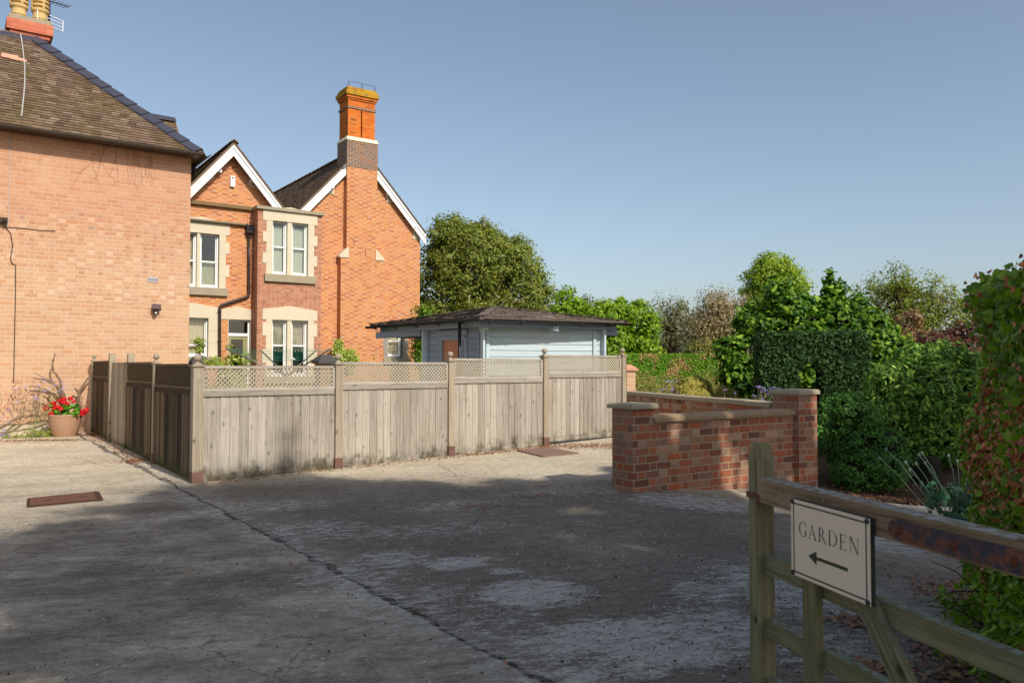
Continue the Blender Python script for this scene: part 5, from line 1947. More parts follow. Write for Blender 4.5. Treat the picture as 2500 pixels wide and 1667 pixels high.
def letter(ch):
    if ch == 'G':
        return arc(.44, .5, .42, .52, 42, 322, TK, TN) + [[(.66, .05), (.66 + TK * .8, .10), (.66 + TK * .8, .40), (.66, .40)], [(.58, .40), (.86, .40), (.86, .43), (.58, .43)], [(.73, .70), (.77, .70), (.77, .96), (.74, .96)]], .86
    if ch == 'A':
        return [[(.06, 0), (.10, 0), (.40, .90), (.37, 1.0)], [(.37, 1.02), (.40, .80), (.66, 0), (.78, 0)], [(.37, 1.02), (.66, 0), (.70, .05), (.40, 1.0)],
                [(.17, .32), (.57, .32), (.56, .36), (.18, .36)], [(-.02, 0), (.20, 0), (.20, SF), (-.02, SF)], [(.56, 0), (.86, 0), (.86, SF), (.56, SF)]], .84
    if ch == 'R':
        return stem(.10, TK) + arc(.28, .735, .27, .265, -90, 90, TK, TN) + [[(.18, .96), (.30, .96), (.30, 1.0), (.18, 1.0)], [(.18, .47), (.30, .47), (.30, .51), (.18, .51)],
                [(.28, .49), (.40, .49), (.80, .03), (.66, .03)], [(.66, .03), (.80, .03), (.90, -.01), (.76, -.02)]], .84
    if ch == 'D':
        return stem(.10, TK) + arc(.36, .5, .50, .5, -90, 90, TK, TN) + [[(.18, .96), (.37, .96), (.37, 1.0), (.18, 1.0)], [(.18, 0), (.37, 0), (.37, .04), (.18, .04)]], .92
    if ch == 'E':
        return stem(.10, TK, sr=0) + [[(.18, .96), (.62, .96), (.62, 1.0), (.18, 1.0)], [(.59, .82), (.62, .82), (.62, .96), (.57, .96)], [(.18, .50), (.50, .50), (.50, .54), (.18, .54)], [(.48, .42), (.51, .42), (.51, .62), (.48, .62)],
                [(.18, 0), (.66, 0), (.66, .04), (.18, .04)], [(.62, .04), (.66, .04), (.70, .2), (.67, .2)]], .74
    if ch == 'N':
        return stem(.12, TN, top=False) + [[(.02, .97), (.16, .97), (.16, 1.0), (.02, 1.0)], [(.08, 1.0), (.22, 1.0), (.80, .02), (.80, -.03), (.74, -.03)], [(.76, -.03), (.80, -.03), (.80, 1.0), (.76, 1.0)], [(.68, .97), (.90, .97), (.90, 1.0), (.68, 1.0)]], .94
x_ = 0.0
word = 'GARDEN'
gls = [letter(c) for c in word]
tot = sum(g[1] for g in gls) + .13 * 5
X0, X1 = .115, .885
sx = (X1 - X0) / tot
sy = .185
Y0 = .545
mb = MB()
x_ = X0
for polys, adv in gls:
    for p in polys:
        # make every stroke face outwards
        ar = sum(p[i][0] * p[(i + 1) % len(p)][1] - p[(i + 1) % len(p)][0] * p[i][1] for i in range(len(p)))
        strip(mb, x_, Y0, sx, sy, p)
    x_ += (adv + .13) * sx
mb.build('lettering', ink, sign)
for x, y in ((.028, .035), (.972, .035), (.972, .965), (.028, .965)):
    mb = MB()
    c = SPt(x, y, .0238)
    rows = []
    for r_, o_ in ((.0085, 0), (.0085, .003), (.006, .005), (.0004, .0058)):
        rows.append([c + gn * o_ + gd * math.cos(a) * r_ + ZZ * math.sin(a) * r_ for a in [2 * math.pi * k / 14 for k in range(14)]])
    mb.grid(rows, True)
    mb.build('screw_cap', M['capm'], sign)

# ------------------------------------------------------------ flower pot, covers, clothes airer
pb = G(158, 1067)
potT = thing('flower_pot', 'large buff stoneware pot by the salmon wall holding red geraniums', 'flower pot', pb)
k_ = pb.y / FPX
rT, rB, hP = 36.5 * k_, 24.5 * k_, 56 * k_
mb = MB()
prof = [(.001, .01), (rB * .96, 0), (rB, .015), (rB * 1.18, hP * .22), (rB * 1.36, hP * .5), (rT * .985, hP * .78), (rT * .99, hP * .88), (rT * 1.0, hP * .90), (rT * 1.02, hP * .93), (rT * 1.02, hP * .99), (rT * .99, hP), (rT * .93, hP), (rT * .90, hP * .9), (.001, hP * .88)]
mb.lathe(pb, prof, 40)
mb.build('pot', plain('buff_stoneware', c255(168, 132, 104), .75, var=.14, scale=16, bd=.003), potT, True)
cov = thing('manhole_cover', 'rusty rectangular iron cover set in the left side of the concrete yard', 'manhole cover', G(155, 1225))
mb = MB()
q = [G(70, 1224), G(238, 1207), G(248, 1226), G(69, 1243)]
q = [p + ZZ * .035 for p in q]
mb.prism(q, ZZ * -.02)
mb.build('cover_plate', M['rust'], cov)
mb = MB()
for a, b in ((q[0], q[1]), (q[1], q[2]), (q[2], q[3]), (q[3], q[0])):
    mb.beam(a - ZZ * .006, b - ZZ * .006, .03, .014)
mb.beam(q[0].lerp(q[1], .96) + ZZ * .003, q[3].lerp(q[2], .96) + ZZ * .003, .02, .008)
mb.build('rim', plain('dark_rusty_rim', c255(70, 46, 38), .9, var=.4), cov)
for f in (.25, .75):
    mb = MB()
    c = (q[0].lerp(q[1], f) + q[3].lerp(q[2], f)) / 2
    mb.beam(c + ZZ * .002 - (q[1] - q[0]).normalized() * .04, c + ZZ * .002 + (q[1] - q[0]).normalized() * .04, .02, .004)
    mb.build('key_slot', M['darkroom'], cov)
cov = thing('manhole_cover', 'flat brown diamond-looking cover lying before the last fence panels', 'manhole cover', G(1335, 1108))
mb = MB()
q = [G(1262, 1104.5) , G(1325, 1119.5), G(1414, 1111), G(1336, 1097)]
q = [p + ZZ * .04 for p in q]
mb.prism(q, ZZ * -.03)
mb.build('cover_plate', plain('brown_chequer_plate', c255(128, 102, 88), .9, var=.25, scale=30), cov)

air = thing('clothes_airer', 'folded rotary clothes airer with green lines, tips showing above the fence', 'clothes airer', AT(697, 1000, 14.0))
hub = AT(700, 918, 14.0)
mb = MB()
mb.tube([hub - ZZ * .6, hub + ZZ * .1], .025, 8)
mb.build('pole', M['steel'], air, True)
tips = [AT(550, 850, 13.9), AT(772, 855, 14.9), AT(809, 851, 13.2), AT(640, 858, 15.2)]
for t_ in tips:
    mb = MB(); mb.tube([hub, t_], [.016, .013], 7); mb.build('arm', M['steel'], air, True)
mb = MB()
for f in (.62, .72, .82, .92, .99):
    ring = [hub.lerp(t_, f) for t_ in (tips[0], tips[3], tips[1], tips[2])]
    for a, b in zip(ring, ring[1:] + ring[:1]):
        mid = a.lerp(b, .5) - ZZ * .012
        mb.tube([a, mid, b], .0022, 5, False)
mb.build('line', M['green_line'], air)

# ------------------------------------------------------------ vegetation
def LM(name, cols, g=1.3, **k): return leaf_mat(name, [tuple(min(.85, q * g) for q in c255(*c)) for c in cols], **k)
Lf = {}
Lf['birch'] = LM('olive_birch_leaf', [(80, 94, 34), (106, 120, 44), (130, 138, 56), (94, 108, 42), (154, 144, 62)], trans=.4, clump=.35, cscale=.7)
Lf['lime'] = LM('bright_lime_leaf', [(84, 112, 18), (112, 142, 26), (138, 162, 40), (98, 128, 22)], trans=.4, clump=.3, cscale=.8)
Lf['thin'] = LM('grey_olive_leaf', [(84, 88, 58), (112, 112, 74), (128, 124, 84)], trans=.25, clump=.3)
Lf['brown'] = LM('dry_brown_leaf', [(140, 118, 92), (158, 134, 104), (124, 112, 74), (120, 124, 66)], trans=.25, clump=.25)
Lf['cyp'] = LM('feathery_green_leaf', [(98, 122, 26), (124, 146, 36), (146, 162, 50)], trans=.35, clump=.35, cscale=.5)
Lf['mag'] = LM('large_glossy_leaf', [(34, 62, 16), (52, 84, 20), (76, 106, 26), (118, 142, 38)], g=1.7, trans=.35, clump=.5, rough=.55, spec=.25)
Lf['ivy'] = LM('dark_clipped_leaf', [(26, 42, 20), (36, 54, 26), (48, 68, 34)], trans=.2, clump=.35, cscale=1.2, rough=.7, spec=.15, g=2.3)
Lf['laurel'] = LM('spotted_laurel_leaf', [(40, 62, 22), (58, 84, 30), (78, 106, 38), (118, 138, 56)], g=2.3, trans=.25, clump=.4, rough=.55, spec=.25)
Lf['choisya'] = LM('dark_green_shrub_leaf', [(40, 72, 26), (56, 92, 32), (76, 114, 42)], g=1.7, trans=.2, clump=.4, rough=.55, spec=.25)
Lf['conifer'] = LM('clipped_conifer_leaf', [(72, 108, 16), (88, 124, 20), (104, 138, 26)], g=1.6, trans=.25, clump=.12, pat=(c255(200, 156, 112), .49, 1.2), cscale=.6)
Lf['gold'] = LM('golden_privet_leaf', [(150, 144, 66), (178, 168, 84), (196, 184, 104)], trans=.3, clump=.2)
Lf['horn'] = LM('green_hornbeam_leaf', [(72, 100, 28), (104, 134, 40), (128, 160, 44), (70, 100, 26)], g=1.25, trans=.35, clump=.5, cscale=2.5)
Lf['dead'] = LM('dry_brown_hedge_leaf', [(130, 70, 44), (166, 96, 64), (190, 124, 90), (100, 52, 34)], g=1.5, trans=.2, clump=.2)
Lf['purple'] = LM('copper_red_leaf', [(88, 50, 42), (110, 64, 52), (104, 74, 52), (84, 46, 40)], g=1.0, trans=.2, clump=.3)
Lf['pinkish'] = LM('pinkish_brown_leaf', [(140, 104, 76), (156, 122, 90), (126, 108, 68)], g=1.0, trans=.2, clump=.3)
Lf['weed'] = LM('fresh_green_leaf', [(104, 124, 40), (138, 152, 62), (170, 176, 92)], trans=.35, clump=.2)
Lf['ger'] = LM('geranium_leaf', [(70, 120, 26), (96, 148, 36), (120, 168, 50)], trans=.3, clump=.2)
Lf['mixed'] = LM('mixed_border_leaf', [(92, 104, 40), (132, 124, 56), (148, 112, 70), (112, 132, 56), (70, 96, 36)], trans=.25, clump=.3, cscale=2)
Lf['litter'] = LM('dead_leaf_litter', [(92, 58, 38), (128, 84, 56), (156, 110, 76), (70, 46, 34)], trans=.05, clump=.2)
Lf['petal_red'] = LM('red_petal', [(170, 10, 22), (200, 20, 30), (214, 36, 44)], trans=.2, clump=.05)
Lf['petal_purple'] = LM('lilac_petal', [(132, 112, 176), (154, 134, 196), (172, 154, 210)], trans=.2, clump=.05)
Lf['petal_white'] = LM('white_petal', [(230, 228, 220), (240, 238, 230)], trans=.2, clump=.05)
Lf['bluegreen'] = LM('blue_green_poppy_leaf', [(44, 76, 56), (60, 96, 70), (76, 112, 78)], trans=.2, clump=.3)
Lf['core'] = plain('dark_core_shade', (.012, .014, .007), 1, var=.3)  # for solid dark cores, painted as the shade between leaves
Lf['shade'] = LM('yard_tree_leaf', [(50, 80, 24), (70, 104, 30)], trans=.25, clump=.2)

def Tree(name, label, cat, base, ells, ncl, per, crad, L, W, mat, trunk=.12, top=None, limbn=16, group=None, bark='bark', shell=.45, kids=('crown', 'trunk'), flat=.7, droop=0., core=None, fold=.25, six=False, upb=.5, zmin=None, rt=.02):
    base = V(base)
    t = thing(name, label, cat, base, group)
    P_, N_, C_ = crown(ells, ncl, per, crad, shell, flat, upb, zmin)
    if len(P_): leaf_cloud(kids[0], P_, N_, L, W, mat, t, fold, droop, six)
    mb = MB()
    tp = V(top) if top is not None else V((ells[0][0], ells[0][1], ells[0][2]))
    idx = rng.choice(len(C_), size=min(limbn, len(C_)), replace=False)
    limbs(mb, base - ZZ * .1, tp, [C_[i] for i in idx], trunk, rt)
    mb.build(kids[1], M[bark], t, True)
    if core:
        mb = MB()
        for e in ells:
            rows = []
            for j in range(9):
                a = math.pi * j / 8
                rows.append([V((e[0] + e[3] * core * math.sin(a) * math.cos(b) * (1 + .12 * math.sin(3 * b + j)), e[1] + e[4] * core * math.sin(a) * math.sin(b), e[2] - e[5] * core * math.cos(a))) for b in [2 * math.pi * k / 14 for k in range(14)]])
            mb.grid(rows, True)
        mb.build('shade_core', Lf['core'], t)  # solid core, crown's inner shade given as dark colour
    return t
def el(px, py, Y, rx, rz, ry=None):
    """ellipsoid centred where the crown stands, radii given in photo units at that distance"""
    c = AT(px, py, Y)
    k = Y / FPX
    return (c.x, c.y, c.z, rx * k, (ry if ry else rx) * k, rz * k)
def gb(px, Y):
    x = (px - 1250) / FPX * Y
    return (x, Y, gz(x, Y))

# large birch-like tree behind the cabin
Y = 33
Tree('birch_tree', 'big rounded olive-green tree rising behind the orange house and the log cabin', 'tree', gb(1200, Y),
     [el(1150, 650, Y, 105, 110), el(1090, 600, Y, 58, 70), el(1080, 700, Y, 70, 120), el(1250, 690, Y, 85, 110), el(1160, 600, Y, 70, 66), el(1230, 630, Y, 66, 60), el(1290, 740, Y, 62, 100), el(1180, 800, Y, 140, 70), el(1070, 800, Y, 70, 80), el(1310, 820, Y, 50, 60), el(1100, 545, Y, 34, 24)],
     1100, 72, .36, .125, .07, Lf['birch'], .22, limbn=60, bark='bark_pale', shell=.55, flat=.9, zmin=.3, rt=.02)
mb = MB()
Y = 36
Tree('leafy_tree', 'bright lime-green tree with its top just right of the big olive tree', 'tree', gb(1390, Y),
     [el(1375, 745, Y, 42, 42), el(1410, 790, Y, 60, 55), el(1350, 800, Y, 50, 60), el(1400, 850, Y, 80, 40)], 170, 60, .36, .17, .10, Lf['lime'], .14, limbn=14, shell=.5)
Y = 34
Tree('leafy_tree', 'broad bright green tree above the right end of the log cabin', 'tree', gb(1530, Y),
     [el(1480, 790, Y, 65, 55), el(1560, 800, Y, 52, 66), el(1510, 770, Y, 56, 42), el(1470, 850, Y, 80, 40), el(1570, 850, Y, 44, 44), el(1545, 755, Y, 24, 22)], 230, 60, .36, .17, .10, Lf['lime'], .14, limbn=16, shell=.5)
Tree('bare_tree', 'thin grey twiggy tree showing between the two bright green trees', 'tree', gb(1437, 40), [el(1440, 745, 40, 22, 32)], 26, 14, .35, .12, .05, Lf['thin'], .06, limbn=20, shell=.2)
Y = 44
Tree('birch_tree', 'thin grey-olive birch with airy crown left of the brownish weeping tree', 'tree', gb(1640, Y),
     [el(1630, 770, Y, 52, 46), el(1655, 800, Y, 55, 60), el(1610, 820, Y, 38, 50), el(1690, 820, Y, 40, 50)], 200, 30, .5, .17, .06, Lf['thin'], .12, limbn=60, shell=.3, flat=1.1, droop=.8, bark='bark')
Y = 40
Tree('weeping_tree', 'pale brown weeping tree with bare whitish twigs behind the clipped hedge', 'tree', gb(1745, Y),
     [el(1745, 770, Y, 52, 60), el(1715, 810, Y, 44, 56), el(1780, 790, Y, 40, 70), el(1750, 740, Y, 30, 34), el(1810, 760, Y, 30, 50)], 210, 36, .42, .16, .06, Lf['brown'], .12, limbn=90, shell=.3, flat=1.3, droop=1.2, bark='bark_pale')
Y = 55
Tree('cypress_tree', 'tall feathery green tree highest on the right skyline', 'tree', gb(1890, Y),
     [el(1890, 658, Y, 48, 40), el(1862, 690, Y, 42, 42), el(1925, 690, Y, 44, 38), el(1890, 735, Y, 56, 40), el(1890, 810, Y, 40, 50), el(1870, 650, Y, 22, 26), el(1955, 712, Y, 18, 20), el(1828, 715, Y, 14, 22)], 330, 50, .62, .26, .11, Lf['cyp'], .25, limbn=24, shell=.5)
Y = 42
Tree('birch_tree', 'wide olive-brown birch with gaps of sky at the right behind the copper shrub', 'tree', gb(2230, Y),
     [el(2190, 690, Y, 66, 44), el(2130, 720, Y, 50, 46), el(2260, 740, Y, 84, 66), el(2320, 770, Y, 60, 60), el(2200, 770, Y, 90, 60), el(2370, 760, Y, 34, 50), el(2180, 830, Y, 140, 50)], 400, 32, .45, .19, .075, Lf['birch'], .2, limbn=90, shell=.2, flat=1.0, droop=.7)
Y = 36
Tree('pinkish_shrub', 'tall pinkish-brown shrub between the big-leaved tree and the birch', 'shrub', gb(2220, Y),
     [el(2215, 790, Y, 38, 48), el(2250, 840, Y, 46, 40), el(2190, 830, Y, 40, 40)], 110, 50, .3, .12, .07, Lf['pinkish'], .06, limbn=14, shell=.4, kids=('foliage', 'stem'))
Y = 30
Tree('copper_shrub', 'dark red copper-leaved shrub behind the spotted laurel', 'shrub', gb(2310, Y),
     [el(2290, 835, Y, 52, 30), el(2350, 820, Y, 44, 34), el(2330, 860, Y, 90, 34)], 150, 55, .26, .11, .07, Lf['purple'], .05, limbn=16, shell=.4, kids=('foliage', 'stem'))
# low garden growth far behind, before the far trees
Y = 38
Tree('olive_shrub', 'rounded yellow-olive shrub at the foot of the weeping tree', 'shrub', gb(1720, Y), [el(1715, 855, Y, 44, 28)], 50, 45, .3, .12, .06, Lf['mixed'], .05, limbn=8, kids=('foliage', 'stem'))
# clipped conifer hedge
def hedge_box(name, label, cat, p0, p1, thick, z0f, z1, n, L, W, mat, rough_=.05, core=True, top_mat=None):
    p0 = V(p0); p1 = V(p1)
    e = (p1 - p0); ln = e.length; e.normalize(); nn = V((e.y, -e.x, 0))
    if nn.y > 0: nn = -nn
    c = (p0 + p1) / 2
    t = thing(name, label, cat, (c.x, c.y, z0f(c.x, c.y)))
    A = [ln * (z1 - .1), ln * thick, thick * z1]
    pr = np.array([A[0], A[1], A[2], A[2]]); pr = pr / pr.sum()
    f = rng.choice(4, size=n, p=pr)
    a = rng.uniform(0, ln, n); h = rng.uniform(0, 1, n); o = rng.uniform(-thick, 0, n)
    x = np.where(f == 2, 0, np.where(f == 3, ln, a))
    zz_ = np.where(f == 1, 1.0, h)
    oo = np.where(f == 0, 0, o)
    j = rng.normal(size=(n, 3)) * rough_
    X = np.array(p0)[None] + np.outer(x, e) + np.outer(oo, nn) + j
    zb_ = np.array([z0f(q[0], q[1]) for q in X[::max(1, n // 200)]]).mean()
    X[:, 2] = zb_ + zz_ * (z1 - zb_) + j[:, 2] * .6
    N_ = np.where((f == 1)[:, None], np.array([0, 0, 1.0]), np.where((f == 0)[:, None], np.array(nn), np.where((f == 2)[:, None], -np.array(e), np.array(e)))) + rng.normal(size=(n, 3)) * .55
    leaf_cloud('foliage', X, N_, L, W, mat, t)
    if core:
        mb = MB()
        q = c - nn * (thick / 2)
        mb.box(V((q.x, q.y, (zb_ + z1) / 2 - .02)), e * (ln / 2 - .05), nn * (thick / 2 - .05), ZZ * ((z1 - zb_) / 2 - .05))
        mb.build('shade_core', Lf['core'], t)  # dark box added as the hedge's inner shade
    return t
zt = CAMZ + (895 - 866) / FPX * 30
hedge_box('conifer_hedge', 'long flat-topped bright green hedge with brown bare patches beyond the low wall', 'hedge', (-1.5, 28.5, 0), (12.5, 30.5, 0), 1.0, gz, zt, 120000, .06, .032, Lf['conifer'], .03)
# big-leaved tree
Y = 17.5
Tree('magnolia_tree', 'dark green tree with very large leaves and upright leaders behind the clipped arch', 'tree', gb(1990, Y),
     [el(1822, 790, Y, 28, 45), el(1838, 748, Y, 13, 22), el(1888, 716, Y, 22, 34), el(1903, 692, Y, 13, 20), el(1930, 760, Y, 50, 45), el(1958, 738, Y, 24, 26), el(2024, 690, Y, 11, 30), el(2044, 718, Y, 22, 28), el(2030, 758, Y, 40, 38), el(2086, 742, Y, 26, 18), el(2112, 776, Y, 44, 24), el(2150, 812, Y, 36, 32), el(2182, 852, Y, 30, 40), el(1870, 800, Y, 46, 40), el(1960, 830, Y, 80, 50), el(2080, 840, Y, 90, 60), el(1796, 860, Y, 34, 46), el(1830, 925, Y, 36, 46), el(1765, 850, Y, 18, 26), el(1790, 905, Y, 30, 40), el(1972, 930, Y, 42, 46)],
     1000, 20, .19, .14, .072, Lf['mag'], .09, limbn=60, shell=.3, fold=.3, droop=.2, six=True, upb=.8, zmin=.25)
# clipped arch
Y = 15.5
A0 = AT(1858, 900, Y); A1 = AT(2122, 900, Y - .3)
za = AT(1990, 818, Y).z
arch = thing('clipped_arch_hedge', 'dark clipped hedge block with a small arched opening, in front of the large-leaved tree', 'hedge', (A0.lerp(A1, .5).x, Y, gz(5.8, Y)))
e = (A1 - A0); e.z = 0; ln = e.length; e.normalize(); nn = V((e.y, -e.x, 0))
hx0 = on_line(1946, V((A0.x, A0.y, 0)), e); hx1 = on_line(2008, V((A0.x, A0.y, 0)), e); hzt = AT(1975, 880, Y).z
n = 26000
a = rng.uniform(0, ln, n); z = rng.uniform(0, 1, n) * (za - .1) + .1
inh = (a > hx0) & (a < hx1) & (z < hzt - ((a - (hx0 + hx1) / 2) / (hx1 - hx0) * 2) ** 2 * .25)
f = rng.uniform(size=n)
X = np.array(A0)[None] * np.array([1, 1, 0]) + np.outer(a, e) + rng.normal(size=(n, 3)) * .035
X[:, 2] = z + rng.normal(size=n) * .03
N_ = np.array(nn)[None] + rng.normal(size=(n, 3)) * .6
top = f < .22
X[top] -= np.outer(rng.uniform(0, .7, top.sum()), nn); X[top, 2] = za + rng.normal(size=top.sum()) * .035
N_[top] = np.array([0, 0, 1.]) + rng.normal(size=(top.sum(), 3)) * .6
sd = (f > .22) & (f < .34)
X[sd] = np.array(A0)[None] * np.array([1, 1, 0]) - np.outer(rng.uniform(0, .7, sd.sum()), nn) + rng.normal(size=(sd.sum(), 3)) * .04
X[sd, 2] = rng.uniform(.1, za, sd.sum())
N_[sd] = -np.array(e) + rng.normal(size=(sd.sum(), 3)) * .5
keep = ~inh | top | sd
leaf_cloud('foliage', X[keep], N_[keep], .075, .055, Lf['ivy'], arch)
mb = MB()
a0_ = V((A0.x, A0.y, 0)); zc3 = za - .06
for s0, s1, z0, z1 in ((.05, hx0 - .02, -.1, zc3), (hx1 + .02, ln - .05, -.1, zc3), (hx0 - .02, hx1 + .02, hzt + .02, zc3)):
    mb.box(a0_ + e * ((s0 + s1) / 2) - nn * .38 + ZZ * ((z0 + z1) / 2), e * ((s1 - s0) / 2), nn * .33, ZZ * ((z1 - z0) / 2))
mb.build('shade_core', Lf['core'], arch)  # dark boxes added as shade behind the arch leaves
# golden domes
def dome(label, px, ptop, Y, rpx, n):
    c = AT(px, ptop, Y); r = rpx / FPX * Y
    zg = gz(c.x, Y); hh = c.z - zg
    t = thing('golden_shrub', label, 'shrub', (c.x, Y, zg))
    d = rng.normal(size=(n, 3)); d[:, 2] = np.abs(d[:, 2]); d /= np.linalg.norm(d, axis=1)[:, None]
    sc = 1 + .05 * np.sin(d[:, 0] * 9) * np.sin(d[:, 2] * 7 + d[:, 1] * 5)
    p_ = np.sign(d) * np.abs(d) ** .8
    X = np.array([c.x, Y, zg]) + p_ * np.array([r, r, hh]) * sc[:, None] + rng.normal(size=(n, 3)) * .014
    leaf_cloud('foliage', X, d + rng.normal(size=(n, 3)) * .6, .034, .026, Lf['gold'], t)
    mb = MB()
    mb.lathe(V((c.x, Y, zg)), [(r * .98 * max(0.001, math.cos(a)) ** .8, hh * .97 * math.sin(a) ** .8) for a in [math.pi / 2 * k / 10 for k in range(11)]], 24)
    mb.build('shade_core', plain('dim_golden_core', (.05, .045, .015), 1), t)  # solid dim core, shade under the golden leaves put into colour
dome('clipped golden dome shrub, the larger and nearer one beyond the low wall', 1692, 921, 18, 52, 26000)
dome('smaller golden dome shrub half hidden by the dark leaves at its right', 1792, 925, 19.5, 44, 22000)
# far line of trees closing the garden
P_, N_, _c = crown([(x_, 62 + 2 * math.sin(x_), 1.2 + .6 * math.sin(x_ * 1.7), 2.6, 1.6, 2.3 + .5 * math.sin(x_ * .9)) for x_ in range(2, 50, 2)], 900, 30, .7, .4)
tag(leaf_cloud('distant_trees', P_, N_, .30, .18, Lf['thin']), 'far-off low line of grey-green trees closing the garden behind everything', 'trees', kind='stuff')
# mixed borders
def border(name, label, x0, x1, y0, y1, zh, n, L, W, mat):
    X = np.stack([rng.uniform(x0, x1, n), rng.uniform(y0, y1, n), np.zeros(n)], 1)
    hz = (np.sin(X[:, 0] * 2.3) * .25 + np.sin(X[:, 0] * 5.1 + X[:, 1] * 2) * .2 + .75)
    X[:, 2] = np.array([gz(q[0], q[1]) for q in X]) + rng.uniform(0, 1, n) ** .7 * zh * hz
    N_ = rng.normal(size=(n, 3)) * .7 + np.array([0, -.4, .7])
    o = leaf_cloud(name, X, N_, L, W, mat, None, .2)
    return tag(o, label, 'plants', kind='stuff')
border('border_plants', 'brownish green mass of border plants below the clipped green hedge', 2.3, 6.2, 20.5, 25, .95, 16000, .09, .03, Lf['mixed'])
border('border_plants', 'low green border plants behind the garden wall', 3.9, 7.6, 12.9, 14.6, .62, 9000, .07, .035, Lf['choisya'])
def verbena(name, label, px0, px1, Y0, Y1, py0, py1, n, spread=.02):
    cx = (px0 + px1) / 2
    x = (cx - 1250) / FPX * (Y0 + Y1) / 2
    t = thing(name, label, 'flowers', (x, (Y0 + Y1) / 2, gz(x, (Y0 + Y1) / 2)))
    mb = MB(); P_ = []; Nn = []; P2 = []; N2 = []
    for k in range(n):
        Yk = random.uniform(Y0, Y1)
        px = random.uniform(px0, px1)
        tp = AT(px, random.uniform(py0, py1), Yk)
        b = V((tp.x + random.uniform(-.2, .2), Yk + random.uniform(-.1, .1), gz(tp.x, Yk)))
        m_ = b.lerp(tp, .5) + V((random.uniform(-.05, .05), 0, 0))
        mb.tube([b, m_, tp], .003, 4, False)
        P_ = []; Nn = []
        for q in range(14):
            P_.append(tp + V((random.gauss(0, spread), random.gauss(0, spread), random.gauss(0, spread * .6)))); Nn.append((random.gauss(0, .5), -.5, .8))
        leaf_cloud('flower_head', P_, Nn, .016, .013, Lf['petal_purple'], t)
        for q in range(10):
            P2.append(b.lerp(tp, random.uniform(.1, .9)) + V((random.gauss(0, .03), random.gauss(0, .03), 0))); N2.append((random.gauss(0, 1), random.gauss(0, 1), .6))
    mb.build('stems', M['twig'], t)
    leaf_cloud('leaves', P2, N2, .07, .018, Lf['weed'], t)
    return t
verbena('verbena_flowers', 'lilac verbena flowers on thin stems above the low back wall', 1765, 1905, 12.6, 13.8, 938, 985, 22)
verbena('verbena_flowers', 'pale lilac flowers beside the golden dome shrub', 1610, 1660, 17, 18.5, 925, 960, 14)
# plants at the foot of the back wall seen over the front wall
Tree('wall_plant', 'small grey-green tufted plants between the two garden walls', 'plant', gb(1800, 12.2), [el(1755, 998, 12.4, 8, 14), el(1790, 992, 12.3, 7, 20), el(1815, 990, 12.3, 6, 22), el(1840, 996, 12.2, 7, 14)], 40, 16, .05, .05, .016, Lf['bluegreen'], .01, limbn=10, kids=('leaves', 'stem'), rt=.004)
# spotted laurel
Y = 12.6
Tree('laurel_shrub', 'broad spotted laurel bush with pointed leaves left of the tall brown-flecked hedge', 'shrub', gb(2270, Y),
     [el(2260, 960, Y, 110, 105), el(2200, 1010, Y, 80, 110), el(2340, 960, Y, 90, 100), el(2290, 1050, Y, 110, 90), el(2180, 940, Y, 56, 56), el(2235, 868, Y, 40, 26), el(2310, 862, Y, 46, 24), el(2150, 1000, Y, 30, 40), el(2160, 1080, Y, 36, 34)], 900, 28, .2, .10, .036, Lf['laurel'], .05, limbn=24, shell=.5, kids=('foliage', 'stem'), core=.5, droop=.6, upb=.3, fold=.3, six=True, zmin=-.1)
Tree('choisya_shrub', 'rounded dark green small-leaved shrub against the right of the far brick pier', 'shrub', gb(2120, 11.3),
     [el(2110, 1100, 11.3, 62, 70), el(2070, 1000, 11.4, 40, 40), el(2120, 1020, 11.5, 36, 34), el(2170, 1090, 11.1, 40, 50), el(2150, 1150, 11.0, 54, 50), el(2095, 1160, 11.1, 60, 50), el(2055, 1070, 11.5, 36, 90), el(2195, 1140, 11.2, 26, 34), el(2040, 975, 11.5, 18, 18)], 620, 60, .09, .045, .022, Lf['choisya'], .04, limbn=20, shell=.6, kids=('foliage', 'stem'), core=.7, fold=.2)
# tree stump shape and poppies
sx_ = G(2265, 1180)
st = AT(2262, 1113, sx_.y)
stp = thing('dead_stump', 'squat dark mossy tree stump on the path beneath the laurel', 'stump', sx_)
mb = MB()
hS = st.z - sx_.z
mb.lathe(sx_, [(.24, -.03), (.2, .03), (.185, hS * .3), (.19, hS * .6), (.2, hS * .8), (.16, hS * .96), (.06, hS), (.001, hS)], 20, .14)
mb.build('stump', plain('dark_mossy_stump', c255(40, 36, 26), .95, var=.7, scale=26, bd=.03), stp, True)
pop = G(2330, 1290)
pt_ = thing('poppy_plant', 'blue-green poppy plant with round seed heads on bent stems above the gate', 'plant', pop)
M['seedm'] = plain('grey_green_seed_head', c255(110, 128, 112), .7)
mbs = MB()
for (px, py, b_) in [(2147, 1118, 0), (2163, 1096, 0), (2243, 1110, 0), (2210, 1128, 0), (2220, 1147, 0), (2258, 1130, 0), (2315, 1112, 0), (2336, 1125, 0), (2250, 1105, 0), (2236, 1132, 0), (2363, 1142, 0)]:
    Yk = pop.y + random.uniform(-.35, .35)
    h_ = AT(px, py, Yk)
    r_ = V((pop.x + random.uniform(-.12, .12), pop.y + random.uniform(-.1, .1), gz(pop.x, pop.y)))
    mbs.tube([r_, r_.lerp(h_, .45) + V((.04, 0, -.04)), r_.lerp(h_, .8) + V((.03, 0, .0)), h_], .004, 5, False)
    heads = MB(); heads.lathe(h_, [(.003, -.02), (.014, -.012), (.017, 0), (.014, .012), (.016, .015), (.0005, .018)], 10)
    heads.build('seed_head', M['seedm'], pt_, True)
mbs.build('stems', plain('grey_green_stem', c255(92, 116, 92), .7), pt_)
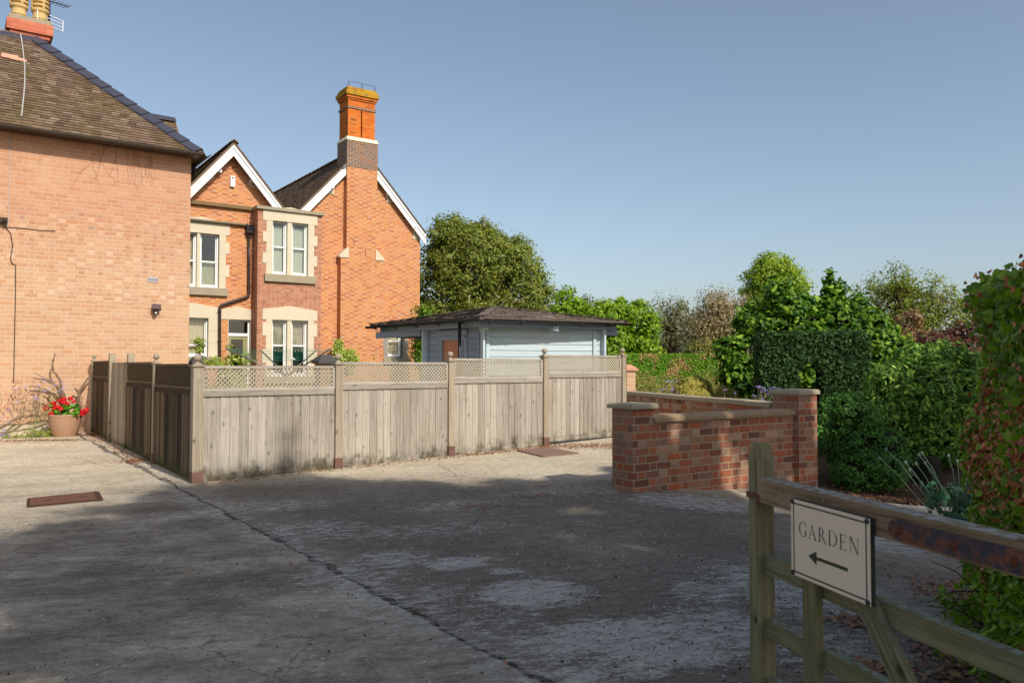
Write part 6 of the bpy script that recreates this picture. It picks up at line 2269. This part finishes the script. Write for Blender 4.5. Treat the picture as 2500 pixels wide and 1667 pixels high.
P_, N_, _c = crown([(pop.x - .02, pop.y, pop.z + .25, .30, .25, .28), (pop.x + .18, pop.y, pop.z + .12, .28, .2, .16), (pop.x - .16, pop.y, pop.z + .42, .14, .12, .14)], 60, 5, .1, .3)
leaf_cloud('leaves', P_, N_, .10, .055, Lf['bluegreen'], pt_, .35, .4, True)

# tall hedge at the right
hg0 = V((2.96, 5.05, 0)); hg1 = V((1.93, 2.6, 0))
e = (hg1 - hg0); ln = e.length; e.normalize(); nn = V((-abs(e.y), abs(e.x) * -1, 0)); nn = V((e.y, -e.x, 0))
if nn.x > 0: nn = -nn
hz = AT(2400, 712, 5.0).z
hd = thing('hornbeam_hedge', 'tall near hedge of green leaves flecked with dry brown ones at the right edge', 'hedge', (hg0.x + .4, hg0.y, gz(hg0.x, hg0.y)))
def hedge_pts(n, rg, edge=0.0, prob=None):
    f = rng.uniform(size=n)
    a = rng.uniform(-.05, ln, n); o = rng.uniform(0, 1.0, n); h = rng.uniform(0, 1, n) ** .9
    face = f < .40; far_ = (f >= .40) & (f < .66); nr_ = (f >= .66) & (f < .80); bk = (f >= .80) & (f < .90); top = f >= .90
    a = np.where(far_, 0, np.where(nr_, ln, a)); o = np.where(face, 0, np.where(bk, 1.0, o))
    X = np.array(hg0)[None] + np.outer(a, e) - np.outer(o, nn)
    # the hedge swells and frays a little
    zb = gz(2.9, 5) + .1
    hza = hz - .045 * a
    z = np.where(top, hza, zb + h * (hza - zb))
    bul = .06 * np.sin(z * 3.1 + a * 2) + .05 * np.sin(z * 7 + 1)
    X = X + np.outer(bul * (face | far_), nn * .7 - e * .5)
    X[:, 2] = z + (.02 * np.sin(a * 6) + .01) * top
    X += rng.normal(size=(n, 3)) * rg
    low = (h < .14) & ~top
    N_ = np.where(face[:, None], np.array(nn), np.where(far_[:, None], -np.array(e), np.where(nr_[:, None], np.array(e), np.where(bk[:, None], -np.array(nn), np.array([0, 0, 1.]))))) + rng.normal(size=(n, 3)) * .7
    N_[:, 2] += .25
    return X, N_, low
def nz3(X, s, ph):
    return np.sin(X[:, 0] * s + ph) * np.sin(X[:, 1] * s * 1.3 + ph * 2) + np.sin(X[:, 2] * s * .9 + ph * 3) * .8 + rng.normal(size=len(X)) * .5
X, N_, low = hedge_pts(46000, .036)
k = (nz3(X, 5.5, 1.1) < .8) & ~(low & (rng.uniform(size=len(X)) < .55))
leaf_cloud('green_leaves', X[k], N_[k], .046, .032, Lf['horn'], hd, .18, .4, True)
X, N_, low = hedge_pts(30000, .04)
k = (nz3(X, 5.5, 1.1) > .1) & ~low
leaf_cloud('brown_leaves', X[k], N_[k], .037, .024, Lf['dead'], hd, .38, .8, True)
mb = MB()
for k in range(70):
    a = random.uniform(0, ln); o = random.uniform(.0, .25)
    b = hg0 + e * a - nn * (.25 + o)
    b.z = gz(b.x, b.y)
    t1 = b + nn * random.uniform(.0, .34) + e * random.uniform(-.3, .2) + ZZ * random.uniform(.5, 1.9)
    mb.tube([b, b.lerp(t1, .5) + V((random.uniform(-.1, .1), random.uniform(-.1, .1), 0)), t1], [.012, .008, .003], 5, False)
for k in range(16):
    b = hg0 + e * random.uniform(0, .9) + nn * .03; b.z = gz(b.x, b.y) + random.uniform(.15, .6)
    t1 = b + nn * random.uniform(.12, .42) + ZZ * random.uniform(-.12, .28) + e * random.uniform(-.1, .3)
    mb.tube([b, b.lerp(t1, .6) + ZZ * .04, t1], [.005, .004, .002], 5, False)
mb.build('branches', M['bark'], hd)
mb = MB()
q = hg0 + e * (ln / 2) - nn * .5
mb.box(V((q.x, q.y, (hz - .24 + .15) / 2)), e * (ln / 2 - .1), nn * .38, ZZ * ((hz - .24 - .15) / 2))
mb.build('shade_core', Lf['core'], hd)  # dark block added as shade inside the tall hedge
# undergrowth at the foot of the hedge
Tree('undergrowth', 'low tangle of green leaves and twigs at the foot of the tall right-hand hedge', 'plants', (2.75, 4.3, gz(2.75, 4.3)),
     [(2.75, 4.6, gz(2.75, 4.6) + .15, .32, .3, .22), (2.5, 4.0, gz(2.5, 4.0) + .08, .28, .4, .16), (2.25, 3.5, gz(2.25, 3.5) + .05, .2, .4, .12)], 60, 16, .1, .06, .035, Lf['horn'], .01, limbn=26, kids=('leaves', 'twigs'), rt=.003, shell=.2)

# geraniums in the pot
zt_ = pb.z + hP
def blob(name, parent, pts, r, n, L, W, mat, fl=.7):
    P_ = []; N_ = []
    for c in pts:
        c = V(c)
        for k in range(n):
            d = V((random.gauss(0, 1), random.gauss(0, 1), random.gauss(0, 1))).normalized()
            P_.append(c + V((d.x * r, d.y * r, d.z * r * fl)) * random.uniform(.6, 1.05)); N_.append(d + V((0, 0, .2)))
    return leaf_cloud(name, P_, N_, L, W, mat, parent, .15)
ger = thing('red_geraniums', 'red geraniums with bright green leaves growing out of the stoneware pot', 'flowers', (pb.x, pb.y, zt_))
def pz(px, py, dy=0.0): 
    q = AT(px, py, pb.y + dy); return q
blob('leaves', ger, [pz(150 + random.uniform(-26, 44), 1003 + random.uniform(-14, 12), random.uniform(-.18, .18)) for k in range(80)], .045, 13, .05, .045, Lf['ger'])
for x, y, dz in ((113, 996, -.1), (112, 999, 0), (125, 1009, -.2), (120, 990, 0), (130, 984, -.05), (146, 978, 0), (156, 982, -.1), (163, 985, -.1), (148, 998, -.2), (140, 992, -.12), (133, 995, -.15), (172, 972, .1), (200, 1003, .1), (206, 1007, 0), (199, 1011, 0), (211, 1000, .05), (178, 979, .1), (155, 974, 0)):
    blob('flower_head', ger, [pz(x, y, dz)], .055, 46, .035, .032, Lf['petal_red'], .8)
mb = MB()
for k in range(22):
    a = V((pb.x + random.uniform(-.12, .12), pb.y + random.uniform(-.1, .1), zt_ - .05)); b = pz(150 + random.uniform(-38, 55), 990 + random.uniform(-10, 10))
    mb.tube([a, a.lerp(b, .5) + ZZ * .03, b], .004, 5, False)
mb.build('stems', M['pipe_brown'], ger)
# old climber stems on the wall behind the pot
def wl(px, py, off): 
    return wallpt(px, py, off)
clm = thing('wall_climber', 'gnarled bare climber branches spreading over the salmon wall behind the pot', 'climber', wallpt(180, 1050, .1))
mb = MB()
def br(pts, r0, r1, off0=.12, off1=.3):
    n_ = len(pts)
    P3 = [wl(px, py, off0 + (off1 - off0) * i / (n_ - 1)) for i, (px, py) in enumerate(pts)]
    out = []
    for i in range(n_ - 1):
        for k in range(4):
            out.append(P3[i].lerp(P3[i + 1], k / 4) + V((random.gauss(0, .006), 0, random.gauss(0, .006))))
    out.append(P3[-1])
    mb.tube(out, [r0 + (r1 - r0) * i / len(out) for i in range(len(out))], 7)
br([(168, 1050), (163, 985), (150, 960), (135, 940), (112, 928), (80, 923)], .035, .013)
br([(165, 990), (152, 950), (146, 925), (131, 908), (129, 890), (131, 875)], .026, .012)
br([(131, 880), (134, 868), (133, 862)], .012, .008, .3, .32)
br([(160, 975), (140, 945), (115, 925), (82, 910)], .014, .006)
br([(192, 1045), (190, 990), (194, 955), (200, 945), (213, 925), (224, 912)], .034, .014, .12, .2)
br([(192, 960), (186, 950), (181, 948)], .02, .012, .15, .2)
br([(150, 1020), (110, 1012), (70, 1016), (45, 1018), (20, 1035), (0, 1045), (-20, 1050)], .022, .016)
br([(130, 1022), (90, 1032), (50, 1036), (10, 1036), (-20, 1034)], .016, .010)
br([(60, 1010), (30, 1028), (5, 1040), (-20, 1046)], .02, .01, .3, .4)
br([(125, 985), (118, 975), (108, 967)], .02, .012, .1, .2)
for k in range(26):
    x, y = random.uniform(-10, 120), random.uniform(985, 1040)
    x1, y1 = x + random.uniform(-40, 60), y - random.uniform(10, 60)
    br([(x, y), ((x + x1) / 2 + random.uniform(-8, 8), (y + y1) / 2), (x1, y1)], .005, .0025, .15, random.uniform(.15, .5))
for k in range(26):
    x, y = random.uniform(190, 212), random.uniform(1000, 1055)
    x1, y1 = x + random.uniform(-8, 18), y - random.uniform(15, 70)
    br([(x, y), ((x + x1) / 2 + random.uniform(-5, 5), (y + y1) / 2), (x1, y1)], .005, .0025, .08, random.uniform(.1, .3))
mb.build('branches', M['twig'], clm)
P_ = []; N_ = []
for k in range(90):
    P_.append(wl(random.uniform(20, 150), random.uniform(930, 1010), random.uniform(.1, .4))); N_.append((random.gauss(0, 1), -1, random.gauss(0, 1)))
leaf_cloud('dry_leaves', P_, N_, .045, .03, Lf['litter'], clm)
vb = thing('verbena_flowers', 'lilac verbena flowers on wiry stems before the salmon wall left of the pot', 'flowers', G(30, 1080))
mb = MB(); P_ = []; N_ = []
for (px, py) in [(103, 922), (110, 932), (62, 943), (94, 940), (88, 948), (36, 950), (130, 928), (152, 935), (154, 944), (141, 954), (149, 958), (120, 948), (84, 972), (92, 975), (107, 955), (86, 968), (41, 982), (22, 1001), (4, 1020), (20, 1030), (10, 1050), (6, 1062), (8, 1080), (18, 1065), (152, 950), (133, 940), (3, 1085)]:
    h_ = wl(px, py, random.uniform(.3, .6))
    b = G(min(px * .5 + 8, 110), 1078) + V((random.uniform(-.2, .2), 0, 0))
    b.y = min(b.y, h_.y - .0)
    if random.random() < .55:
        mb.tube([b, b.lerp(h_, .5) + V((.05, 0, .08)), h_], .003, 4, False)
    P_ = []; N_ = []
    for q in range(16):
        P_.append(h_ + V((random.gauss(0, .022), random.gauss(0, .022), random.gauss(0, .014)))); N_.append((random.gauss(0, .5), -.6, .7))
    leaf_cloud('flower_head', P_, N_, .018, .014, Lf['petal_purple'], vb)
mb.build('stems', plain('green_stem', c255(120, 130, 70), .8), vb)
g0 = G(88, 1070)
Tree('weed_clump', 'green weeds growing from the joint between salmon wall and yard left of the pot', 'plant', g0, [(g0.x, g0.y, g0.z + .05, .28, .12, .12), (g0.x - .35, g0.y - .1, g0.z + .02, .25, .08, .05), (g0.x + .25, g0.y + .1, g0.z + .12, .12, .08, .14)], 70, 18, .05, .05, .014, Lf['weed'], .006, limbn=30, kids=('leaves', 'stem'), rt=.002)

# ivy and bushes in the courtyard
def wall_ivy(label, pts, d, n, per, mat, r=.16):
    c = H(*[Q(pts[0][0], pts[0][1], d)[0], d], .3)
    t = thing('ivy', label, 'climber', c)
    P_ = []; N_ = []
    for k in range(n):
        i = random.randrange(len(pts))
        px, py, rr = pts[i]
        s_, z_ = Q(px + random.uniform(-rr, rr), py + random.uniform(-rr, rr), d)
        for q in range(per):
            P_.append(H(s_ + random.gauss(0, r * .5), d - .06 - abs(random.gauss(0, .08)), z_ + random.gauss(0, r * .5))); N_.append(tuple(-VV + V((random.gauss(0, .4), random.gauss(0, .4), random.gauss(0, .4) + .2))))
    leaf_cloud('leaves', P_, N_, .085, .07, mat, t, .2)
    mb = MB()
    for k in range(6):
        px, py, rr = random.choice(pts)
        a = Q(px, py + 90, d - .03); b = Q(px, py, d - .03)
        mb.tube([H(a[0], d - .03, a[1]), H((a[0] + b[0]) / 2 + .05, d - .03, (a[1] + b[1]) / 2), H(b[0], d - .03, b[1])], .012, 5, False)
    mb.build('stem', M['bark'], t)
wall_ivy('yellow-green ivy climbing the chimney breast corner of the orange house', [(823, 840, 4), (823, 855, 5), (824, 870, 6), (838, 868, 9), (850, 862, 8), (856, 874, 10), (826, 884, 8), (845, 884, 14)], DC - .1, 90, 14, Lf['weed'])
wall_ivy('small tuft of ivy on the orange wall left of the painted window', [(901, 868, 5), (901, 878, 8), (903, 888, 10)], D0, 36, 14, Lf['weed'])
Tree('courtyard_shrub', 'light green leafy shrub showing over the fence in front of the back door', 'shrub', gb(570, 17), [el(545, 885, 17, 36, 20), el(565, 862, 17, 10, 26), el(590, 880, 17, 24, 14), el(520, 880, 17, 14, 14), el(560, 960, 17, 60, 70)], 90, 22, .16, .075, .04, Lf['weed'], .03, limbn=26, kids=('foliage', 'stem'), shell=.3, rt=.006)
Tree('courtyard_shrub', 'small leafy plant standing before the lower window next to the salmon wall', 'plant', gb(487, 20), [el(487, 838, 20, 9, 13), el(488, 852, 20, 7, 9)], 22, 16, .1, .06, .04, Lf['weed'], .015, limbn=10, kids=('leaves', 'stem'), rt=.005)
Tree('dark_evergreen', 'dark ivy-covered growth between the orange house and the log cabin', 'shrub', gb(1035, 30), [el(1032, 800, 30, 16, 60), el(1030, 860, 30, 18, 40)], 80, 40, .3, .1, .07, Lf['mag'], .1, limbn=12, kids=('foliage', 'stem'))
fl_ = thing('white_flowers', 'small bunch of white flowers just above the trellis by the bay window', 'flowers', gb(712, 13.5))
blob('flower_heads', fl_, [AT(706 + k * 3, 877 - (k % 2) * 2, 13.5) for k in range(5)], .02, 14, .025, .02, Lf['petal_white'])
mb = MB(); mb.tube([AT(712, 900, 13.5), AT(712, 878, 13.5)], .006, 5); mb.build('stem', M['twig'], fl_)

# ------------------------------------------------------------ litter (nobody could count it)
def litter(label, gens, L, W, mat, name='leaf_litter', lift=.03):
    P_ = []; N_ = []
    for gen, n in gens:
        for k in range(n):
            x, y = gen()
            P_.append((x, y, gz(x, y) + lift + random.random() * .008)); N_.append((random.gauss(0, .35), random.gauss(0, .35), 1))
    o = leaf_cloud(name, P_, N_, L, W, mat, None, .25)
    return tag(o, label, 'leaf litter', kind='stuff')
def seg(a, b, w, pw=1.0):
    def g():
        t = random.random() ** pw
        p = V((a.x, a.y, 0)).lerp(V((b.x, b.y, 0)), t)
        return p.x + random.gauss(0, w), p.y + random.gauss(0, w)
    return g
def blobg(px, py, rx, ry):
    c = G(px, py)
    return lambda: (c.x + random.gauss(0, rx), c.y + random.gauss(0, ry))
off_ = V((.10, -.14, 0))
litter('dry brown leaf litter along the foot of the wooden fences', [(seg(LP[0] + off_, LP[3] + off_, .05), 500), (seg(LP[2] + off_, LP[3] + off_, .10), 260), (seg(SP[0] + V((-.1, -.1, 0)), SP[3] + V((-.12, -.12, 0)), .07), 420), (blobg(1440, 1092, .6, .22), 900), (blobg(335, 1128, .12, .12), 200), (blobg(215, 1065, .2, .1), 260), (blobg(130, 1078, .35, .08), 260), (blobg(30, 1080, .3, .08), 160)], .035, .02, Lf['litter'])
litter('brown dead leaves and debris at the foot of the tall hedge', [(seg(V((2.55, 4.7, 0)), V((1.75, 2.9, 0)), .12), 900), (blobg(2100, 1530, .10, .08), 200), (blobg(2130, 1640, .10, .05), 160), (blobg(2380, 1470, .2, .25), 500), (seg(V((3.1, 5.4, 0)), V((2.6, 4.4, 0)), .1), 500)], .042, .026, Lf['litter'])
litter('scattered dark crumbs and dead leaves over the open yard', [(blobg(1350, 1220, 1.1, .35), 70), (blobg(1120, 1240, .35, .18), 60), (blobg(1100, 1180, .8, .5), 60), (blobg(1050, 1400, 1.6, 1.0), 60), (blobg(2120, 1380, .3, .35), 170), (lambda: (random.uniform(-4, 2.5), random.uniform(3.5, 10)), 130), (blobg(600, 1420, 1.0, 1.0), 30), (blobg(1290, 1216, .14, .05), 80), (blobg(1180, 1240, .14, .06), 60)], .028, .018, Lf['litter'])
P_ = []; N_ = []
for k in range(1800):
    if k % 2:
        x, y = random.uniform(-4.5, 3), random.uniform(3.2, 10.2)
    else:
        x, y = random.gauss(1.2, .9), random.gauss(4.6, 1.1)
    if abs(x) > .72 * y: continue
    P_.append((x, y, gz(x, y) + .024)); N_.append((random.gauss(0, .5), random.gauss(0, .5), 1))
P2 = []; N2 = []
for k in range(2600):
    x, y = random.gauss(.3, 1.6), random.uniform(3.4, 9.5)
    if abs(x) > .7 * y: continue
    P2.append((x, y, gz(x, y) + .023)); N2.append((random.gauss(0, .3), random.gauss(0, .3), 1))
tag(leaf_cloud('lime_flakes', P2, N2, .013, .009, plain('pale_lime_flake', c255(184, 180, 170), .95, var=.3), None, .1, lrand=.8), 'pale flakes of lime and grit strewn over the concrete', 'grit', kind='stuff')
tag(leaf_cloud('grit', P_, N_, .013, .009, plain('dark_moss_crumbs', c255(50, 45, 38), .95, var=.6), None, .3, lrand=.8), 'dark moss crumbs and grit strewn over the open yard', 'grit', kind='stuff')
litter('soil and dead leaves beneath the shrubs by the path', [(seg(G(2060, 1215), G(2330, 1225), .12), 700), (seg(G(2100, 1200), G(2200, 1160), .2), 400)], .05, .03, Lf['litter'])

# ------------------------------------------------------------ the tall trees behind the camera that shade the yard
def shade_tree(label, spots, base, n_extra=0):
    ells = []
    eD = V((.774, .633, 0)); hD = SUN_H
    for (e_, h_, z_, r_) in spots:
        c = eD * e_ + hD * (h_ + z_ / math.tan(SUN_EL))
        ells.append((c.x, c.y, z_, r_, r_, r_ * .8))
    t = thing('shade_tree', label, 'tree', base)
    P_, N_, C_ = [], [], []
    for el_ in ells:
        p, n_, c = crown([el_], 16, 34, el_[3] * .5, .15, .9)
        P_.append(p); N_.append(n_); C_ += list(c[:2])
    leaf_cloud('crown', np.concatenate(P_), np.concatenate(N_), .26, .17, Lf['shade'], t)
    mb = MB()
    cx = sum(e[0] for e in ells) / len(ells); cy = sum(e[1] for e in ells) / len(ells)
    limbs(mb, base, V((cx, cy, 6.5)), C_[::2], .3, .03)
    mb.build('trunk', M['bark'], t)
sp1, sp2, sp3 = [], [], []
def hedge_h(e_):  # far edge of the shade along the sun's direction, for each line across
    pts = [(.5, -7.4), (1.0, -8.3), (1.6, -8.7), (2.1, -9.0), (2.6, -9.8), (3.3, -10.3), (3.8, -10.2), (4.3, -9.4), (5.2, -8.7), (6.0, -7.4), (6.6, -7.6), (7.4, -7.0), (8.0, -6.4), (9.4, -6.2), (10, -6.8), (11.5, -7.4), (15, -8.2)]
    for (a, b), (c, d) in zip(pts, pts[1:]):
        if a <= e_ <= c: return b + (d - b) * (e_ - a) / (c - a)
    return pts[-1][1]
e_ = .75
while e_ < 14.6:
    h_ = hedge_h(e_) + 1.15
    row = 0
    while h_ < (3.0 if e_ > 1.2 else -6.0):
        r_ = random.uniform(.75, 1.0)
        z_ = random.uniform(8.5, 12)
        if row == 0: r_ = .7
        gap = .045 if row > 1 else .02
        if 6.5 < e_ < 10 and row < 2: gap = 1
        if random.random() > gap:
            (sp1 if e_ < 4.5 else sp2 if e_ < 8.5 else sp3).append((e_ + random.uniform(-.2, .2), h_ + random.uniform(-.2, .2), z_, r_))
        h_ += 1.35; row += 1
    e_ += .6 if e_ < 1 else .85
for k in range(17):
    sp2.append((random.uniform(6.3, 10.1), random.uniform(-7.3, -4.7), random.uniform(8.3, 9.6), random.uniform(.26, .42)))
shade_tree('tall tree behind the camera, leftmost of those shading the yard', sp1, V((6.5, -8, -.3)))
shade_tree('tall tree behind the camera, middle of those shading the yard', sp2, V((10.5, -6, -.3)))
shade_tree('tall tree behind the camera, rightmost of those shading the yard', sp3, V((15, -3.5, -.3)))
